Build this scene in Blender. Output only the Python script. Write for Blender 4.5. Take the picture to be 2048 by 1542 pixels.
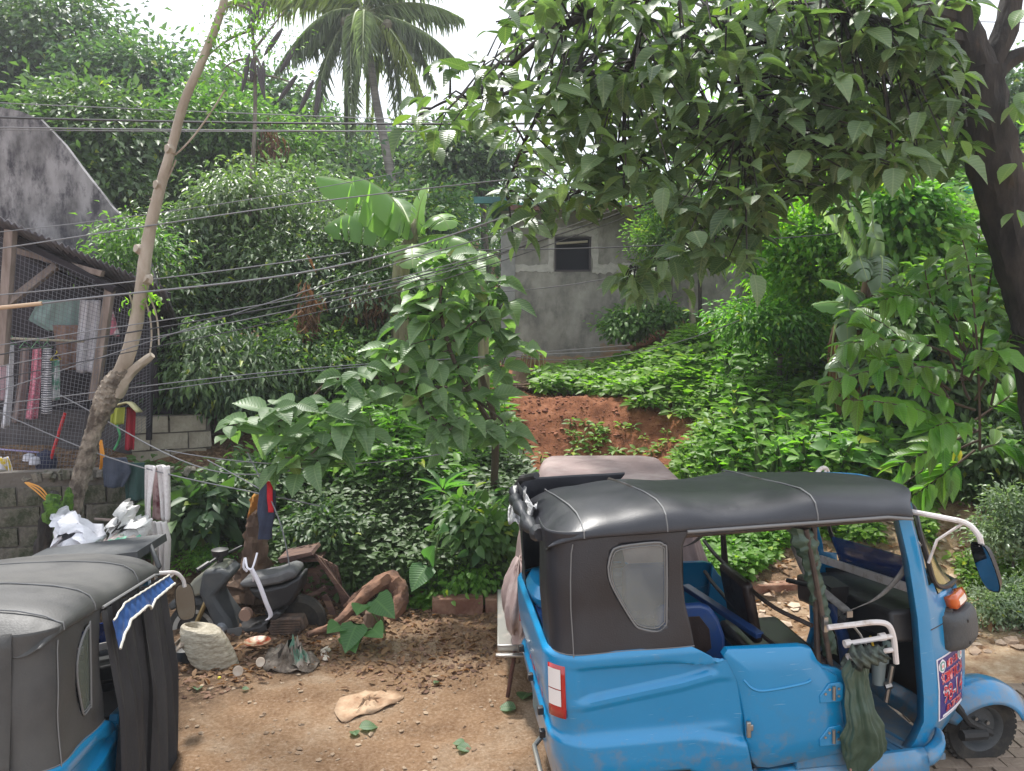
import bpy, bmesh, math, random
import numpy as np
from mathutils import Vector, Matrix, Euler

for o in list(bpy.data.objects):
    bpy.data.objects.remove(o)
scene = bpy.context.scene
COL = scene.collection

# ---------------------------------------------------------------- camera, sky, sun, exposure
CAM_H, FPX, PITCH = 2.6, 1590.0, math.radians(5.0)
cam_data = bpy.data.cameras.new('camera')
cam = bpy.data.objects.new('camera', cam_data)
COL.objects.link(cam)
cam.location = (0, 0, CAM_H)
cam.rotation_euler = (math.radians(90) - PITCH, 0, 0)
cam_data.sensor_width = 36.0
cam_data.lens = 36.0 * FPX / 2048.0
cam_data.clip_start = 0.05
cam_data.clip_end = 600
scene.camera = cam

SUN_EL, SUN_AZ = math.radians(61), math.radians(-24)      # azimuth measured from +Y towards +X
world = bpy.data.worlds.new('World')
scene.world = world
world.use_nodes = True
wn, wl = world.node_tree.nodes, world.node_tree.links
wn.clear()
w_out = wn.new('ShaderNodeOutputWorld')
w_bg = wn.new('ShaderNodeBackground')
w_sky = wn.new('ShaderNodeTexSky')
w_sky.sky_type = 'NISHITA'
w_sky.sun_disc = False
w_sky.sun_elevation = SUN_EL
w_sky.sun_rotation = SUN_AZ
w_sky.air_density = 1.0
w_sky.dust_density = 3.0
w_tc = wn.new('ShaderNodeTexCoord')
w_map = wn.new('ShaderNodeMapping')
w_map.inputs['Scale'].default_value = (1, 1, 2.2)
w_noise = wn.new('ShaderNodeTexNoise')
w_noise.inputs['Scale'].default_value = 2.3
w_noise.inputs['Detail'].default_value = 6
w_ramp = wn.new('ShaderNodeValToRGB')
w_ramp.color_ramp.elements[0].position = 0.22
w_ramp.color_ramp.elements[0].color = (0.72, 0.72, 0.72, 1)
w_ramp.color_ramp.elements[1].position = 0.42
w_ramp.color_ramp.elements[1].color = (0.97, 0.97, 0.97, 1)
w_mix = wn.new('ShaderNodeMixRGB')
w_mix.inputs[2].default_value = (9.1, 9.6, 10.5, 1)      # bright cloud layer
wl.new(w_tc.outputs['Generated'], w_map.inputs[0])
wl.new(w_map.outputs[0], w_noise.inputs[0])
wl.new(w_noise.outputs[0], w_ramp.inputs[0])
wl.new(w_ramp.outputs[0], w_mix.inputs[0])
wl.new(w_sky.outputs[0], w_mix.inputs[1])
wl.new(w_mix.outputs[0], w_bg.inputs[0])
w_bg.inputs[1].default_value = 0.097
wl.new(w_bg.outputs[0], w_out.inputs[0])

sun_d = bpy.data.lights.new('sun', 'SUN')
sun_d.energy = 4.4
sun_d.angle = math.radians(5)
sun_d.color = (1.0, 0.965, 0.91)
sun = bpy.data.objects.new('sun', sun_d)
COL.objects.link(sun)
sd = Vector((math.sin(SUN_AZ) * math.cos(SUN_EL), math.cos(SUN_AZ) * math.cos(SUN_EL), math.sin(SUN_EL)))
sun.rotation_euler = sd.to_track_quat('Z', 'Y').to_euler()

vs = scene.view_settings
vs.view_transform = 'Standard'
vs.look = 'None'
vs.gamma = 1
vs.use_curve_mapping = False
vs.exposure = 0.76
scene.cycles.max_bounces = 7
scene.cycles.diffuse_bounces = 4
scene.cycles.transmission_bounces = 6
scene.cycles.transparent_max_bounces = 10

RNG = np.random.default_rng(7)
random.seed(7)

# ---------------------------------------------------------------- small helpers
def at(px, py, Y):
    """point at depth Y metres ahead that the photograph shows at pixel (px, py)"""
    u, v = (px - 1024) / FPX, (771 - py) / FPX
    c, s = math.cos(PITCH), math.sin(PITCH)
    d = Vector((u, c + v * s, -s + v * c))
    return Vector((0, 0, CAM_H)) + d * (Y / d.y)

def hsh(ix, iy, seed):
    n = (ix.astype(np.int64) * 374761393 + iy.astype(np.int64) * 668265263 + seed * 1274126177) & 0x7fffffff
    n = ((n ^ (n >> 13)) * 1274126177) & 0x7fffffff
    return ((n ^ (n >> 16)) & 0xffff) / 65535.0

def vnoise(x, y, seed=0):
    x = np.asarray(x, float); y = np.asarray(y, float)
    ix, iy = np.floor(x), np.floor(y)
    fx, fy = x - ix, y - iy
    fx = fx * fx * (3 - 2 * fx); fy = fy * fy * (3 - 2 * fy)
    a = hsh(ix, iy, seed); b = hsh(ix + 1, iy, seed); c = hsh(ix, iy + 1, seed); d = hsh(ix + 1, iy + 1, seed)
    return (a * (1 - fx) + b * fx) * (1 - fy) + (c * (1 - fx) + d * fx) * fy

def fbm(x, y, seed=0, octv=4):
    s, a, t = 0, 0.5, 0
    x = np.asarray(x, float); y = np.asarray(y, float)
    for k in range(octv):
        s = s + a * vnoise(x * 2 ** k, y * 2 ** k, seed + k); t += a; a *= 0.5
    return s / t

def sstep(a, b, x):
    t = np.clip((np.asarray(x, float) - a) / (b - a), 0, 1)
    return t * t * (3 - 2 * t)

# ---------------------------------------------------------------- materials
def mat(name, col, rough=0.7, metal=0.0, col2=None, nscale=6.0, nfac=0.5, bump=0.0, bscale=40.0, spec=0.5,
        coat=0.0, dirt=None, dscale=2.5, dlo=0.5, dhi=0.7, alpha=1.0, trans=0.0, detail=6, emit=None, coord='Object', stretch=None):
    m = bpy.data.materials.new(name)
    m.use_nodes = True
    n, l = m.node_tree.nodes, m.node_tree.links
    b = n['Principled BSDF']
    b.inputs['Roughness'].default_value = rough
    b.inputs['Metallic'].default_value = metal
    b.inputs['Specular IOR Level'].default_value = spec
    b.inputs['Coat Weight'].default_value = coat
    b.inputs['Coat Roughness'].default_value = 0.12
    b.inputs['Alpha'].default_value = alpha
    b.inputs['Transmission Weight'].default_value = trans
    tc = n.new('ShaderNodeTexCoord')
    src = tc.outputs[coord]
    if stretch:
        mp = n.new('ShaderNodeMapping'); mp.inputs['Scale'].default_value = stretch
        l.new(src, mp.inputs[0]); src = mp.outputs[0]
    base = None
    if col2 is not None:
        t = n.new('ShaderNodeTexNoise'); t.inputs['Scale'].default_value = nscale; t.inputs['Detail'].default_value = detail
        t.inputs['Roughness'].default_value = 0.62
        l.new(src, t.inputs[0])
        r = n.new('ShaderNodeValToRGB')
        r.color_ramp.elements[0].position = 0.5 - nfac * 0.24
        r.color_ramp.elements[1].position = 0.5 + nfac * 0.24
        r.color_ramp.elements[0].color = (*col, 1)
        r.color_ramp.elements[1].color = (*col2, 1)
        l.new(t.outputs[0], r.inputs[0])
        base = r.outputs[0]
    if dirt is not None:
        t2 = n.new('ShaderNodeTexNoise'); t2.inputs['Scale'].default_value = dscale; t2.inputs['Detail'].default_value = 8
        t2.inputs['Roughness'].default_value = 0.7
        l.new(src, t2.inputs[0])
        r2 = n.new('ShaderNodeMapRange')
        r2.inputs[1].default_value = dlo; r2.inputs[2].default_value = dhi
        l.new(t2.outputs[0], r2.inputs[0])
        mx = n.new('ShaderNodeMixRGB')
        l.new(r2.outputs[0], mx.inputs[0])
        if base is not None: l.new(base, mx.inputs[1])
        else: mx.inputs[1].default_value = (*col, 1)
        mx.inputs[2].default_value = (*dirt, 1)
        base = mx.outputs[0]
        rr = n.new('ShaderNodeMapRange'); l.new(r2.outputs[0], rr.inputs[0])
        rr.inputs[3].default_value = rough; rr.inputs[4].default_value = min(1, rough + 0.35)
        l.new(rr.outputs[0], b.inputs['Roughness'])
    if base is not None: l.new(base, b.inputs['Base Color'])
    else: b.inputs['Base Color'].default_value = (*col, 1)
    if bump > 0:
        t3 = n.new('ShaderNodeTexNoise'); t3.inputs['Scale'].default_value = bscale; t3.inputs['Detail'].default_value = 5
        l.new(src, t3.inputs[0])
        bp = n.new('ShaderNodeBump'); bp.inputs['Strength'].default_value = bump; bp.inputs['Distance'].default_value = 0.02
        l.new(t3.outputs[0], bp.inputs['Height']); l.new(bp.outputs[0], b.inputs['Normal'])
    return m

def leaf_mat(name, dark, light, yellow=(0.30, 0.34, 0.03), trans=0.32, tcol=None, rough=0.5, veins=False, spec=0.35):
    """leaf: own colour varied per leaf by the 'tint' attribute, plus light passing through the blade"""
    m = bpy.data.materials.new(name)
    m.use_nodes = True
    n, l = m.node_tree.nodes, m.node_tree.links
    b = n['Principled BSDF']; out = n['Material Output']
    at_ = n.new('ShaderNodeAttribute'); at_.attribute_name = 'tint'
    sp = n.new('ShaderNodeSeparateColor'); l.new(at_.outputs['Color'], sp.inputs[0])
    m1 = n.new('ShaderNodeMixRGB'); m1.inputs[1].default_value = (*dark, 1); m1.inputs[2].default_value = (*light, 1)
    l.new(sp.outputs[0], m1.inputs[0])
    m2 = n.new('ShaderNodeMixRGB'); l.new(sp.outputs[1], m2.inputs[0]); l.new(m1.outputs[0], m2.inputs[1])
    m2.inputs[2].default_value = (*yellow, 1)
    base = m2.outputs[0]
    if veins:
        uv = n.new('ShaderNodeUVMap'); uv.uv_map = 'leafuv'
        sx = n.new('ShaderNodeSeparateXYZ'); l.new(uv.outputs[0], sx.inputs[0])
        ab = n.new('ShaderNodeMath'); ab.operation = 'ABSOLUTE'; l.new(sx.outputs[0], ab.inputs[0])
        mu = n.new('ShaderNodeMath'); mu.operation = 'MULTIPLY_ADD'; mu.inputs[1].default_value = -0.55
        l.new(ab.outputs[0], mu.inputs[0]); l.new(sx.outputs[1], mu.inputs[2])
        sc = n.new('ShaderNodeMath'); sc.operation = 'MULTIPLY'; sc.inputs[1].default_value = 62.0 ; l.new(mu.outputs[0], sc.inputs[0])
        sn = n.new('ShaderNodeMath'); sn.operation = 'SINE'; l.new(sc.outputs[0], sn.inputs[0])
        r1 = n.new('ShaderNodeMapRange'); r1.inputs[1].default_value = 0.82; r1.inputs[2].default_value = 1.0; l.new(sn.outputs[0], r1.inputs[0])
        r2 = n.new('ShaderNodeMapRange'); r2.inputs[1].default_value = 0.05; r2.inputs[2].default_value = 0.015; l.new(ab.outputs[0], r2.inputs[0])
        mxm = n.new('ShaderNodeMath'); mxm.operation = 'MAXIMUM'; l.new(r1.outputs[0], mxm.inputs[0]); l.new(r2.outputs[0], mxm.inputs[1])
        m3 = n.new('ShaderNodeMixRGB'); l.new(base, m3.inputs[1]); m3.inputs[2].default_value = (light[0] * 2.0, light[1] * 1.55, light[2] * 1.6, 1)
        sc2 = n.new('ShaderNodeMath'); sc2.operation = 'MULTIPLY'; sc2.inputs[1].default_value = 0.30; l.new(mxm.outputs[0], sc2.inputs[0])
        l.new(sc2.outputs[0], m3.inputs[0])
        base = m3.outputs[0]
        bp = n.new('ShaderNodeBump'); bp.inputs['Strength'].default_value = 0.3; bp.inputs['Distance'].default_value = 0.003
        bp.invert = True
        l.new(sn.outputs[0], bp.inputs['Height']); l.new(bp.outputs[0], b.inputs['Normal'])
    l.new(base, b.inputs['Base Color'])
    b.inputs['Roughness'].default_value = rough
    b.inputs['Specular IOR Level'].default_value = spec
    tr = n.new('ShaderNodeBsdfTranslucent')
    tm = n.new('ShaderNodeMixRGB'); tm.blend_type = 'MULTIPLY'; tm.inputs[0].default_value = 1.0
    l.new(base, tm.inputs[1]); tm.inputs[2].default_value = (*(tcol or (2.3, 2.9, 1.0)), 1)
    l.new(tm.outputs[0], tr.inputs[0])
    mx = n.new('ShaderNodeMixShader'); mx.inputs[0].default_value = trans
    l.new(b.outputs[0], mx.inputs[1]); l.new(tr.outputs[0], mx.inputs[2]); l.new(mx.outputs[0], out.inputs[0])
    return m

# ---------------------------------------------------------------- mesh collector and object helpers
def tag(o, label=None, cat=None, group=None, kind=None):
    if label: o['label'] = label
    if cat: o['category'] = cat
    if group: o['group'] = group
    if kind: o['kind'] = kind
    return o

def empty(name, loc=(0, 0, 0), label=None, cat=None, group=None, rot=(0, 0, 0)):
    o = bpy.data.objects.new(name, None)
    COL.objects.link(o)
    o.location = loc; o.rotation_euler = rot
    o.empty_display_size = 0.1
    return tag(o, label, cat, group)

class MB:
    """collects shapes and links them as ONE mesh object"""
    def __init__(s):
        s.v = []; s.f = []
    def add(s, vs, fs):
        k = len(s.v)
        s.v += [tuple(v) for v in vs]
        s.f += [tuple(i + k for i in f) for f in fs]
        return s
    def box(s, c, d, rot=None):
        x, y, z = d[0] / 2, d[1] / 2, d[2] / 2
        vs = [Vector(p) for p in [(-x, -y, -z), (x, -y, -z), (x, y, -z), (-x, y, -z), (-x, -y, z), (x, -y, z), (x, y, z), (-x, y, z)]]
        if rot is not None:
            R = Euler(rot).to_matrix() if not isinstance(rot, Matrix) else rot
            vs = [R @ p for p in vs]
        vs = [p + Vector(c) for p in vs]
        return s.add(vs, [(0, 3, 2, 1), (4, 5, 6, 7), (0, 1, 5, 4), (1, 2, 6, 5), (2, 3, 7, 6), (3, 0, 4, 7)])
    def beam(s, a, b, w, h, up=(0, 0, 1)):
        a, b = Vector(a), Vector(b); d = b - a; L = d.length; d.normalize()
        sd_ = d.cross(Vector(up))
        if sd_.length < 1e-4: sd_ = d.cross(Vector((1, 0, 0)))
        sd_.normalize(); u = sd_.cross(d)
        R = Matrix((d, sd_, u)).transposed()
        return s.box((a + b) / 2, (L, w, h), R)
    def tube(s, pts, r, n=8, caps=True, sq=None):
        pts = [Vector(p) for p in pts]
        rs = r if isinstance(r, (list, tuple)) else [r] * len(pts)
        rings = []; prev = None
        for i, p in enumerate(pts):
            t = (pts[min(i + 1, len(pts) - 1)] - pts[max(i - 1, 0)])
            if t.length < 1e-9: t = Vector((0, 0, 1))
            t.normalize()
            if prev is None:
                a = Vector((0, 0, 1)) if abs(t.z) < 0.9 else Vector((1, 0, 0))
                prev = t.cross(a).normalized()
            prev = (prev - t * prev.dot(t)).normalized()
            q = t.cross(prev)
            rings.append([p + (prev * math.cos(2 * math.pi * k / n) + q * math.sin(2 * math.pi * k / n) * (sq or 1)) * rs[i] for k in range(n)])
        vs = [v for rg in rings for v in rg]; fs = []
        for i in range(len(pts) - 1):
            for k in range(n):
                a, b = i * n + k, i * n + (k + 1) % n
                fs.append((a, b, b + n, a + n))
        if caps:
            fs.append(tuple(range(n))[::-1]); fs.append(tuple(range((len(pts) - 1) * n, len(pts) * n)))
        return s.add(vs, fs)
    def lathe(s, prof, c=(0, 0, 0), axis='Z', n=20, scale=(1, 1)):
        vs = []; fs = []
        for (r, h) in prof:
            for k in range(n):
                a = 2 * math.pi * k / n
                x, y = r * math.cos(a) * scale[0], r * math.sin(a) * scale[1]
                p = {'Z': (x, y, h), 'Y': (x, h, y), 'X': (h, x, y)}[axis]
                vs.append(Vector(p) + Vector(c))
        for i in range(len(prof) - 1):
            for k in range(n):
                a, b = i * n + k, i * n + (k + 1) % n
                fs.append((a, b, b + n, a + n))
        closed = prof[0] == prof[-1]
        if prof[0][0] > 1e-6 and not closed: fs.append(tuple(range(n))[::-1])
        if prof[-1][0] > 1e-6 and not closed: fs.append(tuple(range((len(prof) - 1) * n, len(prof) * n)))
        return s.add(vs, fs)
    def grid(s, fn, us, vs_, keep=None, wrap=False):
        pts = [fn(u, v) for u in us for v in vs_]
        nv = len(vs_); fs = []
        for i in range(len(us) - 1):
            for j in range(nv - 1):
                if keep is None or keep((us[i] + us[i + 1]) / 2, (vs_[j] + vs_[j + 1]) / 2):
                    fs.append((i * nv + j, (i + 1) * nv + j, (i + 1) * nv + j + 1, i * nv + j + 1))
        return s.add(pts, fs)
    def prism(s, poly, a, b, axis='Y'):
        n = len(poly)
        def P(p, h):
            return {'Y': (p[0], h, p[1]), 'Z': (p[0], p[1], h), 'X': (h, p[0], p[1])}[axis]
        vs = [P(p, a) for p in poly] + [P(p, b) for p in poly]
        fs = [tuple(range(n)), tuple(range(n, 2 * n))[::-1]] + [((i + 1) % n, i, i + n, (i + 1) % n + n) for i in range(n)]
        return s.add(vs, fs)
    def build(s, name, m, parent=None, smooth=True, bevel=0, solid=0, subsurf=0, world=False, angle=35, clean=True):
        me = bpy.data.meshes.new(name)
        off = Vector((0, 0, 0))
        if world and parent is not None:
            q = parent
            while q is not None:
                off += q.location; q = q.parent
        me.from_pydata([(v[0] - off.x, v[1] - off.y, v[2] - off.z) for v in s.v], [], s.f)
        if clean:
            bm = bmesh.new(); bm.from_mesh(me)
            bmesh.ops.remove_doubles(bm, verts=bm.verts, dist=1e-5)
            bmesh.ops.recalc_face_normals(bm, faces=bm.faces)
            bm.to_mesh(me); bm.free()
        me.materials.append(m)
        o = bpy.data.objects.new(name, me)
        COL.objects.link(o)
        if parent is not None: o.parent = parent
        if smooth:
            me.polygons.foreach_set('use_smooth', [True] * len(me.polygons))
            me.set_sharp_from_angle(angle=math.radians(angle))
        if solid:
            md = o.modifiers.new('solid', 'SOLIDIFY'); md.thickness = solid; md.offset = 0
        if subsurf:
            md = o.modifiers.new('sub', 'SUBSURF'); md.levels = subsurf; md.render_levels = subsurf
        if bevel:
            md = o.modifiers.new('bev', 'BEVEL'); md.width = bevel; md.segments = 2; md.limit_method = 'ANGLE'
        return o

def lin(a, b, n):
    return [a + (b - a) * i / (n - 1) for i in range(n)]

def bez(p0, p1, p2, n):
    p0, p1, p2 = Vector(p0), Vector(p1), Vector(p2)
    return [p0 * (1 - t) ** 2 + p1 * 2 * t * (1 - t) + p2 * t * t for t in lin(0, 1, n)]

def spline(pts, k=6):
    """Catmull-Rom through the points"""
    P = [Vector(p) for p in pts]
    P = [P[0] * 2 - P[1]] + P + [P[-1] * 2 - P[-2]]
    out = []
    for i in range(1, len(P) - 2):
        for j in range(k):
            t = j / k
            a, b, c, d = P[i - 1], P[i], P[i + 1], P[i + 2]
            out.append(0.5 * ((2 * b) + (c - a) * t + (2 * a - 5 * b + 4 * c - d) * t * t + (3 * b - a - 3 * c + d) * t ** 3))
    out.append(P[-2])
    return out

def interp(tab, x):
    """piecewise linear table [(x, a, b, ...)]"""
    if x <= tab[0][0]: return tab[0][1:]
    for i in range(len(tab) - 1):
        if x <= tab[i + 1][0]:
            t = (x - tab[i][0]) / (tab[i + 1][0] - tab[i][0])
            return tuple(p + (q - p) * t for p, q in zip(tab[i][1:], tab[i + 1][1:]))
    return tab[-1][1:]

# ---------------------------------------------------------------- leaves by the thousand
def _tpl(rows, curl=0.0, fold=0.1):
    """rows of (t, halfwidth) along the leaf; midrib plus two edges"""
    v = []; f = []
    for i, (t, w) in enumerate(rows):
        z = -curl * t * t
        if w < 1e-6: v.append((0, t, z))
        else: v += [(-w, t, z + fold * w), (0, t, z), (w, t, z + fold * w)]
    idx = 0; prev = None
    for i, (t, w) in enumerate(rows):
        cur = [idx] if w < 1e-6 else [idx, idx + 1, idx + 2]
        idx += len(cur)
        if prev is not None:
            if len(prev) == 1 and len(cur) == 3: f += [(prev[0], cur[1], cur[0]), (prev[0], cur[2], cur[1])]
            elif len(prev) == 3 and len(cur) == 3: f += [(prev[0], prev[1], cur[1], cur[0]), (prev[1], prev[2], cur[2], cur[1])]
            elif len(prev) == 3 and len(cur) == 1: f += [(prev[0], prev[1], cur[0]), (prev[1], prev[2], cur[0])]
        prev = cur
    return np.array(v, float), f

TPL = {
    'diamond': (np.array([(0, 0, 0), (0.5, 0.45, 0.12), (0, 1, -0.12), (-0.5, 0.45, 0.12)], float), [(0, 1, 2), (0, 2, 3)]),
    'oval': _tpl([(0, 0), (0.3, 0.42), (0.65, 0.42), (1, 0)], 0.22, 0.25),
    'lance': _tpl([(0, 0), (0.35, 0.5), (1, 0)], 0.25, 0.3),
    'broad': _tpl([(0, 0), (0.06, 0.16), (0.2, 0.40), (0.4, 0.50), (0.6, 0.46), (0.8, 0.26), (0.92, 0.08), (1, 0)], 0.30, 0.22),
    'broad_b': _tpl([(0, 0), (0.05, 0.12), (0.2, 0.36), (0.42, 0.50), (0.66, 0.43), (0.86, 0.18), (1, 0)], 0.55, 0.42),
    'broad_c': _tpl([(0, 0), (0.06, 0.22), (0.22, 0.46), (0.45, 0.5), (0.7, 0.34), (0.9, 0.1), (1, 0)], 0.12, 0.08),
    'heart': _tpl([(-0.0, 0), (-0.12, 0.26), (0.1, 0.52), (0.35, 0.5), (0.65, 0.33), (0.88, 0.13), (1, 0)], 0.25, 0.2),
    'long': _tpl([(0, 0), (0.12, 0.30), (0.35, 0.5), (0.65, 0.44), (0.85, 0.2), (1, 0)], 0.35, 0.25),
}

def norm(a):
    return a / np.maximum(np.linalg.norm(a, axis=1, keepdims=True), 1e-9)

def leaf_frames(A, N):
    A = norm(A); B = norm(np.cross(A, N)); N = np.cross(B, A)
    return A, B, N

def leaves(name, P, A, N, S, W, tint, tpl, m, parent=None, off=None, uv=False, kind='stuff'):
    tv, tf = TPL[tpl]
    A, B, N = leaf_frames(np.asarray(A, float), np.asarray(N, float))
    P = np.asarray(P, float)
    if off is not None: P = P - np.array(off)
    n, k = len(P), len(tv)
    S = np.broadcast_to(S, (n,)); W = np.broadcast_to(W, (n,))
    V = (P[:, None, :] + S[:, None, None] * (tv[None, :, 0:1] * W[:, None, None] * B[:, None, :]
         + tv[None, :, 1:2] * A[:, None, :] + tv[None, :, 2:3] * N[:, None, :])).reshape(-1, 3)
    lt = np.array([len(f) for f in tf]); flat = np.concatenate([np.array(f) for f in tf])
    loops = (flat[None, :] + (np.arange(n) * k)[:, None]).reshape(-1)
    me = bpy.data.meshes.new(name)
    me.vertices.add(n * k); me.vertices.foreach_set('co', V.astype(np.float32).reshape(-1))
    me.loops.add(len(loops)); me.loops.foreach_set('vertex_index', loops.astype(np.int32))
    me.polygons.add(n * len(tf))
    tot = np.tile(lt, n); st = np.concatenate([[0], np.cumsum(tot)[:-1]])
    me.polygons.foreach_set('loop_start', st.astype(np.int32))
    me.polygons.foreach_set('use_smooth', np.ones(len(tot), bool))
    me.update(calc_edges=True)
    ca = me.color_attributes.new('tint', 'FLOAT_COLOR', 'POINT')
    c = np.ones((n, 4), np.float32); c[:, :tint.shape[1]] = tint
    ca.data.foreach_set('color', np.repeat(c, k, axis=0).reshape(-1))
    if uv:
        ul = me.uv_layers.new(name='leafuv')
        ul.data.foreach_set('uv', np.tile(tv[flat][:, :2], (n, 1)).astype(np.float32).reshape(-1))
    me.materials.append(m)
    o = bpy.data.objects.new(name, me); COL.objects.link(o)
    if parent is not None: o.parent = parent
    if kind: o['kind'] = kind
    return o

def rnd_dir(n, rng=None):
    rng = rng or RNG
    return norm(rng.normal(size=(n, 3)))

_leaf_cache = {}
def leaf_parts(name, P, A, N, S, W, tint, tpl, m, parent, variants=10):
    """single leaves as part objects; ten shared meshes with their own tint each"""
    A, B, N = leaf_frames(np.asarray(A, float), np.asarray(N, float))
    pl = np.array(parent.location)
    order = np.argsort(tint[:, 0] + 3 * (tint[:, 1] > 0.4))
    for rank, i in enumerate(order):
        v = int(rank * variants / len(order))
        key = (m.name, tpl, v, round(float(np.mean(W)), 2), name)
        if key not in _leaf_cache:
            tmp = leaves(name, np.zeros((1, 3)), np.array([[0, 1.0, 0]]), np.array([[0, 0, 1.0]]), 1.0, float(np.mean(W)) * (0.9 + 0.02 * v), tint[i:i + 1], tpl, m, uv=True, kind=None)
            _leaf_cache[key] = tmp.data
            bpy.data.objects.remove(tmp)
        o = bpy.data.objects.new(name, _leaf_cache[key])
        COL.objects.link(o)
        o.parent = parent
        M = Matrix((Vector(B[i]), Vector(A[i]), Vector(N[i]))).transposed()
        o.rotation_euler = M.to_euler()
        o.location = Vector(P[i] - pl)
        s = float(S[i]); o.scale = (s, s, s)

def blob_points(c, r, n_cl, per, cr, rng, front=True, shell=0.55):
    """leaf clumps spread through an uneven ellipsoid"""
    d = rnd_dir(n_cl * 2, rng)
    if front: d = d[d[:, 1] < 0.45]
    d = d[:n_cl]
    stray = rng.random(len(d)) < 0.13                     # shoots that stick out of the crown
    # several boughs, each its own lobe, give the crown a broken outline with dark gaps
    nl = max(5, int(n_cl / 14))
    ld = rnd_dir(nl * 2, rng); ld = ld[ld[:, 1] < 0.5][:nl] if front else ld[:nl]
    lc = ld * (0.35 + 0.42 * rng.random((len(ld), 1)) ** 0.6)
    lr = 0.26 + 0.24 * rng.random(len(ld))
    li = rng.integers(0, len(ld), len(d))
    rad = (shell + (1 - shell) * rng.random(len(d)) ** 0.5)
    up_ = d * np.array([1, 1, 0.75]); 
    C = np.array(c) + (lc[li] + up_ * (rad * lr[li])[:, None] * np.array([1.15, 1, 1])) * np.array(r)
    C = np.where(stray[:, None], np.array(c) + (C - np.array(c)) * (1.12 + 0.22 * rng.random((len(C), 1))), C)
    m = len(C)
    ct = 0.5 * rng.random(m) + 0.5 * ((li[:m] * 0.618) % 1)
    off = rng.normal(size=(m, per, 3)) * cr * np.array([1.0, 1.0, 0.6])
    P = (C[:, None, :] + off).reshape(-1, 3)
    outw = norm(off.reshape(-1, 3) * np.array([1, 1, 0.7]) + np.repeat(d, per, axis=0) * cr * 0.8)
    return P, outw, np.repeat(ct, per), np.repeat(rad, per)

def crown(name, c, r, n_cl, per, cr, S, W, tpl, m, parent, seed=0, droop=0.35, yel=0.03, front=True, shell=0.55):
    rng = np.random.default_rng(seed + 100)
    P, ow, ct, rad = blob_points(c, r, n_cl, per, cr, rng, front, shell)
    n = len(P)
    A = ow + rng.normal(size=(n, 3)) * 0.45 + np.array([0, -0.1, -droop])
    N = np.array([0, -0.25, 1.0]) + ow * 0.5 + rng.normal(size=(n, 3)) * 0.45
    s = S * (0.65 + 0.7 * rng.random(n))
    t = np.stack([np.clip(ct * 0.7 + rng.random(n) * 0.45 - 0.05, 0, 1), (rng.random(n) < yel) * rng.random(n) * 0.9 + 0.12 * ct], 1)
    return leaves(name, P, A, N, s, W, t, tpl, m, parent, off=parent.location if parent else None)

# ================================================================= GROUND
_XA = [-9, -6, -3, -1.5, -0.3, 1.2, 3.0, 5.0, 9.0]
_YA = [-60, 3.0, 6.9, 7.05, 7.6, 8.2, 9.5, 10.3, 11.2, 12.5, 14.5, 17, 20, 28, 40, 60, 140]
_Z = [  # rows follow _YA, columns follow _XA
    [-1.2, -0.9, -0.3, -0.05, 0, 0.02, 0.08, 0.15, 0.3],
    [-0.5, -0.3, -0.05, 0, 0, 0.03, 0.08, 0.12, 0.2],
    [0.05, 0.05, 0.03, 0.0, 0.0, 0.03, 0.08, 0.15, 0.3],
    [0.15, 0.12, 0.08, 0.08, 0.11, 0.14, 0.18, 0.25, 0.4],
    [0.3, 0.3, 0.25, 0.35, 0.25, 0.24, 0.35, 0.62, 0.9],
    [1.1, 1.0, 0.75, 0.85, 0.55, 0.36, 0.62, 0.95, 1.3],
    [1.5, 1.4, 1.25, 1.2, 0.9, 0.62, 0.98, 1.4, 1.9],
    [1.7, 1.6, 1.5, 1.4, 1.1, 0.72, 1.25, 1.75, 2.2],
    [2.0, 1.9, 1.8, 1.6, 1.35, 1.42, 1.62, 2.1, 2.5],
    [2.4, 2.3, 2.2, 1.9, 1.5, 1.58, 2.15, 2.5, 2.8],
    [3.0, 2.9, 2.8, 2.2, 1.65, 1.68, 2.5, 3.0, 3.2],
    [4.2, 4.0, 3.5, 2.9, 2.0, 1.8, 2.9, 3.6, 3.8],
    [6.0, 5.5, 4.5, 3.6, 2.9, 3.0, 4.0, 4.6, 4.8],
    [7.5, 7.0, 6.0, 5.2, 4.8, 4.8, 5.5, 6.0, 6.0],
    [8.5, 8.0, 7.0, 6.0, 5.4, 5.4, 6.0, 6.5, 6.5],
    [4, 4, 3, 3, 2, 2, 3, 3, 3],
    [-10] * 9]
_Z = np.array(_Z, float)

def tz0(x, y):
    x = np.asarray(x, float); y = np.asarray(y, float)
    xa, ya = np.array(_XA), np.array(_YA)
    xi = np.clip(np.searchsorted(xa, x) - 1, 0, len(xa) - 2)
    yi = np.clip(np.searchsorted(ya, y) - 1, 0, len(ya) - 2)
    fx = np.clip((x - xa[xi]) / (xa[xi + 1] - xa[xi]), 0, 1); fx = fx * fx * (3 - 2 * fx)
    fy = np.clip((y - ya[yi]) / (ya[yi + 1] - ya[yi]), 0, 1)
    a = _Z[yi, xi] * (1 - fx) + _Z[yi, xi + 1] * fx
    b = _Z[yi + 1, xi] * (1 - fx) + _Z[yi + 1, xi + 1] * fx
    return a * (1 - fy) + b * fy

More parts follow.
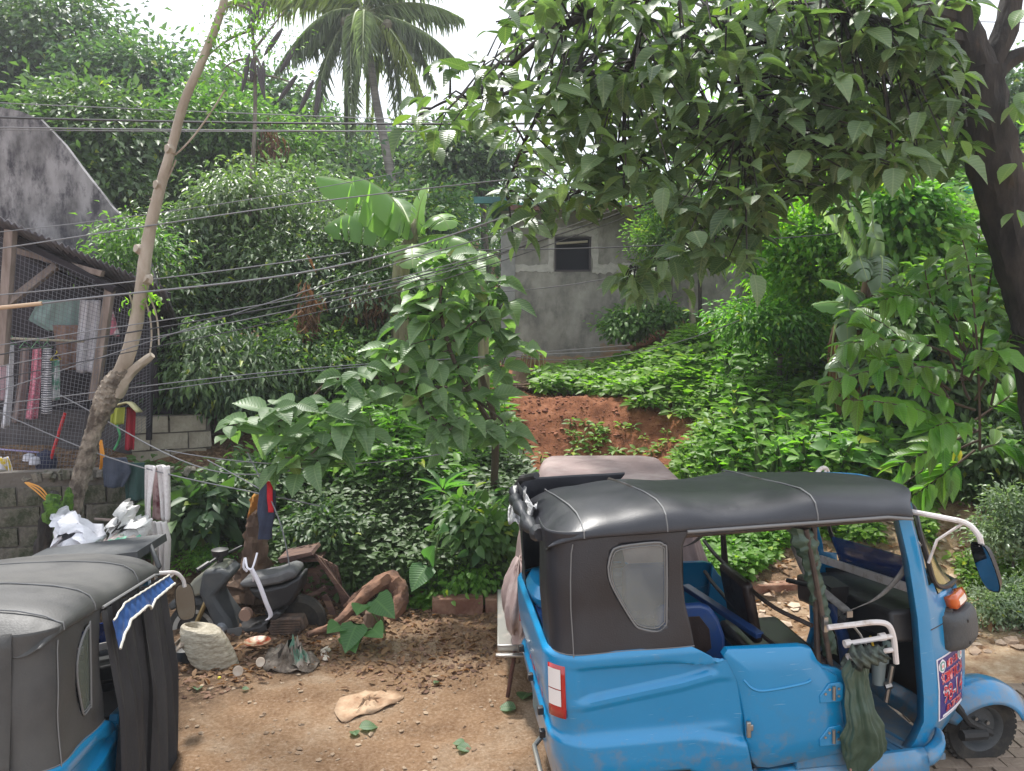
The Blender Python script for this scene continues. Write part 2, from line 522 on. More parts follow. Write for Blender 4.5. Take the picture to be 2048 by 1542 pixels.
def tz(x, y):
    x = np.asarray(x, float); y = np.asarray(y, float)
    z = tz0(x, y)
    # the lane drops away to the left where the other tricycle stands
    xd = -0.418 * y - 0.06
    dip = sstep(0.0, 0.35, xd - x) * sstep(5.75, 5.35, y)
    z = z - dip * (0.22 + 0.13 * np.clip(y - 2.5, 0, 3))
    yard = sstep(7.1, 6.7, y)
    rough = sstep(6.9, 7.8, y) * sstep(60, 12, y)
    z = z + (fbm(x * 1.3, y * 1.3, 5, 3) - 0.5) * 0.05 * yard
    z = z + (fbm(x * 6, y * 6, 9, 3) - 0.5) * 0.035 * yard
    z = z + (fbm(x * 22, y * 22, 19, 2) - 0.5) * 0.012 * yard
    # shallow washed-out hole near the front
    hx, hy = (x + 0.62) / 0.36, (y - 4.75) / 0.17
    z = z - 0.04 * sstep(1.0, 0.35, np.sqrt(hx ** 2 + hy ** 2) + 0.25 * (fbm(x * 9, y * 9, 33, 2) - 0.5)) * yard
    z = z + ((fbm(x * 1.1, y * 1.1, 15, 4) - 0.5) * 0.35 + (fbm(x * 6, y * 6, 25, 3) - 0.5) * 0.09) * rough
    return z

def tzf(x, y):
    return float(tz(np.array([x]), np.array([y]))[0])

def snapped(px, py, y0=3.5, y1=40):
    """where the photograph's ray through a pixel meets the ground"""
    prev = None
    for y in np.arange(y0, y1, 0.03):
        p = at(px, py, y)
        if p.z < tzf(p.x, p.y):
            return Vector((p.x, p.y, tzf(p.x, p.y)))
    return at(px, py, y1)

def _axis(parts):
    out = []
    for a, b, st in parts:
        out += list(np.arange(a, b, st))
    out.append(parts[-1][1])
    return np.array(out)

gx = _axis([(-90, -20, 5), (-20, -8, 0.8), (-8, -3, 0.12), (-3, 1.4, 0.022), (1.4, 5, 0.05), (5, 9, 0.15), (9, 20, 0.8), (20, 90, 5)])
gy = _axis([(-60, 0, 5), (0, 3.9, 0.3), (3.9, 7.3, 0.03), (7.3, 12, 0.06), (12, 20, 0.2), (20, 45, 0.8), (45, 140, 6)])
GX, GY = np.meshgrid(gx, gy, indexing='ij')
GZ = tz(GX, GY)
nx, ny = len(gx), len(gy)
me = bpy.data.meshes.new('ground')
me.vertices.add(nx * ny)
me.vertices.foreach_set('co', np.stack([GX, GY, GZ], -1).astype(np.float32).reshape(-1))
ii, jj = np.meshgrid(np.arange(nx - 1), np.arange(ny - 1), indexing='ij')
q = np.stack([ii * ny + jj, (ii + 1) * ny + jj, (ii + 1) * ny + jj + 1, ii * ny + jj + 1], -1).reshape(-1, 4)
me.loops.add(q.size); me.loops.foreach_set('vertex_index', q.astype(np.int32).reshape(-1))
me.polygons.add(len(q)); me.polygons.foreach_set('loop_start', (np.arange(len(q)) * 4).astype(np.int32))
me.polygons.foreach_set('use_smooth', np.ones(len(q), bool)); me.update(calc_edges=True)
# soil kinds: red clay on the bank, dark humus and litter along the edges, tan packed earth in the yard
nn = (fbm(GX * 1.7, GY * 1.7, 41, 4) - 0.5)
red = sstep(7.6, 8.6, GY + nn * 1.2) * sstep(16, 13.5, GY)
_yb = np.interp(GX, [-3, -1.8, -1.45, -0.9, -0.3, 0.3, 1.5], [4.6, 5.25, 5.7, 6.2, 6.55, 6.8, 7.0])
humus = sstep(-0.38, 0.38, GY - _yb + nn * 1.1 + (fbm(GX * 7, GY * 7, 51, 3) - 0.5) * 0.8) * (1 - red) * sstep(3.2, 2.4, GX)
humus = np.maximum(humus, sstep(13.5, 16, GY))
humus = np.maximum(humus, sstep(-2.2, -3.0, GX) * sstep(6.8, 7.4, GY))
dusty = sstep(2.2, 3.2, GX) * sstep(9.2, 8.0, GY)
ca = me.color_attributes.new('soil', 'FLOAT_COLOR', 'POINT')
ca.data.foreach_set('color', np.stack([red, humus, dusty, np.ones_like(red)], -1).astype(np.float32).reshape(-1))

m = bpy.data.materials.new('soil'); m.use_nodes = True
n, l = m.node_tree.nodes, m.node_tree.links
b = n['Principled BSDF']; b.inputs['Roughness'].default_value = 0.95; b.inputs['Specular IOR Level'].default_value = 0.15
geo = n.new('ShaderNodeNewGeometry'); att = n.new('ShaderNodeAttribute'); att.attribute_name = 'soil'
sep = n.new('ShaderNodeSeparateColor'); l.new(att.outputs['Color'], sep.inputs[0])
def nz(scale, det=6, rough=0.6, dist=0.0):
    t = n.new('ShaderNodeTexNoise'); t.inputs['Scale'].default_value = scale; t.inputs['Detail'].default_value = det
    t.inputs['Roughness'].default_value = rough; t.inputs['Distortion'].default_value = dist
    l.new(geo.outputs['Position'], t.inputs[0]); return t.outputs[0]
def ramp(src, stops):
    r = n.new('ShaderNodeValToRGB'); e = r.color_ramp.elements
    e[0].position, e[0].color = stops[0][0], (*stops[0][1], 1)
    e[1].position, e[1].color = stops[-1][0], (*stops[-1][1], 1)
    for p, c in stops[1:-1]:
        k = e.new(p); k.color = (*c, 1)
    l.new(src, r.inputs[0]); return r.outputs[0]
def mixc(f, a, c):
    x = n.new('ShaderNodeMixRGB')
    l.new(f, x.inputs[0]); l.new(a, x.inputs[1]); l.new(c, x.inputs[2]); return x.outputs[0]
tan_ = ramp(nz(1.6, 10, 0.65, 0.4), [(0.32, (0.135, 0.068, 0.033)), (0.5, (0.225, 0.135, 0.076)), (0.64, (0.31, 0.23, 0.16))])
grit = ramp(nz(46, 5, 0.7), [(0.35, (0.10, 0.062, 0.035)), (0.52, (0.25, 0.17, 0.105)), (0.7, (0.42, 0.34, 0.26))])
mg = n.new('ShaderNodeMixRGB'); mg.inputs[0].default_value = 0.42; l.new(tan_, mg.inputs[1]); l.new(grit, mg.inputs[2])
redc = ramp(nz(5, 9, 0.7), [(0.3, (0.09, 0.033, 0.016)), (0.5, (0.195, 0.076, 0.038)), (0.7, (0.30, 0.135, 0.075))])
hum = ramp(nz(18, 8, 0.75), [(0.35, (0.05, 0.032, 0.02)), (0.5, (0.13, 0.082, 0.05)), (0.66, (0.27, 0.18, 0.115))])
dus = ramp(nz(7, 9, 0.75), [(0.32, (0.22, 0.12, 0.07)), (0.5, (0.42, 0.29, 0.18)), (0.68, (0.58, 0.46, 0.33))])
c1 = mixc(sep.outputs[0], mg.outputs[0], redc)
c2 = mixc(sep.outputs[2], c1, dus)
c3 = mixc(sep.outputs[1], c2, hum)
l.new(c3, b.inputs['Base Color'])
bp = n.new('ShaderNodeBump'); bp.inputs['Strength'].default_value = 0.75; bp.inputs['Distance'].default_value = 0.03
l.new(nz(30, 8, 0.7), bp.inputs['Height'])
bp2 = n.new('ShaderNodeBump'); bp2.inputs['Strength'].default_value = 0.5; bp2.inputs['Distance'].default_value = 0.008
l.new(nz(130, 4, 0.6), bp2.inputs['Height']); l.new(bp.outputs[0], bp2.inputs['Normal'])
l.new(bp2.outputs[0], b.inputs['Normal'])
me.materials.append(m)
ground = bpy.data.objects.new('ground', me); COL.objects.link(ground); ground['kind'] = 'structure'

M_CONC = mat('worn_concrete', (0.20, 0.17, 0.145), 0.9, col2=(0.36, 0.32, 0.28), nscale=5, nfac=0.4, bump=0.5, bscale=30, dirt=(0.16, 0.085, 0.05), dscale=2.2, dlo=0.45, dhi=0.65)
M_CURB = mat('stained_kerb', (0.15, 0.065, 0.04), 0.9, col2=(0.26, 0.15, 0.10), nscale=7, nfac=0.5, bump=0.6, bscale=25)

# kerb of cast pieces along the back of the yard
kerb = empty('kerb', (0, 7.0, 0)); kerb['kind'] = 'structure'
kx = -0.70
for i, L in enumerate([0.46, 0.42, 0.5, 0.45, 0.5, 0.48, 0.52, 0.5, 0.5]):
    if i == 7: kx += 0.1
    x0, x1 = kx, kx + L - 0.015
    y0 = 6.80 + 0.075 * (x0 + 0.7)
    z0 = tzf(x0, y0 - 0.1)
    mb = MB(); mb.box(((x0 + x1) / 2, y0 + 0.03 * math.sin(i * 2.3), z0 + 0.02 + 0.008 * math.sin(i * 5)), (x1 - x0, 0.13, 0.22), (0.02 * math.sin(i * 3), 0.012 * math.sin(i * 4), 0.075))
    mb.build('kerb_piece', M_CURB, kerb, bevel=0.012, world=True)
    kx += L

# paving of small concrete bricks at the right-hand corner of the lane
M_PAVE = mat('paving_brick', (0.20, 0.15, 0.11), 0.9, col2=(0.33, 0.26, 0.2), nscale=3, nfac=0.5, bump=0.5, bscale=50, coord='Object')
pav = empty('paving', (2.2, 4.4, 0)); pav['kind'] = 'structure'
bmesh_ = []
for k in range(4):
    mb = MB(); mb.box((0, 0, 0), (0.192, 0.092, 0.05), (0.02 * math.sin(k * 2), 0.02 * math.cos(k * 3), 0))
    o = mb.build('brick_shape', M_PAVE, None, bevel=0.006)
    bmesh_.append(o.data); bpy.data.objects.remove(o)
cnt = 0
for r in range(17):
    for c in range(14):
        X = 1.55 + c * 0.2 + (0.1 if r % 2 else 0); Y = 3.55 + r * 0.1
        if Y > 4.75 + 0.35 * (X - 1.7) - 0.2 * math.sin(X * 5) or (X < 1.75): continue
        o = bpy.data.objects.new('brick', bmesh_[(r * 3 + c) % 4]); COL.objects.link(o); o.parent = pav
        z = 0.01 + float(tz0(np.array([X]), np.array([Y]))[0])
        o.location = (X - 2.2 + random.uniform(-.003, .003), Y - 4.4, z + random.uniform(-0.004, 0.005))
        o.rotation_euler = (random.uniform(-.02, .02), random.uniform(-.02, .02), random.uniform(-.02, .02))
        cnt += 1

# ================================================================= TRICYCLES
def paint(name, base, dirt, dlo=0.6, dhi=0.8):
    m = mat(name, base, 0.28, col2=tuple(c * 0.9 for c in base), nscale=2.0, nfac=0.9, spec=0.5, coat=0.5, dirt=dirt, dscale=3.0, dlo=dlo, dhi=dhi, bump=0.03, bscale=6)
    # road mud thrown up from below, and fine scratches through the paint
    n, l = m.node_tree.nodes, m.node_tree.links
    b = n['Principled BSDF']; src = b.inputs['Base Color'].links[0].from_socket
    tc = n.new('ShaderNodeTexCoord'); sx = n.new('ShaderNodeSeparateXYZ'); l.new(tc.outputs['Object'], sx.inputs[0])
    t = n.new('ShaderNodeTexNoise'); t.inputs['Scale'].default_value = 9; t.inputs['Detail'].default_value = 9; t.inputs['Roughness'].default_value = 0.7; l.new(tc.outputs['Object'], t.inputs[0])
    h = n.new('ShaderNodeMapRange'); h.inputs[1].default_value = 0.85; h.inputs[2].default_value = 0.25; h.inputs[3].default_value = -0.02; h.inputs[4].default_value = 0.30; l.new(sx.outputs[2], h.inputs[0])
    ad = n.new('ShaderNodeMath'); ad.operation = 'ADD'; l.new(t.outputs[0], ad.inputs[0]); l.new(h.outputs[0], ad.inputs[1])
    r = n.new('ShaderNodeMapRange'); r.inputs[1].default_value = 0.60; r.inputs[2].default_value = 0.88; r.inputs[4].default_value = 0.75; l.new(ad.outputs[0], r.inputs[0])
    mx = n.new('ShaderNodeMixRGB'); l.new(r.outputs[0], mx.inputs[0]); l.new(src, mx.inputs[1]); mx.inputs[2].default_value = (0.20, 0.17, 0.13, 1)
    mp = n.new('ShaderNodeMapping'); mp.inputs['Scale'].default_value = (6, 6, 90); mp.inputs['Rotation'].default_value = (0, 0.35, 0); l.new(tc.outputs['Object'], mp.inputs[0])
    sc = n.new('ShaderNodeTexNoise'); sc.inputs['Scale'].default_value = 1.6; sc.inputs['Detail'].default_value = 3; l.new(mp.outputs[0], sc.inputs[0])
    sr = n.new('ShaderNodeMapRange'); sr.inputs[1].default_value = 0.70; sr.inputs[2].default_value = 0.74; sr.inputs[4].default_value = 0.5; l.new(sc.outputs[0], sr.inputs[0])
    m2 = n.new('ShaderNodeMixRGB'); l.new(sr.outputs[0], m2.inputs[0]); l.new(mx.outputs[0], m2.inputs[1]); m2.inputs[2].default_value = (0.22, 0.40, 0.55, 1)
    l.new(m2.outputs[0], b.inputs['Base Color'])
    return m
M_BLUE = paint('sky_blue_paint', (0.005, 0.215, 0.45), (0.05, 0.17, 0.28), 0.57, 0.9)
M_BLUE_IN = mat('dark_blue_inner_paint', (0.008, 0.05, 0.19), 0.4, coat=0.3, dirt=(0.05, 0.07, 0.11), dscale=5, dlo=0.5, dhi=0.8)
M_DUSTY = mat('faded_rear_paint', (0.10, 0.27, 0.50), 0.6, col2=(0.24, 0.28, 0.40), nscale=6, nfac=0.5, bump=0.1)
M_VINYL = mat('black_vinyl', (0.009, 0.010, 0.015), 0.42, col2=(0.013, 0.014, 0.020), nscale=3, spec=0.6, bump=0.10, bscale=160, dirt=(0.030, 0.031, 0.035), dscale=1.8, dlo=0.52, dhi=0.85)
M_VINYL_OLD = mat('sun_faded_vinyl', (0.028, 0.028, 0.029), 0.5, col2=(0.048, 0.048, 0.048), nscale=2, spec=0.5, bump=0.12, bscale=120, dirt=(0.085, 0.082, 0.075), dscale=1.6, dlo=0.4, dhi=0.75)
M_SEAM = mat('seam_thread', (0.16, 0.16, 0.16), 0.7)
M_BLACK = mat('black_plastic', (0.014, 0.014, 0.016), 0.45, dirt=(0.06, 0.055, 0.05), dscale=6, dlo=0.5, dhi=0.8)
M_GREYP = mat('grey_plastic', (0.045, 0.05, 0.055), 0.55, dirt=(0.10, 0.10, 0.095), dscale=4, dlo=0.45, dhi=0.8, bump=0.15, bscale=80)
M_RUBBER = mat('tyre_rubber', (0.018, 0.017, 0.016), 0.8, dirt=(0.10, 0.085, 0.065), dscale=7, dlo=0.45, dhi=0.85, bump=0.2, bscale=60)
M_STEEL = mat('dull_steel', (0.38, 0.37, 0.35), 0.38, metal=0.9, dirt=(0.16, 0.10, 0.07), dscale=9, dlo=0.55, dhi=0.8)
M_TUBE = mat('wrapped_light_tube', (0.62, 0.58, 0.56), 0.4, dirt=(0.32, 0.24, 0.17), dscale=14, dlo=0.5, dhi=0.75)
M_DARKTUBE = mat('dark_brown_tube', (0.035, 0.025, 0.022), 0.45, dirt=(0.10, 0.07, 0.05), dscale=9)
M_RED = mat('red_lens', (0.35, 0.008, 0.01), 0.15, coat=0.8)
M_WHITEL = mat('clear_lamp_lens', (0.72, 0.68, 0.66), 0.2, coat=0.6)
M_ORANGE = mat('orange_lens', (0.55, 0.10, 0.015), 0.2, coat=0.6)
M_MIRROR = mat('mirror_glass', (0.17, 0.20, 0.23), 0.06, metal=1.0)  # dark base colour stands in for dark surroundings reflected in the glass
M_BROWNV = mat('dark_brown_upholstery', (0.020, 0.012, 0.011), 0.35, dirt=(0.05, 0.03, 0.025), dscale=5, bump=0.1, bscale=120)
M_STRAP = mat('grey_webbing', (0.10, 0.095, 0.09), 0.8, col2=(0.17, 0.165, 0.155), nscale=30, bump=0.2, bscale=200)
M_GREENCL = mat('dark_green_rain_cloth', (0.028, 0.055, 0.036), 0.48, col2=(0.05, 0.085, 0.058), nscale=4, nfac=0.8, dirt=(0.10, 0.13, 0.10), dscale=6, dlo=0.5, dhi=0.85, bump=0.3, bscale=20)
M_FLOOR = mat('dusty_blue_floor', (0.05, 0.15, 0.27), 0.6, col2=(0.10, 0.20, 0.29), nscale=5, dirt=(0.26, 0.22, 0.17), dscale=5, dlo=0.4, dhi=0.75)
M_CHASSIS = mat('chassis_black', (0.02, 0.02, 0.02), 0.7)
M_STICK_BLUE = mat('sticker_navy', (0.03, 0.02, 0.18), 0.35, coat=0.3)
M_STICK_WHITE = mat('sticker_white', (0.74, 0.72, 0.78), 0.4)
M_STICK_RED = mat('sticker_red', (0.55, 0.02, 0.04), 0.4)
M_STICK_PINK = mat('sticker_pink', (0.75, 0.36, 0.36), 0.4)
M_TEALSEAL = mat('seal_green', (0.15, 0.35, 0.30), 0.5)

def thin_film(name, tint, fac_trans, rough=0.12):
    m = bpy.data.materials.new(name); m.use_nodes = True
    n, l = m.node_tree.nodes, m.node_tree.links
    b = n['Principled BSDF']; b.inputs['Base Color'].default_value = (*tint, 1); b.inputs['Roughness'].default_value = rough
    tr = n.new('ShaderNodeBsdfTransparent'); tr.inputs[0].default_value = (0.93, 0.96, 0.95, 1)
    lw = n.new('ShaderNodeTexNoise'); lw.inputs['Scale'].default_value = 7
    tc = n.new('ShaderNodeTexCoord'); l.new(tc.outputs['Object'], lw.inputs[0])
    mr = n.new('ShaderNodeMapRange'); mr.inputs[1].default_value = 0.3; mr.inputs[2].default_value = 0.75
    mr.inputs[3].default_value = fac_trans; mr.inputs[4].default_value = max(0, fac_trans - 0.25)
    l.new(lw.outputs[0], mr.inputs[0])
    mx = n.new('ShaderNodeMixShader'); l.new(mr.outputs[0], mx.inputs[0])
    l.new(b.outputs[0], mx.inputs[1]); l.new(tr.outputs[0], mx.inputs[2])
    l.new(mx.outputs[0], n['Material Output'].inputs[0])
    return m
M_GLASS = thin_film('windscreen_glass', (0.03, 0.05, 0.05), 0.86, 0.03)
M_PVC = thin_film('clear_pvc_film', (0.25, 0.27, 0.26), 0.62, 0.2)
M_PVC_OLD = thin_film('dull_pvc_film', (0.10, 0.12, 0.10), 0.25, 0.25)
M_BLUEFILM = thin_film('blue_tint_film', (0.02, 0.05, 0.22), 0.35, 0.1)
M_YELFILM = mat('yellow_green_sun_strip', (0.20, 0.19, 0.03), 0.15, col2=(0.02, 0.05, 0.03), nscale=3.5, nfac=0.25, coat=0.7, stretch=(1, 6, 1))

# side outline of the rear tub, seen from the side (x forward, z up), origin under the rear axle
def side_y(z):
    """half width of the tub at height z: lip at the top, pinch, swage, belly, lower lip, sill"""
    return interp([(0.30, 0.615), (0.42, 0.635), (0.50, 0.652), (0.62, 0.660), (0.655, 0.640), (0.70, 0.612), (0.80, 0.608), (0.838, 0.612), (0.85, 0.640), (0.875, 0.640), (0.915, 0.610), (1.0, 0.612), (1.035, 0.612), (1.05, 0.630), (1.09, 0.628), (1.10, 0.60), (1.10, 0.57)], z)[0]

def tub_path(u, w):
    """plan path of the tub: u 0..1 from the door seam along the side and round the corner to the rear face"""
    xr = -0.53; r = 0.14
    L1 = 0.44 + (-(xr + r)); L2 = r * math.pi / 2; L3 = w - r
    s = u * (L1 + L2 + L3)
    if s < L1: return (0.44 - s, -w)
    if s < L1 + L2:
        a = (s - L1) / r
        return (xr + r - r * math.sin(a), -(w - r) - r * math.cos(a))
    return (xr, -(w - r) + (s - L1 - L2))

def _s(a, b, x):
    t = max(0.0, min(1.0, (x - a) / (b - a))); return t * t * (3 - 2 * t)
def tub_relief(x, z):
    """how far the pressed side stands out from its base plane at x, z"""
    zr = 0.850                                               # the swage (the grid itself is sheared along it)
    zu = 1.035 - 0.20 * max(0, x + 0.02) ** 1.6 * 3.2            # top of the pressed recess, curving down forward
    fade = _s(0.235, 0.17, x) * _s(-0.47, -0.36, x)
    rec = _s(zr + 0.022, zr + 0.035, z) * _s(zu + 0.012, zu - 0.012, z) * fade
    low = _s(zr - 0.004, zr - 0.014, z) * _s(0.70, 0.74, z) * _s(-0.5, -0.4, x)
    lip = _s(0.715, 0.69, z) * _s(0.30, 0.62, z)
    zl = 0.70 - 0.35 * max(0, x - 0.08) ** 1.3
    return 0.030 - 0.030 * rec - 0.010 * low * _s(0.32, 0.24, x) - 0.008 * _s(zl - 0.02, zl + 0.02, z) * _s(0.84, 0.72, z) + 0.022 * _s(zl + 0.006, zl - 0.022, z) * _s(0.40, 0.60, z) - 0.02 * _s(1.085, 1.10, z)

# front edge of the rear tub, as x for a height z
def tub_front(z):
    return interp([(0.30, 0.43), (0.463, 0.405), (0.496, 0.374), (0.62, 0.348), (0.743, 0.339), (0.83, 0.310), (0.967, 0.251), (1.048, 0.19), (1.085, 0.13), (1.10, 0.08)], z)[0]

def text_mesh(txt, size, ext=0.0):
    cu = bpy.data.curves.new('t', 'FONT'); cu.body = txt; cu.size = size; cu.align_x = 'CENTER'; cu.align_y = 'CENTER'; cu.offset = ext
    cu.resolution_u = 3
    o = bpy.data.objects.new('t', cu); COL.objects.link(o)
    dg = bpy.context.evaluated_depsgraph_get(); dg.update()
    me = o.evaluated_get(dg).to_mesh()
    v = [tuple(p.co) for p in me.vertices]; f = [tuple(p.vertices) for p in me.polygons]
    o.evaluated_get(dg).to_mesh_clear()
    bpy.data.objects.remove(o); bpy.data.curves.remove(cu)
    return v, f

def fit_text(mb, txt, w, h, place, cx, cy, lift, ext=0.0):
    """text scaled to w x h, each vertex put on a surface by place(u, v, lift)"""
    v, f = text_mesh(txt, 1.0, ext)
    xs = [p[0] for p in v]; ys = [p[1] for p in v]
    sx = w / (max(xs) - min(xs)); sy = h / (max(ys) - min(ys)); mx, my = (max(xs) + min(xs)) / 2, (max(ys) + min(ys)) / 2
    mb.add([place(cx + (p[0] - mx) * sx, cy + (p[1] - my) * sy, lift) for p in v], f)

def shield_pt(y, z):
    """front shield: rounded in plan, leaning back with height"""
    a = interp([(0.30, 0.38), (0.50, 0.44), (0.85, 0.46), (1.15, 0.44), (1.25, 0.35), (1.66, 0.20)], z)[0]
    e = interp([(0.30, 1.18), (0.56, 1.335), (0.69, 1.337), (0.869, 1.32), (1.122, 1.295), (1.397, 1.25), (1.66, 1.186)], z)[0]
    w = interp([(0.30, 0.53), (0.56, 0.57), (1.12, 0.57), (1.66, 0.56)], z)[0]
    t = min(1, abs(y) / w)
    return (e + a * (1 - t ** 2.3), y, z)

def build_trike(root, o):
    """o: options; everything is in the vehicle's own axes (x forward, y to its left, z up)"""
    vin = o['vinyl']
    # ---- tub (both sides and the rear corner), with a wheel arch cut out
    zs = lin(0.30, 1.03, 64) + [1.035, 1.042, 1.05, 1.065, 1.08, 1.09, 1.097, 1.10]
    zs_old = [0.30, 0.36, 0.42, 0.46, 0.50, 0.54, 0.58, 0.62, 0.638, 0.655, 0.675, 0.70, 0.75, 0.80, 0.825, 0.838, 0.843, 0.85, 0.862, 0.875, 0.895, 0.915, 0.96, 1.0, 1.035, 1.042, 1.05, 1.07, 1.09, 1.10]
    us = lin(0, 1, 96)
    body = MB()
    for sgn in (1, -1):
        def fn(u, z):
            x, y = tub_path(u, 0.615)
            xf = tub_front(z); zg = z
            z = z + 0.13 * max(0, min(x, 0.3) + 0.45) * _s(0.72, 0.84, z) * _s(1.03, 0.92, z)
            if x > 0.05: x = 0.05 + (x - 0.05) * (xf - 0.05) / 0.39
            x += 0.07 * _s(1.0, 0.35, z) * _s(0.0, -0.5, x)
            off_ = tub_relief(x, zg)
            if x > -0.39 or abs(y) > 0.60: y -= off_
            else:
                k_ = Vector((x + 0.39, y + 0.475, 0)); k_ = k_.normalized() if k_.length > 0 and y < -0.475 else Vector((-1, 0, 0)); x += k_.x * off_; y += k_.y * off_
            # haunch: the pressed recess fades out towards the front
            return (x, y * sgn, z)
        def keep(u, z):
            x, y, _ = fn(u, z)
            return not ((x - 0.0) ** 2 + (z - 0.22) ** 2 < 0.315 ** 2 and abs(y) > 0.5)
        body.grid(fn, us, zs, keep)
    body.build('body_shell', M_BLUE, root, solid=0.012, angle=50)
    # arch lining and axle area
    mb = MB(); mb.lathe([(0.318, -0.652), (0.325, -0.640), (0.325, -0.3)], (0, 0, 0.22), 'Y', 36)
    mb.lathe([(0.325, 0.3), (0.325, 0.640), (0.318, 0.652)], (0, 0, 0.22), 'Y', 36)
    mb.box((0.05, 0, 0.36), (0.9, 1.0, 0.06)); mb.box((0, 0, 0.22), (0.08, 1.0, 0.08))
    mb.build('wheel_arch_lining', M_CHASSIS, root)
    # lid over the engine and luggage shelf behind the seat
    mb = MB(); mb.box((-0.32, 0, 1.065), (0.40, 1.18, 0.02)); mb.build('luggage_shelf', M_BLUE_IN, root)
    # ---- rear engine lid and bumper
    mb = MB(); mb.box((-0.535, -0.02, 0.90), (0.02, 0.84, 0.36), (0, -0.06, 0)); mb.build('rear_panel', M_DUSTY, root, bevel=0.008)
    mb = MB(); mb.box((-0.508, -0.02, 0.55), (0.02, 0.80, 0.30), (0, -0.12, 0)); mb.build('engine_lid', M_BLUE, root, bevel=0.01)
    mb = MB()
    mb.tube([(-0.46, -0.40, 0.30), (-0.53, -0.38, 0.29), (-0.55, -0.2, 0.29), (-0.55, 0.05, 0.30), (-0.50, 0.12, 0.31)], 0.014)
    mb.build('rear_bumper', M_STEEL, root)
    for y, z in [(-0.36, 0.715), (0.0, 0.715), (0.40, 0.70), (-0.40, 0.62)]:
        mb = MB(); mb.box((-0.565, y, z), (0.03, 0.035, 0.035)); mb.build('lid_catch', M_BLACK, root, bevel=0.004)
    back = lambda u, v, k: (-0.5475 - k - 0.06 * (v - 0.9), -u - 0.02, v)
    for t_, w_, h_, z_ in (('SCBMPTODA', 0.62, 0.10, 1.0), ('98-14', 0.5, 0.14, 0.79)):
        mb = MB(); fit_text(mb, t_, w_, h_, back, 0, z_, 0.001); mb.build('rear_lettering', M_STICK_RED, root, smooth=False)
    mb = MB(); mb.box((-0.5505, -0.02, 0.92), (0.003, 0.42, 0.045)); mb.build('rear_sticker', M_STICK_WHITE, root)
    plate = MB(); plate.box((-0.528, -0.12, 0.60), (0.006, 0.26, 0.14), (0, -0.12, 0)); pl = plate.build('number_plate', M_STICK_WHITE, root)
    # tail lamps wrap the rear corners
    for sgn in (1, -1):
        def lampf(s, z, k=0.0):
            a = s
            r = 0.14 + 0.034 + k
            w = side_y(0.95)
            return (-0.53 + 0.14 - r * math.sin(a), sgn * (-(w - 0.14) - r * math.cos(a)), z)
        mb = MB(); mb.grid(lambda s, z: lampf(s, z), lin(0.55, 1.08, 6), lin(0.80, 1.045, 6))
        lamp = mb.build('tail_lamp', M_RED, root, solid=0.02)
        for z0, z1 in ((0.935, 1.028), (0.855, 0.93)):
            mb = MB(); mb.grid(lambda s, z: lampf(s, z, 0.013), lin(0.66, 1.05, 5), lin(z0, z1, 4)); mb.build('clear_lens', M_WHITEL, lamp)
    # ---- door (near side) and dummy door on the far side
    for sgn in (1, -1):
        outer = [(0.244, 1.05), (0.262, 1.076), (0.615, 1.066), (0.664, 1.052), (0.69, 1.0), (0.716, 0.955), (0.792, 0.91), (0.803, 0.85), (0.838, 0.586), (0.814, 0.528), (0.46, 0.49), (0.40, 0.50), (0.373, 0.532), (0.35, 0.62), (0.342, 0.74), (0.326, 0.827), (0.303, 0.924)]
        cx, cz = 0.56, 0.78
        bm_ = MB()
        n = len(outer)
        def ring(k, yy): return [(cx + (p[0] - cx) * k, -sgn * yy, cz + (p[1] - cz) * k) for p in outer]
        rings = [ring(1.0, 0.612), ring(0.995, 0.648), ring(0.97, 0.655), ring(0.6, 0.660), ring(0.2, 0.662)]
        vs_ = [v for r in rings for v in r] + [(cx, -sgn * 0.662, cz)]
        fs_ = []
        for i in range(len(rings) - 1):
            for k in range(n):
                a, b2 = i * n + k, i * n + (k + 1) % n
                fs_.append((a, b2, b2 + n, a + n))
        for k in range(n): fs_.append(((len(rings) - 1) * n + k, (len(rings) - 1) * n + (k + 1) % n, len(vs_) - 1))
        bm_.add(vs_, fs_)
        door = bm_.build('door', M_BLUE, root, angle=50)
        # pressed crease along the upper door
        mb = MB(); mb.tube(spline([(0.335, -sgn * 0.655, 0.93), (0.38, -sgn * 0.659, 0.885), (0.45, -sgn * 0.66, 0.872), (0.62, -sgn * 0.66, 0.89), (0.66, -sgn * 0.66, 0.905)], 4), 0.007, 6)
        mb.build('door_crease', M_BLUE, door)
        if sgn == 1:
            for z in (0.835, 0.625):
                mb = MB()
                mb.prism([(0.70, z - 0.045), (0.80, z - 0.045), (0.815, z - 0.03), (0.815, z + 0.035), (0.80, z + 0.05), (0.745, z + 0.045), (0.70, z - 0.01)], -0.6655, -0.658)
                hg = mb.build('hinge', M_BLUE, door, bevel=0.003)
                mb = MB(); mb.tube([(0.765, -0.672, z - 0.03), (0.765, -0.672, z + 0.035)], 0.008)
                for dx, dz in ((0.725, 0.0), (0.745, 0.02), (0.79, 0.02), (0.79, -0.015)): mb.tube([(dx, -0.664, z + dz), (dx, -0.672, z + dz)], 0.006, 6)
                mb.build('hinge_pin', M_STEEL, hg)
            mb = MB(); mb.box((0.352, -0.672, 0.70), (0.02, 0.02, 0.075)); mb.box((0.365, -0.66, 0.70), (0.03, 0.01, 0.03))
            mb.build('latch', M_STEEL, door, bevel=0.004)
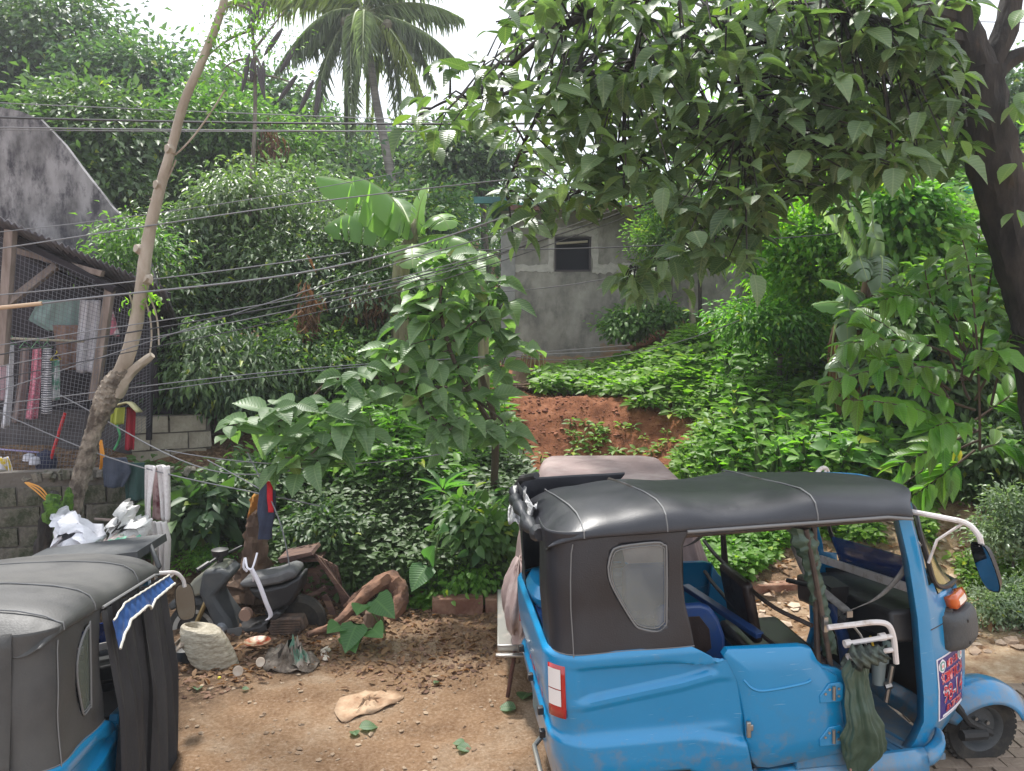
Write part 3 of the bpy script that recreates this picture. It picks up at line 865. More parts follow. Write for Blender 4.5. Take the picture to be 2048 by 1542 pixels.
    # ---- panel between door and driver's opening
    for sgn in (1, -1):
        mb = MB(); mb.prism([(0.66, 1.045), (0.70, 0.985), (0.73, 0.955), (0.80, 0.935), (0.842, 0.91), (0.845, 0.772), (0.88, 0.521), (0.88, 0.46), (0.60, 0.46), (0.6, 0.6)], -sgn * 0.636, -sgn * 0.60)
        mb.build('side_panel', M_BLUE, root, bevel=0.006)
        mb = MB()
        mb.grid(lambda u, v: (u, -sgn * (0.60 + 0.045 * math.sin(v)), 0.455 - 0.075 + 0.075 * math.cos(v) + 0.04 * max(0, u - 0.45) * 0.9), lin(0.34, 1.26, 10), lin(-0.6, 2.2, 8))
        mb.grid(lambda u, v: (1.26 + 0.10 * math.sin(u), -sgn * (0.60 - 0.03 * u / 1.57 + 0.045 * math.sin(v)), 0.575 - 0.10 * math.cos(u) - 0.075 * 0 + 0.02 * (math.cos(v) - 1) * 2), lin(0, 1.4, 6), lin(-0.6, 2.2, 8))
        mb.build('sill', M_BLUE, root, solid=0.008)
    mb = MB(); mb.box((0.9, 0, 0.43), (0.95, 1.20, 0.03))
    fl = mb.build('floor', M_FLOOR, root)
    mb = MB()
    for i in range(5): mb.box((0.95 + 0.07 * i, -0.42, 0.449), (0.018, 0.30, 0.010), (0, 0, 0.35))
    mb.build('floor_rib', M_BLUE, root, bevel=0.003)
    mb = MB(); mb.box((0.6, 0, 0.32), (1.3, 0.5, 0.16)); mb.build('chassis', M_CHASSIS, root)
    # ---- driver's tunnel and seat
    mb = MB(); mb.box((0.74, 0.05, 0.60), (0.28, 0.5, 0.30)); mb.build('driver_seat_base', M_BLUE_IN, root, bevel=0.02)
    mb = MB(); mb.box((0.76, 0.0, 0.78), (0.36, 0.62, 0.09)); mb.build('driver_seat', M_BROWNV, root, bevel=0.03)
    mb = MB(); mb.box((0.60, 0.02, 1.03), (0.06, 0.36, 0.34), (0, -0.18, 0)); mb.build('driver_backrest', M_BROWNV, root, bevel=0.025)
    mb = MB()
    for z in (1.18, 0.99): mb.tube(spline([(0.60, 0.57, z + 0.03), (0.585, 0.3, z + 0.01), (0.60, -0.3, z - 0.03), (0.70, -0.585, z - 0.05)], 5), 0.011, 8)
    mb.build('partition_rail', M_DARKTUBE, root)
    mb = MB(); mb.box((1.12, 0, 0.50), (0.30, 0.20, 0.11)); mb.tube([(1.22, 0, 0.5), (1.18, 0, 0.8), (1.10, 0, 1.02)], 0.035, 10)
    mb.build('steering_column', M_BLUE_IN, root, bevel=0.01)
    mb = MB(); mb.tube([(1.00, -0.30, 1.03), (1.08, -0.15, 1.04), (1.10, 0, 1.02), (1.08, 0.15, 1.04), (1.0, 0.30, 1.03)], 0.014)
    mb.tube([(1.02, -0.30, 1.03), (0.98, -0.34, 1.03)], 0.02); mb.box((1.11, 0, 1.07), (0.1, 0.18, 0.09))
    mb.build('handlebar', M_BLACK, root)
    # ---- passenger bench
    mb = MB(); mb.box((0.02, 0, 0.80), (0.44, 1.08, 0.12)); mb.build('passenger_seat', M_BROWNV, root, bevel=0.03)
    mb = MB(); mb.box((-0.22, 0, 1.06), (0.10, 1.08, 0.42), (0, -0.2, 0)); mb.build('passenger_backrest', M_BROWNV, root, bevel=0.03)
    for sgn in (1, -1):   # rounded blue inner cheek seen through the side
        mb = MB()
        poly = [(0.02, 0.62), (0.02, 1.155), (0.05, 1.185), (0.25, 1.18), (0.30, 1.16), (0.345, 1.09), (0.375, 1.0), (0.385, 0.62)]
        mb.prism(poly, -sgn * 0.30, -sgn * 0.345)
        mb.build('armrest_cheek', M_BLUE_IN, root, bevel=0.02)
    mb = MB(); mb.prism([(0.07, 0.95), (0.07, 1.12), (0.24, 1.12), (0.29, 1.05), (0.30, 0.95), (0.22, 0.90)], -0.349, -0.346); mb.build('cheek_pad', M_BROWNV, root, bevel=0.002)
    mb = MB(); mb.beam((0.385, 0.30, 1.035), (0.58, -0.28, 0.965), 0.05, 0.03); mb.build('seat_ledge', M_BLUE_IN, root, bevel=0.005)
    # ---- front shield
    crown_s = sorted([(c3[0], c3[1], c3[2]) for c3 in o['crown']], key=lambda c3: c3[1])
    zs2 = [0.30, 0.36, 0.44, 0.50, 0.60, 0.72, 0.85, 0.97, 1.06, 1.12, 1.17]
    ys2 = [y * 0.57 for y in [-1, -0.985, -0.95, -0.88, -0.78, -0.65, -0.5, -0.33, -0.16, 0, 0.16, 0.33, 0.5, 0.65, 0.78, 0.88, 0.95, 0.985, 1]]
    def sh(y, z):
        w = interp([(0.30, 0.53), (0.56, 0.57), (1.12, 0.57), (1.66, 0.56)], z)[0]
        yy = y * w / 0.57
        if z > 1.2:
            cap = max(c3[2] for c3 in [(0, 0, 1.0)] ) if False else None
            tz_ = np.interp(yy, [c3[1] for c3 in crown_s], [c3[2] for c3 in crown_s]) - 0.015
            z = 1.2 + (z - 1.2) * (min(1.665, tz_) - 1.2) / 0.46
        z -= 0.15 * max(0, min(1, (yy + 0.35) / 0.85)) * _s(0.85, 1.15, z) * _s(1.66, 1.3, z)
        return shield_pt(yy, z)
    mb = MB(); mb.grid(sh, ys2, zs2)
    # frame round the windscreen, rising to the roof
    zt = [1.17, 1.20, 1.26, 1.32, 1.40, 1.48, 1.56, 1.61, 1.66]
    def kp(y, z):
        return not (abs(y) < 0.525 - max(0, 1.235 - z) * 3.5 and 1.18 < z < 1.62)
    mb.grid(sh, ys2, zt, kp)
    # return edge into the cabin
    for sgn in (1, -1):
        mb.grid(lambda z, k: (lambda p: (p[0] - 0.055 * k, p[1] - sgn * 0.0 * k, p[2]))(sh(sgn * 0.57, z)), zs2 + zt[1:], [0, 1])
        mb.grid(lambda z, k: (lambda p: (p[0] - 0.055, p[1] - sgn * 0.05 * k, p[2]))(sh(sgn * 0.57, z)), zs2 + zt[1:], [0, 1])
    shield = mb.build('front_shield', M_BLUE, root, solid=0.008, angle=45)
    seam = MB(); seam.tube([Vector(sh(y, 1.045 + 0.02 * abs(y))) + Vector((0.004, 0, 0)) for y in ys2], 0.004, 6); seam.build('shield_seam', M_BLACK, root)
    mb = MB(); mb.grid(lambda y, z: (sh(y, z)[0] - 0.04, y, sh(y, z)[2]), lin(-0.52, 0.52, 10), lin(0.42, 1.16, 8)); mb.build('inner_dash', M_BLACK, root, solid=0.01)
    mb = MB(); mb.box((1.32, 0.0, 0.98), (0.34, 1.0, 0.16), (-0.14, 0, 0)); mb.build('glove_box', M_BLACK, root, bevel=0.02)
    # windscreen, rubber, tint strip
    mb = MB(); mb.grid(lambda y, z: (lambda p: (p[0] - 0.004, p[1], p[2]))(sh(y, z)), lin(-0.52, 0.52, 22), lin(1.17, 1.61, 8)); ws = mb.build('windscreen', M_GLASS, root)
    loop = []
    for a in lin(0, 2 * math.pi, 49)[:-1]:
        ca_, sa_ = math.cos(a), math.sin(a)
        y = 0.505 * (abs(ca_) ** 0.35) * (1 if ca_ > 0 else -1); z = 1.39 + 0.205 * (abs(sa_) ** 0.45) * (1 if sa_ > 0 else -1)
        p = sh(y, z); loop.append((p[0] + 0.006, p[1], p[2]))
    mb = MB(); mb.tube(loop + [loop[0]], 0.013, 6, caps=False); mb.build('windscreen_rubber', M_BLACK, ws)
    mb = MB(); mb.grid(lambda t, z: (lambda p: (p[0] + 0.0035, p[1], p[2]))(sh(-0.50 + t * interp([(1.20, 0.20), (1.6, 0.05)], z)[0], z)), lin(0.05, 1, 5), lin(1.20, 1.585, 9)); mb.build('tint_strip', M_YELFILM, ws)
    mb = MB(); mb.box((1.37, 0.03, 1.21), (0.012, 0.86, 0.15), (-0.15, -0.25, 0)); mb.build('tinted_panel', M_BLUEFILM, root)
    mb = MB(); mb.beam((1.31, 0.50, 1.075), (1.29, -0.50, 1.225), 0.02, 0.045); mb.build('dash_rail', M_TUBE, root, bevel=0.004)
    # ---- lamps on the shield
    for sgn in (-1, 1):
        def shp(y, z, k): p = sh(y, z); return (p[0] + k * 0.85, p[1] + sgn * k * 0.5, p[2])
        mb = MB(); mb.grid(lambda y, z: shp(sgn * y, z, 0.03), lin(0.365, 0.475, 5), lin(1.12, 1.18, 4)); ind = mb.build('indicator_lamp', M_ORANGE, root, solid=0.05)
        mb = MB(); mb.grid(lambda y, z: shp(sgn * y, z, 0.058), lin(0.385, 0.455, 4), lin(1.13, 1.17, 3)); mb.build('clear_lens', M_WHITEL, ind)
        def hl(y, z):
            e = (abs(y - 0.40) / 0.10) ** 4 + (abs(z - 1.0) / 0.105) ** 4
            return shp(sgn * y, z, 0.085 * max(0, 1 - e) ** 0.35 if e < 1 else 0.0)
        mb = MB(); mb.grid(hl, lin(0.295, 0.505, 15), lin(0.895, 1.105, 15)); mb.build('headlamp_cover', M_GREYP, root, solid=0.006)
        for z in (1.055, 0.945):
            mb = MB(); c = shp(sgn * 0.455, z, 0.080); mb.box(c, (0.014, 0.014, 0.018), (0, 0, 0.5 * sgn)); mb.build('screw_hole', M_BLACK, root, bevel=0.003)
    # ---- front fender and wheel
    mb = MB()
    def fend(a, s):
        R_ = 0.285 + 0.015 * math.cos(a * 1.2); w = 0.13 * (1 - 0.25 * max(0, -a) ** 2)
        cxx, czz = 1.985, 0.22
        rr = R_ - 0.10 * abs(s) ** 3.2
        return (cxx + rr * math.sin(a) * 1.02, s * w * (1.05 if abs(s) > .9 else 1), czz + rr * math.cos(a) * 0.92)
    mb.grid(fend, lin(-1.25, 1.12, 18), [-1, -0.93, -0.78, -0.5, -0.2, 0.2, 0.5, 0.78, 0.93, 1]); mb.build('front_fender', M_BLUE, root, solid=0.008, angle=60)
    def wheel(x, y, r=0.215, w=0.055):
        c = (x, y, r)
        mb = MB(); mb.lathe([(r * 0.60, -w * 0.75), (r * 0.72, -w), (r * 0.92, -w * 0.95), (r * 0.985, -w * 0.62), (r, -w * 0.3), (r, w * 0.3), (r * 0.985, w * 0.62), (r * 0.92, w * 0.95), (r * 0.72, w), (r * 0.60, w * 0.75), (r * 0.60, -w * 0.75)], c, 'Y', 40)
        ty = mb.build('wheel', M_RUBBER, root, angle=40)
        mb = MB()
        for k in range(40):
            a = k * math.pi / 20
            for s2 in (-1, 1):
                mb.box((x + r * 0.985 * math.cos(a + 0.05 * s2), y + s2 * w * 0.42, r + r * 0.985 * math.sin(a + 0.05 * s2)), (0.014, w * 0.62, 0.022), Euler((0, -a, 0)).to_matrix())
        mb.build('tread', M_RUBBER, ty, smooth=False, clean=False)
        mb = MB(); mb.lathe([(0.0, -w * 0.55), (r * 0.16, -w * 0.55), (r * 0.18, -w * 0.25), (r * 0.5, -w * 0.1), (r * 0.58, -w * 0.7), (r * 0.62, -w * 0.8), (r * 0.62, w * 0.8), (r * 0.58, w * 0.7), (r * 0.5, w * 0.1), (r * 0.18, w * 0.25), (r * 0.16, w * 0.55), (0, w * 0.55)], c, 'Y', 28)
        mb.build('rim', M_GREYP, ty)
        mb = MB()
        for k in range(4):
            a = k * math.pi / 2 + 0.4; mb.tube([(x + 0.055 * math.cos(a), y - w * 0.2, r + 0.055 * math.sin(a)), (x + 0.055 * math.cos(a), y - w * 0.55, r + 0.055 * math.sin(a))], 0.011, 6)
        mb.build('wheel_nut', M_STEEL, ty)
    wheel(1.985, 0); wheel(0, -0.56); wheel(0, 0.56)
    mb = MB(); mb.tube([(2.0, -0.10, 0.22), (1.86, -0.11, 0.30), (1.74, -0.06, 0.48)], 0.022); mb.tube([(2.0, 0.10, 0.22), (1.86, 0.11, 0.30), (1.74, 0.06, 0.48)], 0.022)
    mb.tube([(1.95, -0.12, 0.23), (1.80, -0.13, 0.24)], 0.03)
    mb.build('front_fork', M_CHASSIS, root)
    # ---- hood: side curtain, rear corner and roof, all vinyl
    crownz = o['crown']
    def hood(u, v):
        """u: x position; v: 0..1 across from the near eave to the far eave"""
        k = interp(crownz, v)
        bow = 0.008 * math.cos((u - 0.02) * math.pi / 0.36) if u > -0.45 else 0.0
        sag = -0.016 * abs(math.sin((u - 0.02) * math.pi / 0.71))
        e = 1.0
        drop = 0.0
        if u < -0.30:
            t = min(1, (-0.30 - u) / 0.24); drop = 0.17 * (t ** 2.2) * (0.25 + 0.75 * min(1, min(v, 1 - v) / 0.17)); e = 1 - 0.07 * t * t
        if u > 1.08: drop = 0.03 * ((u - 1.08) / 0.12) ** 2
        side = 1 if abs(v - 0.5) < 0.46 else 0
        bowx = 0.235 * (1 - min(1, abs(k[0]) / 0.58) ** 2.3) * _s(0.85, 1.18, u)
        return (u + bowx, k[0] * e, k[1] + (bow + sag) * side * 0.9 - drop + 0.012 * (u / 1.2) - 0.004 * math.sin(u * 31 + v * 9) * side)
    vs3 = [c[0] for c in crownz]
    mb = MB(); mb.grid(hood, [-0.54, -0.52, -0.49, -0.44, -0.38, -0.30, -0.22, -0.14, -0.08, -0.03, -0.01, 0.01, 0.03, 0.05, 0.09, 0.15, 0.25, 0.35, 0.45, 0.55, 0.64, 0.69, 0.71, 0.73, 0.78, 0.86, 0.95, 1.03, 1.09, 1.14, 1.18], vs3)
    roof = mb.build('roof_cover', vin, root, solid=0.006, subsurf=1, angle=180)
    for u in (-0.38, 0.0, 0.71):
        mb = MB(); mb.tube([Vector(hood(u, v)) + Vector((0, 0, 0.005)) for v in vs3], 0.0035, 5); mb.build('seam', M_SEAM, roof)
    mb = MB(); mb.tube([Vector(hood(u, v_)) + Vector((0, -0.004, 0.0)) for v_ in (0.0,) for u in (0.09, 0.15, 0.3, 0.5, 0.7, 0.9, 1.05, 1.17)], 0.008, 6); mb.build('eave_piping', M_SEAM, roof)
    for sgn in (1, -1):
        outl = [(0.118, 1.077), (0.10, 1.18), (0.075, 1.30), (0.066, 1.45), (0.068, 1.54), (0.078, 1.59), (0.10, 1.62), (0.16, 1.637), (0.30, 1.64)]
        def sc(i, t):
            # side curtain surface, s along plan from the door edge round the corner
            return None
        s_tab = lin(0, 1, 34)
        def curtain(s, z):
            L1 = 0.5; xf = interp([(1.077, 0.118), (1.18, 0.10), (1.30, 0.075), (1.45, 0.066), (1.56, 0.069), (1.61, 0.09), (1.64, 0.12)], z)[0]
            wz = interp([(1.05, 0.622), (1.09, 0.628), (1.3, 0.617), (1.64, 0.612)], z)[0]
            r = 0.13; xr = -0.538
            Lt = (xf - (xr + r)) + r * math.pi / 2 + 0.16
            d = s * Lt; l1 = xf - (xr + r)
            wr = 0.004 * math.sin(d * 14 + z * 6) + 0.003 * math.sin(z * 17 + d * 5)
            if d < l1: return (xf - d, -sgn * (wz + wr), z)
            if d < l1 + r * math.pi / 2:
                a = (d - l1) / r; rr = r + wr
                return (xr + r - rr * math.sin(a), -sgn * ((wz - r) + rr * math.cos(a)), z)
            return (xr - wr, -sgn * (wz - r - (d - l1 - r * math.pi / 2)), z)
        L_all = 0.0
        # oval window left open in the vinyl, closed with film
        win = o['window']
        def inwin(x, z):
            c = False; j = len(win) - 1
            for i in range(len(win)):
                if (win[i][1] > z) != (win[j][1] > z) and x < (win[j][0] - win[i][0]) * (z - win[i][1]) / (win[j][1] - win[i][1]) + win[i][0]: c = not c
                j = i
            return c
        zc = lin(1.062, 1.655, 44); scn = lin(0, 1, 72)
        mb = MB(); mb.grid(curtain, scn, zc, lambda s, z: not (inwin(curtain(s, z)[0], z) and abs(curtain(s, z)[1]) > 0.55))
        cu = mb.build('side_curtain', vin, root, solid=0.005, angle=180)
        wl_ = [(p[0], -sgn * 0.626, p[1]) for p in win]
        mb = MB(); k = len(wl_); mb.add([(p[0], -sgn * 0.621, p[2]) for p in wl_], [tuple(range(k))]); w_ = mb.build('window_film', o['film'], cu)
        for k_, rr in ((1.0, 0.0045), (0.93, 0.0025)):
            cxw = sum(p[0] for p in win) / len(win); czw = sum(p[1] for p in win) / len(win)
            lp = spline([(cxw + (p[0] - cxw) * k_ , -sgn * 0.626, czw + (p[1] - czw) * k_) for p in win] + [(cxw + (win[0][0] - cxw) * k_, -sgn * 0.626, czw + (win[0][1] - czw) * k_)], 3)
            mb = MB(); mb.tube(lp, rr, 6); mb.build('window_piping', M_SEAM if k_ < 1 else M_SEAM, w_)
        mb = MB(); mb.tube([Vector(curtain(s, 1.10)) + Vector((0, -sgn * 0.006, 0)) for s in lin(0.0, 0.95, 24)], 0.0025, 5); mb.build('hem_seam', M_SEAM, cu)
        mb = MB(); mb.tube([Vector(curtain(0.60 + 0.05 * (1.64 - z), z)) + Vector((-0.002, -sgn * 0.007, 0)) for z in lin(1.07, 1.6, 14)], 0.0028, 5); mb.build('hem_seam', M_SEAM, cu)
    # rear centre of the hood: rolled-up flap leaving the window open
    mb = MB()
    mb.tube(spline([(-0.55, -0.42, 1.60), (-0.57, -0.2, 1.58), (-0.58, 0.1, 1.60), (-0.575, 0.35, 1.585), (-0.56, 0.50, 1.60)], 4), [0.03 + 0.012 * math.sin(i * 1.7) for i in range(17)], 10)
    mb.build('rolled_flap', M_VINYL if not o.get('closed') else vin, root)
    if o.get('closed'):
        mb = MB(); mb.grid(lambda y, z: (-0.545 - 0.004 * math.sin(y * 9 + z * 11), y, z), lin(-0.48, 0.48, 12), lin(1.08, 1.66, 10)); mb.build('rear_curtain', vin, root, solid=0.005)
    # ---- steel hoops under the hood
    mb = MB()
    for x in (0.0, 0.71, 1.14):
        mb.tube([(x + 0.02, -0.585, 1.10 if x < 0.5 else 0.93), (x, -0.585, 1.60), (x, -0.5, 1.69), (x, 0, 1.70), (x, 0.5, 1.64), (x, 0.585, 1.56), (x + 0.02, 0.585, 0.95)], 0.014, 8) if x != 1.14 else None
    mb.tube([(0, -0.585, 1.60), (1.15, -0.58, 1.62)], 0.013); mb.tube([(0, 0.585, 1.56), (1.15, 0.58, 1.60)], 0.013)
    mb.build('roof_hoop', M_DARKTUBE, root)
    # mirrors on bent arms
    for sgn in (-1, 1):
        mb = MB()
        a = sh(sgn * 0.50, 1.62)
        mb.tube(spline([(a[0] - 0.02, a[1], a[2]), (a[0] + 0.09, sgn * 0.60, 1.612), (a[0] + 0.16, sgn * 0.665, 1.598), (a[0] + 0.195, sgn * 0.70, 1.55), (a[0] + 0.205, sgn * 0.71, 1.50)], 5), 0.013, 8)
        mb.tube([(a[0] + 0.15, sgn * 0.655, 1.595), (a[0] + 0.13, sgn * 0.62, 1.56), (a[0] + 0.075, sgn * 0.58, 1.50), (a[0] + 0.055, sgn * 0.548, 1.38)], 0.007, 6)
        arm = mb.build('mirror_arm', M_TUBE, root)
        c = Vector((a[0] + 0.225, sgn * 0.71, 1.40))
        R_ = Euler((0.12 * sgn, -0.30 + o.get('mtilt', 0), o.get('myaw', 0.55) * sgn)).to_matrix()
        prof = []
        for k in range(20):
            t = 2 * math.pi * k / 20; cc, ss = math.cos(t), math.sin(t)
            prof.append((0.060 * (abs(cc) ** 0.6) * (1 if cc > 0 else -1), 0.125 * (abs(ss) ** 0.7) * (1 if ss > 0 else -1)))
        mb = MB(); k = len(prof)
        vs_ = [c + R_ @ Vector((0.0, p[0], p[1])) for p in prof] + [c + R_ @ Vector((0.03, p[0] * 0.75, p[1] * 0.8)) for p in prof]
        mb.add(vs_, [tuple(range(k, 2 * k))] + [(i, (i + 1) % k, (i + 1) % k + k, i + k) for i in range(k)]); hs = mb.build('mirror_housing', M_BLACK, arm)
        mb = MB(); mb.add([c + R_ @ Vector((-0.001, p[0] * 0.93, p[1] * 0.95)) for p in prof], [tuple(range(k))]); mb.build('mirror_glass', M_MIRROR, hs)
    return sh

VPITCH = math.radians(1.8)
trike = empty('motor_tricycle', (0.681, 4.124, 0.001), 'sky blue motor tricycle with an open door side and a glossy black roof', 'tricycle', rot=(0, -VPITCH, math.radians(6.422)))
near_crown = [(0.0, -0.622, 1.628), (0.03, -0.618, 1.66), (0.09, -0.598, 1.697), (0.17, -0.55, 1.722), (0.26, -0.45, 1.735), (0.38, -0.25, 1.722), (0.5, 0.0, 1.695), (0.62, 0.2, 1.675), (0.76, 0.4, 1.65), (0.88, 0.54, 1.63), (0.95, 0.595, 1.58), (1.0, 0.61, 1.53)]
win_r = [(-0.277, 1.49), (-0.262, 1.55), (-0.225, 1.58), (-0.06, 1.59), (-0.02, 1.575), (-0.008, 1.54), (-0.012, 1.24), (-0.02, 1.20), (-0.06, 1.178), (-0.13, 1.195), (-0.165, 1.225), (-0.24, 1.36), (-0.27, 1.43)]
sh = build_trike(trike, dict(vinyl=M_VINYL, crown=near_crown, window=win_r, film=M_PVC, myaw=-0.12))

def TP(px, py, yl):
    """the near tricycle's own coordinates of a pixel, on its plane y = yl"""
    Mi = trike_matrix.inverted()
    a = Mi @ Vector((0, 0, CAM_H)); b_ = Mi @ at(px, py, 5.0)
    t = (yl - a.y) / (b_.y - a.y)
    return a + (b_ - a) * t
trike_matrix = Matrix.Translation(trike.location) @ trike.rotation_euler.to_matrix().to_4x4()

# association sign, wrapped round the front shield
def on_shield(u, v, k):
    """u from the outer edge inwards along the shield, v up"""
    y0 = -0.562; y = y0; d = 0
    tgt = max(0, u)
    while d < tgt and y < -0.05:
        a_, b_ = Vector(sh(y, v)), Vector(sh(y + 0.006, v)); d += (b_ - a_).length; y += 0.006
    p, q = Vector(sh(y, v)), Vector(sh(y + 0.01, v))
    nrm = Vector((q.y - p.y, -(q.x - p.x), 0)).normalized()
    return p + nrm * (0.006 + k)
sx0, sx1, sz0, sz1 = 0.012, 0.322, 0.585, 0.90
mb = MB(); mb.grid(lambda u, v: on_shield(u, v, 0.0), lin(sx0, sx1, 9), lin(sz0, sz1, 3)); sign = mb.build('sign_sheet', M_STICK_WHITE, trike)
mb = MB(); mb.grid(lambda u, v: on_shield(u, v, 0.0015), lin(sx0 + 0.008, sx1 - 0.008, 9), lin(sz0 + 0.008, sz1 - 0.008, 3)); mb.build('sign_field', M_STICK_BLUE, sign)
ucx = (sx0 + sx1) / 2
def sign_text(txt, w, h, cx, cz, m1, m2, ext=0.018):
    mb = MB(); fit_text(mb, txt, w + 0.006, h + 0.006, on_shield, cx, cz, 0.0028, ext + 0.012); mb.build('sign_lettering', m2, sign, smooth=False, clean=False)
    mb = MB(); fit_text(mb, txt, w, h, on_shield, cx, cz, 0.0045, ext - 0.018); mb.build('sign_lettering', m1, sign, smooth=False, clean=False)
sign_text('MEMBER', 0.125, 0.032, ucx, 0.853, M_STICK_RED, M_STICK_PINK)
sign_text('SCBMPTODA', 0.255, 0.052, ucx, 0.790, M_STICK_RED, M_STICK_PINK)
sign_text('98-14', 0.235, 0.088, ucx, 0.705, M_STICK_RED, M_STICK_WHITE)
sign_text('ANTIPOLO', 0.19, 0.030, ucx + 0.01, 0.632, M_STICK_RED, M_STICK_PINK)
mb = MB(); mb.grid(lambda u, v: on_shield(u, v, 0.003), lin(sx0 + 0.03, sx1 - 0.03, 6), lin(0.597, 0.609, 2)); mb.build('sign_strip', M_STICK_WHITE, sign)
for cu_ in (0.055, 0.275):
    for r_, mm, kk in ((0.034, M_STICK_WHITE, 0.003), (0.025, M_TEALSEAL, 0.0042), (0.017, M_STICK_WHITE, 0.0052), (0.009, M_STICK_PINK, 0.006)):
        mb = MB(); mb.add([on_shield(cu_ + r_ * math.cos(t), 0.855 + r_ * math.sin(t), kk) for t in lin(0, 2 * math.pi, 19)[:-1]], [tuple(range(18))]); mb.build('seal_disc', mm, sign)

# folding foot rack of wrapped tube beside the driver
mb = MB()
mb.tube(spline([(0.738, -0.66, 1.148), (0.86, -0.665, 1.155), (0.97, -0.67, 1.16), (1.03, -0.67, 1.14), (1.055, -0.67, 1.08), (1.065, -0.67, 1.0), (1.07, -0.67, 0.955)], 4), 0.0135, 8)
mb.tube([(0.82, -0.66, 1.063), (0.93, -0.665, 1.075), (1.05, -0.67, 1.088)], 0.012, 8)
mb.tube([(0.835, -0.66, 0.997), (0.94, -0.665, 1.01), (1.05, -0.67, 1.022)], 0.012, 8)
mb.build('foot_rack', M_TUBE, trike)
mb = MB(); mb.tube([(0.86, -0.66, 1.15), (0.90, -0.655, 1.10), (0.925, -0.66, 1.05), (0.925, -0.66, 1.01)], 0.006, 6); mb.build('rack_stay', M_STEEL, trike)
for x, z in ((0.82, 1.063), (0.835, 0.997), (0.99, 1.082)):
    mb = MB(); mb.tube([(x, -0.66, z), (x + 0.03, -0.66, z + 0.003)], 0.019, 8); mb.build('tape_wrap', M_TUBE, trike)
# post wrapped in a rolled green curtain
mb = MB()
def braid(t, a):
    c = Vector((interp([(0, 0.64), (0.2, 0.69), (1, 0.80)], t)[0], -0.57, 1.60 - 0.62 * t))
    r = interp([(0, 0.05), (0.12, 0.06), (0.25, 0.040), (1, 0.034)], t)[0] * (1 + 0.13 * math.sin(2 * a + t * 70) + 0.07 * math.sin(5 * a - t * 33))
    return c + Vector((math.cos(a) * r, math.sin(a) * r * 0.8, 0.01 * math.sin(2 * a + t * 30)))
mb.grid(braid, lin(0, 1, 110), lin(0, 2 * math.pi, 19)); mb.build('rolled_curtain', M_GREENCL, trike)
mb = MB()
mb.tube([(0.66, -0.605, 1.60), (0.72, -0.605, 1.30), (0.785, -0.605, 0.93)], 0.013, 8); mb.build('door_post', M_DARKTUBE, trike)
mb = MB(); mb.tube([(0.70, 0.585, 1.56), (0.75, 0.585, 0.98)], 0.013); mb.build('door_post', M_DARKTUBE, trike)
mb = MB(); mb.box((0.745, -0.62, 1.15), (0.02, 0.03, 0.07)); mb.build('clip', M_STEEL, trike)
# plastic rain sheet gathered on the far hoop, and dark post behind it
mb = MB()
mb.grid(lambda a, t: (0.52 + 0.03 * math.cos(a) * (1 - t * 0.4) + 0.01 * math.sin(t * 9), 0.52 + 0.03 * math.sin(a), 1.56 - 0.24 * t), [2 * math.pi * k / 10 for k in range(11)], lin(0, 1, 8)); mb.build('gathered_plastic', thin_film('gathered_clear_film', (0.3, 0.33, 0.36), 0.45, 0.15), trike)
mb = MB(); mb.box((0.42, 0.56, 1.26), (0.075, 0.05, 0.62)); mb.build('far_post', M_VINYL, trike, bevel=0.015)
# webbing straps in front of the driver
mb = MB()
def strap(pts, w=0.022):
    pp = spline(pts, 6); s = MB()
    s.grid(lambda i, j: pp[int(i)] + Vector((0.3, 0.0, 0.95)) * 0 + Vector((w * j, -0.004 * j, 0.3 * w * j)), list(range(len(pp))), [-1, 0, 1]); return s
strap([(1.265, -0.52, 1.46), (1.20, -0.50, 1.32), (1.09, -0.48, 1.20), (0.95, -0.46, 1.135)]).build('strap', M_STRAP, trike, solid=0.003)
strap([(0.80, -0.20, 1.40), (0.84, -0.30, 1.25), (0.95, -0.46, 1.13)], 0.02).build('strap', M_STRAP, trike, solid=0.003)
strap([(0.66, 0.20, 1.56), (0.60, 0.35, 1.40), (0.50, 0.45, 1.25), (0.42, 0.5, 1.20)], 0.018).build('strap', M_STRAP, trike, solid=0.003)
mb = MB(); mb.box((0.955, -0.462, 1.12), (0.03, 0.012, 0.03)); mb.tube([(1.27, -0.53, 1.47), (1.25, -0.53, 1.50), (1.22, -0.53, 1.49)], 0.006); mb.build('buckle', M_STEEL, trike)
# crumpled corner of hood torn loose at the back
mb = MB()
mb.grid(lambda a, b_: (-0.50 - 0.10 * a + 0.02 * math.sin(b_ * 7), 0.05 + 0.50 * b_ + 0.02 * math.sin(a * 11), 1.60 - 0.13 * a * (0.6 + 0.4 * math.sin(b_ * 3.1)) + 0.025 * math.sin(a * 9 + b_ * 13)), lin(0, 1, 12), lin(0, 1, 14)); mb.build('torn_film', mat('crumpled_silvery_film', (0.22, 0.22, 0.22), 0.3, col2=(0.4, 0.4, 0.4), nscale=20, bump=0.5, bscale=30), trike, solid=0.003)
mb = MB(); mb.tube([(-0.46, 0.3, 1.73), (-0.52, 0.48, 1.68), (-0.55, 0.58, 1.60)], 0.02); mb.build('hood_hoop', M_BLACK, trike)
# blue bundle on the shelf, seen through the open back
mb = MB(); mb.lathe([(0.0, -0.05), (0.10, -0.04), (0.13, 0.02), (0.09, 0.07), (0, 0.085)], (-0.47, 0.18, 1.12), 'Z', 14, (0.6, 1.9)); mb.build('blue_cover', M_BLUE, trike)

# ---- things carried by the tricycle
TR = trike_matrix
def tw(x, y, z): return TR @ Vector((x, y, z))
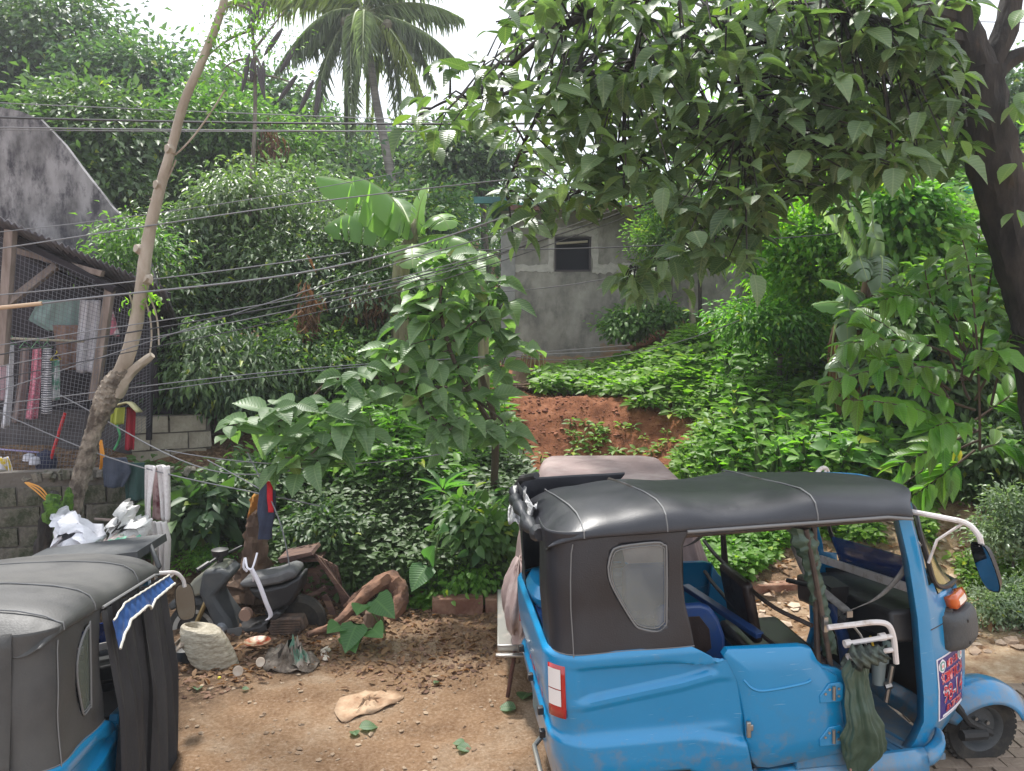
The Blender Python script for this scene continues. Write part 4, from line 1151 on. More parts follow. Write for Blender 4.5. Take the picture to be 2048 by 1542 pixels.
# green raincoat hung on the rack: loop knot on top, long folded body
o_ = tw(0.86, -0.70, 0.99)
coat_ = empty('raincoat', o_, 'dark green raincoat hanging bunched over the white foot rack', 'raincoat')
def tri_(x):
    x = (x / (2 * math.pi)) % 1.0; return 4 * abs(x - 0.5) - 1
def coatf(a, t):
    wx = 0.70 * interp([(0, 0.05), (0.10, 0.085), (0.25, 0.075), (0.45, 0.095), (0.72, 0.145), (0.82, 0.14), (0.93, 0.085), (1, 0.02)], t)[0]
    wy = interp([(0, 0.03), (0.3, 0.035), (0.8, 0.04), (1, 0.01)], t)[0]
    cx_ = interp([(0, 0.0), (0.3, 0.01), (0.75, 0.05), (1, 0.025)], t)[0]
    f = 1 + 0.30 * tri_(6 * a + 2.2 * t + 0.6 * math.sin(6 * t)) * min(1, t * 3 + .3) * (1 - 0.4 * t) + 0.12 * tri_(15 * a - 5 * t) + 0.06 * tri_(2 * a + 37 * t)
    edge = 1 + 0.10 * tri_(23 * t + a)
    return o_ + Vector((cx_ + wx * (0.75 + 0.25 * f) * edge * math.cos(a), wy * f * math.sin(a) + 0.015 * math.sin(9 * t), -0.54 * t + 0.018 * math.sin(4 * a + 2)))
mb = MB(); mb.grid(coatf, [2 * math.pi * k / 96 for k in range(97)], lin(0, 1, 60)); mb.build('coat_body', M_GREENCL, coat_, world=True, angle=70)
mb = MB()
mb.grid(lambda a, t: o_ + Vector((-0.035 + 0.16 * t + 0.0 * a, 0.0, 0.02 + 0.025 * t)) + Vector((0.02 * math.sin(a * 2), (0.055 - 0.02 * t) * math.sin(a), (0.055 - 0.025 * t) * math.cos(a))) * (1 + 0.2 * math.sin(t * 26 + 3 * a)), [2 * math.pi * k / 24 for k in range(25)], lin(0, 1, 26))
mb.build('bunched_sleeve', mat('green_camouflage_cloth', (0.015, 0.022, 0.018), 0.6, col2=(0.07, 0.09, 0.07), nscale=26, nfac=0.3), coat_, world=True, angle=180)
mb = MB()
for k in range(2):
    q = o_ + Vector((-0.02 + 0.10 * k, -0.02, -0.50)); mb.tube([q, q + Vector((0.012 * (1 - 2 * k), 0, -0.06)), q + Vector((-0.008, 0, -0.13 + 0.03 * k))], 0.005, 5)
mb.build('tie_cord', mat('pinkish_cord', (0.35, 0.2, 0.17), 0.8), coat_, world=True)

p = tw(1.245, -0.33, 0.885)
bt = empty('water_bottle', p, 'clear plastic bottle of pale water standing inside the blue tricycle', 'bottle')
mb = MB(); mb.lathe([(0.0, 0), (0.030, 0), (0.033, 0.01), (0.033, 0.11), (0.028, 0.14), (0.012, 0.17), (0.012, 0.185), (0, 0.185)], p, 'Z', 18); mb.build('bottle_body', thin_film('clear_bottle', (0.4, 0.5, 0.5), 0.6, 0.05), bt, world=True)
mb = MB(); mb.lathe([(0.0, 0.004), (0.031, 0.004), (0.031, 0.09), (0, 0.09)], p, 'Z', 18); mb.build('water', mat('pale_blue_water', (0.35, 0.62, 0.66), 0.1, coat=1), bt, world=True)
mb = MB(); mb.lathe([(0.0, 0.183), (0.016, 0.183), (0.016, 0.205), (0, 0.205)], p, 'Z', 14); mb.build('cap', M_STICK_WHITE, bt, world=True)
p = tw(1.17, -0.36, 0.70)
cp = empty('tool_cup', p, 'grey plastic cup holding a yellow handled tool by the driver footwell', 'cup')
mb = MB(); mb.lathe([(0.0, 0), (0.028, 0), (0.036, 0.12), (0.046, 0.12), (0.046, 0.15), (0.036, 0.15), (0.03, 0.03), (0, 0.03)], p, 'Z', 16); mb.build('cup_body', mat('cloudy_plastic', (0.22, 0.27, 0.27), 0.4), cp, world=True)
mb = MB(); mb.tube([p + Vector((0.0, 0, 0.10)), p + Vector((-0.05, 0.0, 0.25))], 0.006); mb.build('handle', mat('yellow_handle', (0.55, 0.38, 0.03), 0.4), cp, world=True)
mb = MB(); mb.tube([p + Vector((0.03, -0.03, -0.08)), p + Vector((0.055, -0.03, 0.11))], 0.013); mb.tube([p + Vector((0.02, -0.03, 0.0)), p + Vector((0.05, -0.03, 0.01))], 0.02); mb.build('steel_tool', M_STEEL, cp, world=True)
p = tw(0.93, -0.50, 0.82)
bag = empty('rolled_rag', p, 'pale rag stuffed behind the green raincoat on the blue tricycle', 'rag')
mb = MB(); mb.grid(lambda a, t: p + Vector((0.06 * math.cos(a) * math.sin(t * 3.14), 0.03 * math.sin(a) * math.sin(t * 3.14), 0.11 * t - 0.05)) * (1 + 0.15 * math.sin(5 * a + 8 * t)), lin(0, 2 * math.pi, 17), lin(0.02, 0.98, 10)); mb.build('rag_cloth', mat('pale_rag', (0.28, 0.24, 0.22), 0.8, bump=0.4, bscale=30), bag, world=True, angle=180)

# ---- second tricycle, lower down on the left, black curtain drawn and blue quilted valance
trike2 = empty('motor_tricycle', (-2.53, 3.27, -0.40), 'blue motor tricycle with a faded grey roof and drawn black side curtains', 'tricycle', rot=(0, math.radians(9.5), math.radians(100.4)))
far_crown = [(0.0, -0.622, 1.632), (0.03, -0.618, 1.665), (0.09, -0.595, 1.70), (0.17, -0.545, 1.73), (0.26, -0.44, 1.755), (0.38, -0.25, 1.775), (0.5, 0.0, 1.78), (0.62, 0.25, 1.775), (0.76, 0.44, 1.755), (0.88, 0.54, 1.72), (0.95, 0.595, 1.68), (1.0, 0.61, 1.632)]
win_l = [(-0.25, 1.45), (-0.22, 1.52), (-0.15, 1.575), (-0.095, 1.59), (-0.085, 1.575), (-0.06, 1.24), (-0.075, 1.215), (-0.14, 1.205), (-0.17, 1.225), (-0.235, 1.36)]
build_trike(trike2, dict(vinyl=M_VINYL_OLD, crown=far_crown, window=win_l, film=M_PVC_OLD, closed=True, myaw=-0.22, mtilt=0.22))
M_CURT = mat('black_curtain_cloth', (0.016, 0.015, 0.017), 0.75, col2=(0.026, 0.025, 0.027), nscale=3, bump=0.25, bscale=90, stretch=(1, 1, 0.3), dirt=(0.07, 0.065, 0.06), dscale=1.5, dlo=0.5, dhi=0.85)
def cur(x0, x1, z0, z1, ph, yy):
    mb = MB()
    def f(s, t):
        x = x0 + (x1 - x0) * s; am = 0.010 + 0.022 * t
        sp = 1 + 0.10 * t
        return (x0 + (x - x0) * sp, -(yy + am * math.sin(s * 34 + ph) * 0.7 + am * math.sin(s * 13 + 2 * t + ph) + 0.07 * min(1, t * 2)), z1 + (z0 - z1) * t)
    mb.grid(f, lin(0, 1, 70), lin(0, 1, 22)); return mb
cur(0.08, 0.66, 0.62, 1.62, 0, 0.622).build('side_curtain', M_CURT, trike2, angle=180)
cur(0.62, 1.17, 0.50, 1.62, 2, 0.640).build('side_curtain', M_CURT, trike2, angle=180)
M_QUILT = mat('blue_quilted_vinyl', (0.02, 0.065, 0.22), 0.45, col2=(0.03, 0.09, 0.28), nscale=4, coat=0.2)
def vwid(x): return (0.85 + 0.12 * _s(0.2, 0.5, x)) * interp([(0.07, 0.16), (0.10, 0.135), (0.25, 0.10), (0.55, 0.075), (0.60, 0.085), (0.64, 0.115), (0.68, 0.085), (0.72, 0.072), (1.17, 0.055)], x)[0]
mb = MB()
def val(x, t):
    w = vwid(x); z = 1.622 - w * t - (0.05 * max(0, 0.25 - x) / 0.18 if x < 0.25 else 0)
    q = abs(((x * 10 + t * w * 10) % 1) - 0.5) * abs(((x * 10 - t * w * 10) % 1) - 0.5) * 4
    return (x, -(0.675 + 0.03 * t + 0.007 * math.sqrt(q)), z)
mb.grid(val, lin(0.07, 1.17, 140), lin(0, 1, 12)); mb.build('quilted_valance', M_QUILT, trike2, solid=0.004, angle=180)
M_TRIM = mat('cream_piping', (0.50, 0.48, 0.42), 0.6)
mb = MB(); mb.tube([Vector(val(x, 1)) + Vector((0, -0.004, 0)) for x in lin(0.07, 1.17, 50)], 0.007, 6); mb.tube([Vector(val(x, 0)) + Vector((0, -0.004, 0)) for x in lin(0.07, 1.17, 40)], 0.005, 6); mb.build('valance_piping', M_TRIM, trike2)
mb = MB()
for rr in (0.05, 0.035, 0.02): mb.tube([(0.63 + rr * math.cos(a) * 0.6, -0.678, 1.56 + rr * math.sin(a)) for a in lin(0, 2 * math.pi, 20)], 0.004, 5)
mb.build('valance_emblem', M_STICK_WHITE, trike2)

# ================================================================= BUILDINGS AND WALLS
M_PLASTER = mat('weathered_cement_plaster', (0.15, 0.14, 0.125), 0.9, col2=(0.36, 0.335, 0.30), nscale=1.9, nfac=0.6, bump=0.4, bscale=14, stretch=(1, 1, 0.7), detail=12, dirt=(0.10, 0.095, 0.09), dscale=2.6, dlo=0.50, dhi=0.70)
M_PATCH = mat('newer_cement_patch', (0.36, 0.34, 0.31), 0.9, col2=(0.46, 0.43, 0.40), nscale=8, bump=0.5, bscale=20)
M_SOILSTAIN = mat('soil_splashed_plaster', (0.25, 0.20, 0.16), 0.9, col2=(0.33, 0.20, 0.11), nscale=2.5, bump=0.3, bscale=20)
M_DARKROOM = mat('dark_room', (0.006, 0.007, 0.013), 0.9)  # darkness of the unlit rooms is put into this near-black colour
M_TEALROOF = mat('teal_painted_sheet', (0.015, 0.08, 0.08), 0.5, col2=(0.03, 0.14, 0.13), nscale=4)
M_RUSTWOOD = mat('rusty_fascia', (0.05, 0.022, 0.018), 0.8, col2=(0.12, 0.05, 0.035), nscale=8)

D = 14.5
house = empty('house', (at(1200, 735, D).x, D, 1.4), 'grey cement plastered house with one small dark window above the red bank', 'house')
xl, xr = at(1003, 600, D).x, at(1640, 600, D).x
zb, zt_ = 1.15, 4.62
wx0, wx1 = at(1109, 500, D).x, at(1182, 500, D).x
wz0, wz1 = at(1140, 543, D).z, at(1140, 473, D).z
mb = MB()
mb.box(((xl + wx0) / 2, D + 0.1, (zb + zt_) / 2), (wx0 - xl, 0.2, zt_ - zb))
mb.box(((xr + wx1) / 2, D + 0.1, (zb + zt_) / 2), (xr - wx1, 0.2, zt_ - zb))
mb.box(((wx0 + wx1) / 2, D + 0.1, (zb + wz0) / 2), (wx1 - wx0, 0.2, wz0 - zb))
mb.box(((wx0 + wx1) / 2, D + 0.1, (wz1 + zt_) / 2), (wx1 - wx0, 0.2, zt_ - wz1))
mb.build('wall', M_PLASTER, house, smooth=False, world=True)
mb = MB(); mb.box((xl + 0.1, D + 2.3, (zb + zt_) / 2), (0.2, 4.2, zt_ - zb)); mb.box((xr - 0.1, D + 2.3, (zb + zt_) / 2), (0.2, 4.2, zt_ - zb)); mb.box(((xl + xr) / 2, D + 4.3, (zb + zt_) / 2), (xr - xl - 0.4, 0.2, zt_ - zb)); mb.build('wall', M_PLASTER, house, smooth=False, world=True)
mb = MB(); mb.box((xl + 0.12, D - 0.012, (zb + zt_) / 2), (0.26, 0.03, zt_ - zb)); mb.build('corner_column', mat('column_plaster', (0.22, 0.215, 0.21), 0.9, col2=(0.32, 0.31, 0.30), nscale=3, bump=0.3), house, world=True, bevel=0.01)
def patch(name, pts, m, th=0.012):
    mb = MB(); P = spline([(at(x, y, D).x, 0, at(x, y, D).z) for x, y in pts] + [(at(*pts[0], D).x, 0, at(*pts[0], D).z)], 4)[:-1]
    mb.prism([(p.x + 0.02 * math.sin(i * 2.1), p.z + 0.02 * math.cos(i * 1.7)) for i, p in enumerate(P)], D - th, D + 0.02); return mb.build(name, m, house, smooth=False, world=True)
def strip(name, x0, y0, x1, y1, m, th=0.010, seed=0, wob=3.0):
    """hand-trowelled patch: a rectangle in the wall with a wandering edge"""
    rg = random.Random(seed); n_ = 14; P = []
    for i in range(n_): P.append((x0 + (x1 - x0) * i / n_, y0 + rg.uniform(-wob, wob)))
    for i in range(6): P.append((x1 + rg.uniform(-wob, wob), y0 + (y1 - y0) * i / 6))
    for i in range(n_): P.append((x1 + (x0 - x1) * i / n_, y1 + rg.uniform(-wob, wob)))
    for i in range(6): P.append((x0 + rg.uniform(-wob, wob), y1 + (y0 - y1) * i / 6))
    mb = MB(); mb.prism([(at(x, y, D).x, at(x, y, D).z) for x, y in P], D - th, D + 0.02); mb.build(name, m, house, smooth=False, world=True)
strip('cement_patch', 1095, 455, 1194, 471, M_PATCH, 0.010, 1)
strip('cement_patch', 1096, 470, 1107, 545, M_PATCH, 0.008, 2, 2)
strip('cement_patch', 1184, 470, 1196, 545, M_PATCH, 0.012, 3, 2)
strip('cement_patch', 1026, 530, 1098, 543, M_PATCH, 0.009, 4, 2)
strip('cement_patch', 1190, 527, 1262, 546, M_PATCH, 0.011, 5, 3)
strip('mud_stain', 1026, 712, 1210, 800, M_SOILSTAIN, 0.005, 6, 4)
strip('mud_stain', 1200, 690, 1300, 800, M_SOILSTAIN, 0.007, 7, 6)
strip('mud_stain', 1290, 640, 1500, 800, M_SOILSTAIN, 0.009, 8, 9)
fr = MB(); cx_, cz_ = (wx0 + wx1) / 2, (wz0 + wz1) / 2; w_, h_ = wx1 - wx0, wz1 - wz0
for c, d in (((cx_, D + 0.03, wz1 - 0.015), (w_, 0.08, 0.03)), ((cx_, D + 0.03, wz0 + 0.015), (w_, 0.08, 0.03)), ((wx0 + 0.015, D + 0.03, cz_), (0.03, 0.08, h_ - 0.06)), ((wx1 - 0.015, D + 0.03, cz_), (0.03, 0.08, h_ - 0.06))): fr.box(c, d)
wn_ = fr.build('window', mat('dark_window_frame', (0.05, 0.04, 0.045), 0.7), house, world=True)
mb = MB(); mb.box((cx_, D + 0.16, cz_), (w_, 0.02, h_)); mb.build('pane', M_DARKROOM, wn_, world=True)  # sheet behind the open window, coloured as the dark inside
mb = MB(); mb.tube([(wx0 + 0.03, D + 0.03, wz1 - 0.125), (wx1 - 0.06, D + 0.03, wz1 - 0.085)], 0.022, 6); mb.build('broken_slat', mat('bamboo_slat', (0.42, 0.36, 0.28), 0.7), wn_, world=True)
mb = MB(); mb.box(((xl + xr) / 2 + 0.25, D + 1.9, 4.57), (xr - xl + 0.9, 5.2, 0.07), (0.03, 0, 0)); rf = mb.build('roof', M_TEALROOF, house, world=True)
mb = MB(); mb.box(((xl + xr) / 2 + 0.25, D - 0.72, 4.44), (xr - xl + 0.2, 0.04, 0.09)); mb.build('fascia', M_RUSTWOOD, rf, world=True)
mb = MB(); mb.box((at(985, 400, 14).x, D - 0.76, 4.56), (0.62, 0.08, 0.11)); mb.build('gutter', M_TEALROOF, rf, world=True)

# far flat-roofed building behind the palm
bl = empty('hilltop_building', (at(725, 280, 36).x, 38, 4.5), 'pale flat roofed building on the hilltop behind the coconut palm', 'building')
a0, a1 = at(655, 250, 36), at(792, 300, 36)
mb = MB(); mb.box(((a0.x + a1.x) / 2, 38.2, (a0.z + at(0, 274, 36).z) / 2), (a1.x - a0.x, 4.4, a0.z - at(0, 274, 36).z)); mb.build('roof', mat('grey_parapet', (0.16, 0.16, 0.17), 0.8, col2=(0.24, 0.24, 0.25), nscale=2), bl, world=True)
mb = MB(); mb.box(((a0.x + a1.x) / 2 + 0.2, 38.4, (at(0, 274, 36).z + 4.2) / 2), (a1.x - a0.x - 0.7, 3.6, at(0, 274, 36).z - 4.2)); wl2 = mb.build('wall', mat('white_wash', (0.55, 0.56, 0.62), 0.8), bl, world=True)
for k in range(3):
    mb = MB(); mb.box((a0.x + 0.9 + k * 0.85, 36.58, a1.z - 0.2), (0.45, 0.05, 0.6)); mb.build('window', M_DARKROOM, bl, world=True)

# ---------------------------------------------------------------- left: gable wall, shelter, block walls
M_GABLE = mat('moss_streaked_cement', (0.058, 0.054, 0.055), 0.92, col2=(0.27, 0.26, 0.265), nscale=2.2, nfac=0.45, bump=0.4, bscale=10, stretch=(1, 1, 0.5), detail=12, dirt=(0.045, 0.042, 0.05), dscale=5, dlo=0.47, dhi=0.62)
D = 9.6
gp = [(-260, 150), (0, 214), (40, 222), (80, 238), (128, 288), (170, 345), (225, 415), (262, 452), (292, 500), (310, 560), (312, 620), (312, 700), (-260, 760)]
mb = MB(); mb.prism([(at(x, y, D).x, at(x, y, D).z) for x, y in gp], D, D + 0.08)
gw = mb.build('gable_wall', M_GABLE, None, smooth=False); tag(gw, 'tall cement gable wall streaked with dark mould above the shelter roof', 'wall')

M_WOOD = mat('weathered_timber', (0.16, 0.12, 0.10), 0.85, col2=(0.27, 0.215, 0.19), nscale=5, nfac=0.6, bump=0.3, bscale=25, stretch=(3, 3, 0.5))
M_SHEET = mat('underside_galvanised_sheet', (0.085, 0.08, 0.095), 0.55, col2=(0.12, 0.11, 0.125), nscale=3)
M_SHADE = mat('interior_shade_tone', (0.010, 0.008, 0.012), 0.9, col2=(0.026, 0.020, 0.025), nscale=4)  # shade inside the shelter is put into this near-black colour
M_WIRE = mat('wire_mesh_steel', (0.12, 0.12, 0.14), 0.6)
shel = empty('laundry_shelter', (-4.2, 8.0, 1.2), 'lean-to laundry shelter with timber posts, wire mesh and corrugated roof', 'shelter')
# corrugated roof: eave from upper left falling to the right
e0, e1 = at(-120, 385, 7.3), at(330, 577, 8.3)
bk0, bk1 = e0 + Vector((0.0, 1.7, -0.62)), e1 + Vector((-0.25, 1.0, -0.48))
mb = MB()
def rfn(u, v):
    a = e0.lerp(e1, u); b_ = bk0.lerp(bk1, u); p = a.lerp(b_, v)
    return (p.x, p.y, p.z + 0.018 * math.sin(u * 2 * math.pi * 34))
mb.grid(rfn, lin(0, 1, 34 * 8 + 1), [0, 0.5, 1]); mb.build('corrugated_roof', M_SHEET, shel, solid=0.004, world=True, angle=180)
def lb(name, a, b_, w, h, m=M_WOOD):
    mb = MB(); mb.beam(a, b_, w, h, up=(0, 1, 0)); return mb.build(name, m, shel, world=True, bevel=0.006)
lb('post', at(4, 730, 7.7), at(22, 460, 7.7), 0.085, 0.085)
lb('post', at(188, 800, 8.05), at(220, 580, 8.05), 0.08, 0.08)
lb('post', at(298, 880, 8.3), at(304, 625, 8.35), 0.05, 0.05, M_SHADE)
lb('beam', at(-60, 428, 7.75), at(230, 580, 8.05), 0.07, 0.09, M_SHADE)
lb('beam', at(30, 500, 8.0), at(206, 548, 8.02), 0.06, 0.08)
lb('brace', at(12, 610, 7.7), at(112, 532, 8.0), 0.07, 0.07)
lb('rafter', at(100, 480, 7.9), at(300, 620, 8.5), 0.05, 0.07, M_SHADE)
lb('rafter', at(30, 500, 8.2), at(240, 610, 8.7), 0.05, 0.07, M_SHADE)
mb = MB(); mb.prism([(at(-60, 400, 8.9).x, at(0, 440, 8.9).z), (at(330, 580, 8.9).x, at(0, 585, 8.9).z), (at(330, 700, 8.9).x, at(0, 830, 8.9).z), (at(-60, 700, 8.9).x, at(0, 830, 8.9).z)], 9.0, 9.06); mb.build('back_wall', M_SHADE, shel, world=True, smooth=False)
mb = MB(); mb.prism([(at(-60, 700, 8.8).x, at(0, 820, 8.8).z), (at(290, 700, 8.8).x, at(0, 820, 8.8).z), (at(290, 980, 8.8).x, 0.9), (at(-60, 980, 8.8).x, 0.9)], 8.8, 8.85); mb.build('low_wall', mat('shaded_block_interior', (0.045, 0.04, 0.043), 0.9, col2=(0.085, 0.078, 0.08), nscale=6), shel, world=True, smooth=False)  # low wall: block colour darkened to carry the shelter's inner shade
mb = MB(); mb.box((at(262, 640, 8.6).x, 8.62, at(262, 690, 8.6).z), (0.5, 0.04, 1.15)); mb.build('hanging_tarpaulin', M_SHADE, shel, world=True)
# wire mesh in two bays
mb = MB()
def mesh_bay(q00, q10, q11, q01, nx_, nz_):
    for i in range(nx_ + 1):
        u = i / nx_; a = q00.lerp(q10, u); b_ = q01.lerp(q11, u); mb.beam(a, b_, 0.003, 0.003)
    for j in range(nz_ + 1):
        v = j / nz_; a = q00.lerp(q01, v); b_ = q10.lerp(q11, v); mb.beam(a, b_, 0.003, 0.003)
mesh_bay(at(-30, 960, 7.66), at(150, 960, 7.9), at(210, 570, 8.0), at(-10, 470, 7.66), 26, 54)
mesh_bay(at(160, 955, 7.95), at(300, 850, 8.28), at(300, 620, 8.3), at(212, 580, 8.02), 16, 40)
mb.build('wire_mesh', M_WIRE, shel, world=True, smooth=False, clean=False)['kind'] = 'stuff'

# block walls: every block a part, mortar recessed behind
M_BLOCK = mat('concrete_hollow_block', (0.09, 0.082, 0.07), 0.95, col2=(0.27, 0.24, 0.20), nscale=6, nfac=0.6, bump=0.9, bscale=30, dirt=(0.035, 0.042, 0.022), dscale=3.2, dlo=0.42, dhi=0.6)
M_BLOCK2 = mat('buff_hollow_block', (0.23, 0.20, 0.155), 0.95, col2=(0.36, 0.325, 0.26), nscale=4, nfac=0.5, bump=0.6, bscale=30)
M_MORTAR = mat('mortar', (0.12, 0.105, 0.09), 0.95, bump=0.6, bscale=30)
def block_wall(name, label, p0, p1, z0, rows, m, bw=0.39, bh=0.19, top=None):
    r = empty(name, (p0[0], p0[1], z0), label, 'wall')
    a, b_ = Vector((p0[0], p0[1], 0)), Vector((p1[0], p1[1], 0)); L = (b_ - a).length; d = (b_ - a).normalized(); ang = math.atan2(d.y, d.x)
    nrm = Vector((-d.y, d.x, 0))
    mb = MB(); c = (a + b_) / 2 + nrm * 0.09; mb.box((c.x, c.y, z0 + rows * bh / 2 - 0.03), (L - 0.02, 0.13, rows * bh - 0.05), (0, 0, ang)); mb.build('mortar_bed', M_MORTAR, r, world=True, smooth=False)
    shapes = []
    for k in range(5):
        mb = MB(); w = bw - 0.016; 
        bv = []
        mb.box((0, 0, 0), (w, 0.15, bh - 0.016), (0.01 * math.sin(k), 0.012 * math.cos(k * 2), 0.01 * math.sin(k * 3)))
        mb.v = [(x + random.uniform(-.006, .006), y + random.uniform(-.006, .006), z + random.uniform(-.006, .006)) for x, y, z in mb.v]
        o = mb.build('b', m, None, smooth=False); shapes.append(o.data); bpy.data.objects.remove(o)
    for j in range(rows):
        x = -bw / 2 if j % 2 else 0
        i = 0
        while x < L - 0.1:
            x0, x1 = max(x, 0), min(x + bw, L)
            cxx = (x0 + x1) / 2
            if x1 - x0 > 0.08 and (top is None or z0 + (j + 0.5) * bh < top(a + d * cxx)):
                o = bpy.data.objects.new('block', shapes[(i * 3 + j * 2) % 5]); COL.objects.link(o); o.parent = r
                p = a + d * cxx + nrm * (0.075 + random.uniform(-.008, .008))
                o.location = (p.x - p0[0], p.y - p0[1], (j + 0.5) * bh)
                o.rotation_euler = (0, 0, ang + random.uniform(-.015, .015)); o.scale = ((x1 - x0) / bw, 1, 1)
            x += bw; i += 1
    return r
pA, pB = at(-60, 1000, 7.25), at(262, 1000, 7.55)
block_wall('retaining_wall', 'low mossy wall of grey hollow blocks below the laundry shelter', pA, pB, 0.05, 6, M_BLOCK, top=lambda p: at(0, 935 + 38 * sstep(-3.6, -3.9, p.x) + 18 * math.sin(p.x * 9), 7.3).z + 0.02)
pA, pB = at(262, 900, 8.6), at(424, 900, 8.9)
block_wall('upper_block_wall', 'buff hollow block wall under the overhanging tree', pA, pB, 0.55, 5, M_BLOCK2, top=lambda p: 1.52 + 0.06 * math.sin(p.x * 7))
# rubble along the top of the retaining wall
rb = MB()
for i in range(60):
    x = -4.9 + i * 0.03 + random.uniform(-.02, .02); s = random.uniform(.02, .06)
    p = Vector((x, 7.38 + 0.15 * (x + 4.9) / 1.5 + random.uniform(-.05, .06), at(0, 958, 7.3).z + random.uniform(-.02, .03)))
    rb.box(p, (s * 1.6, s, s), (random.random() * 3, random.random() * 3, random.random() * 3))
o = rb.build('loose_rubble', M_BLOCK, None, smooth=False, clean=False); tag(o, 'loose mortar rubble lying along the top of the mossy block wall', 'rubble', kind='stuff')

# ---------------------------------------------------------------- right: shed, pale wall, tarpaulin
sh_ = empty('hillside_shed', (at(1900, 560, 11).x, 11.5, 2.2), 'dark shed with a pale cement upper wall and green tarpaulin, far right', 'shed')
mb = MB(); mb.prism([(at(1905, 0, 10.5).x, at(0, 540, 10.5).z), (at(2012, 0, 10.5).x, at(0, 540, 10.5).z), (at(2010, 0, 10.5).x, at(0, 452, 10.5).z), (at(1905, 0, 10.5).x, at(0, 452, 10.5).z)], 10.5, 10.7)
mb.build('upper_wall', mat('pale_cement', (0.36, 0.37, 0.33), 0.9, col2=(0.50, 0.52, 0.47), nscale=2.5, bump=0.3, dirt=(0.14, 0.14, 0.11), dscale=1.5, dlo=0.5, dhi=0.65), sh_, world=True, smooth=False)
mb = MB(); mb.box((at(1890, 560, 10.8).x, 11.4, at(0, 600, 10.8).z), (1.9, 1.2, 1.3)); mb.build('lower_wall', mat('dark_boards', (0.035, 0.034, 0.038), 0.9, col2=(0.09, 0.085, 0.085), nscale=3, stretch=(6, 6, 0.6)), sh_, world=True, smooth=False)
mb = MB(); mb.grid(lambda u, v: at(1925 + 180 * u, 545 - 50 * u + v * (70 + 20 * u) + 8 * math.sin(u * 9), 10.3 - 0.5 * v), lin(0, 1, 12), lin(0, 1, 5)); mb.build('tarpaulin', mat('dark_teal_tarpaulin', (0.012, 0.05, 0.05), 0.5, bump=0.4, bscale=5), sh_, world=True, solid=0.006)
mb = MB(); mb.box((at(1975, 400, 12).x, 12.2, at(0, 395, 12).z), (0.55, 0.05, 0.32), (0, 0.15, 0)); mb.build('turquoise_sheet', mat('turquoise_sheet', (0.05, 0.42, 0.42), 0.4), sh_, world=True)
mb = MB(); mb.box((at(1990, 660, 9.5).x, 10.2, at(0, 665, 9.5).z), (1.2, 0.5, 0.4)); mb.build('ochre_sheet', mat('ochre_board', (0.36, 0.24, 0.13), 0.8), sh_, world=True, smooth=False)

# ================================================================= LAUNDRY AND YARD THINGS
def cmat(n, c, c2=None, **k): return mat(n, c, 0.85, col2=c2, bump=0.25, bscale=60, **k)
def cloth(name, label, cat, rows, D, m, fold=0.02, nf=9, group=None, seed=0.0):
    """hanging cloth: rows (py, xl, xr) down its outline; real folds and thickness"""
    top = at((rows[0][1] + rows[0][2]) / 2, rows[0][0], D)
    mb = MB()
    def f(u, t):
        py = rows[0][0] + (rows[-1][0] - rows[0][0]) * t
        a, b_ = interp(rows, py)
        p = at(a + (b_ - a) * u, py, D)
        k = fold * (0.35 + 0.65 * t)
        return p + Vector((0, k * math.sin(u * nf + seed + t * 1.2) + 0.4 * k * math.sin(u * nf * 2.3 + seed * 2), 0.15 * k * math.sin(u * nf)))
    mb.grid(f, lin(0, 1, 30), lin(0, 1, 20))
    root = empty(name, top, label, cat, group)
    mb.build('cloth', m, root, solid=0.006, world=True, angle=180)
    return root
def hanger(root, px, py, D, col):
    mb = MB(); p = at(px, py, D)
    mb.tube([p + Vector((0.01, 0, 0.07)), p + Vector((0.02, 0, 0.05)), p + Vector((0, 0, 0.03)), p + Vector((0, 0.10, -0.03)), p + Vector((0, -0.10, -0.03)), p + Vector((0, 0, 0.03))], 0.005, 5)
    mb.build('hanger', col, root, world=True)
M_HG = mat('coloured_hanger', (0.10, 0.30, 0.12), 0.4)
M_HY = mat('yellow_hanger', (0.6, 0.5, 0.02), 0.4)
m_teal = cmat('pale_teal_cloth', (0.13, 0.20, 0.19), (0.20, 0.28, 0.26), nscale=4)
cloth('shirt', 'wide pale teal cloth hanging deep inside the shelter', 'cloth', [(600, 78, 168), (640, 55, 176), (662, 95, 168)], 8.7, m_teal, nf=14)
cloth('towel', 'brown cloth hanging between the teal cloth and the white sheet', 'cloth', [(650, 105, 162), (740, 118, 160)], 8.66, cmat('brown_cloth', (0.15, 0.085, 0.065), (0.21, 0.13, 0.10), nscale=5), nf=10)
cloth('sheet', 'long white sheet hanging beside the middle shelter post', 'sheet', [(600, 160, 202), (700, 152, 196), (745, 150, 192)], 8.55, cmat('grey_white_cloth', (0.38, 0.37, 0.40), (0.48, 0.47, 0.50), nscale=6), nf=12)
cloth('shirt', 'pink and white shirt at the far right inside the shelter', 'shirt', [(608, 206, 222), (672, 212, 243)], 8.6, cmat('pink_white_cloth', (0.42, 0.12, 0.17), (0.55, 0.50, 0.52), nscale=9, nfac=0.2), nf=6)
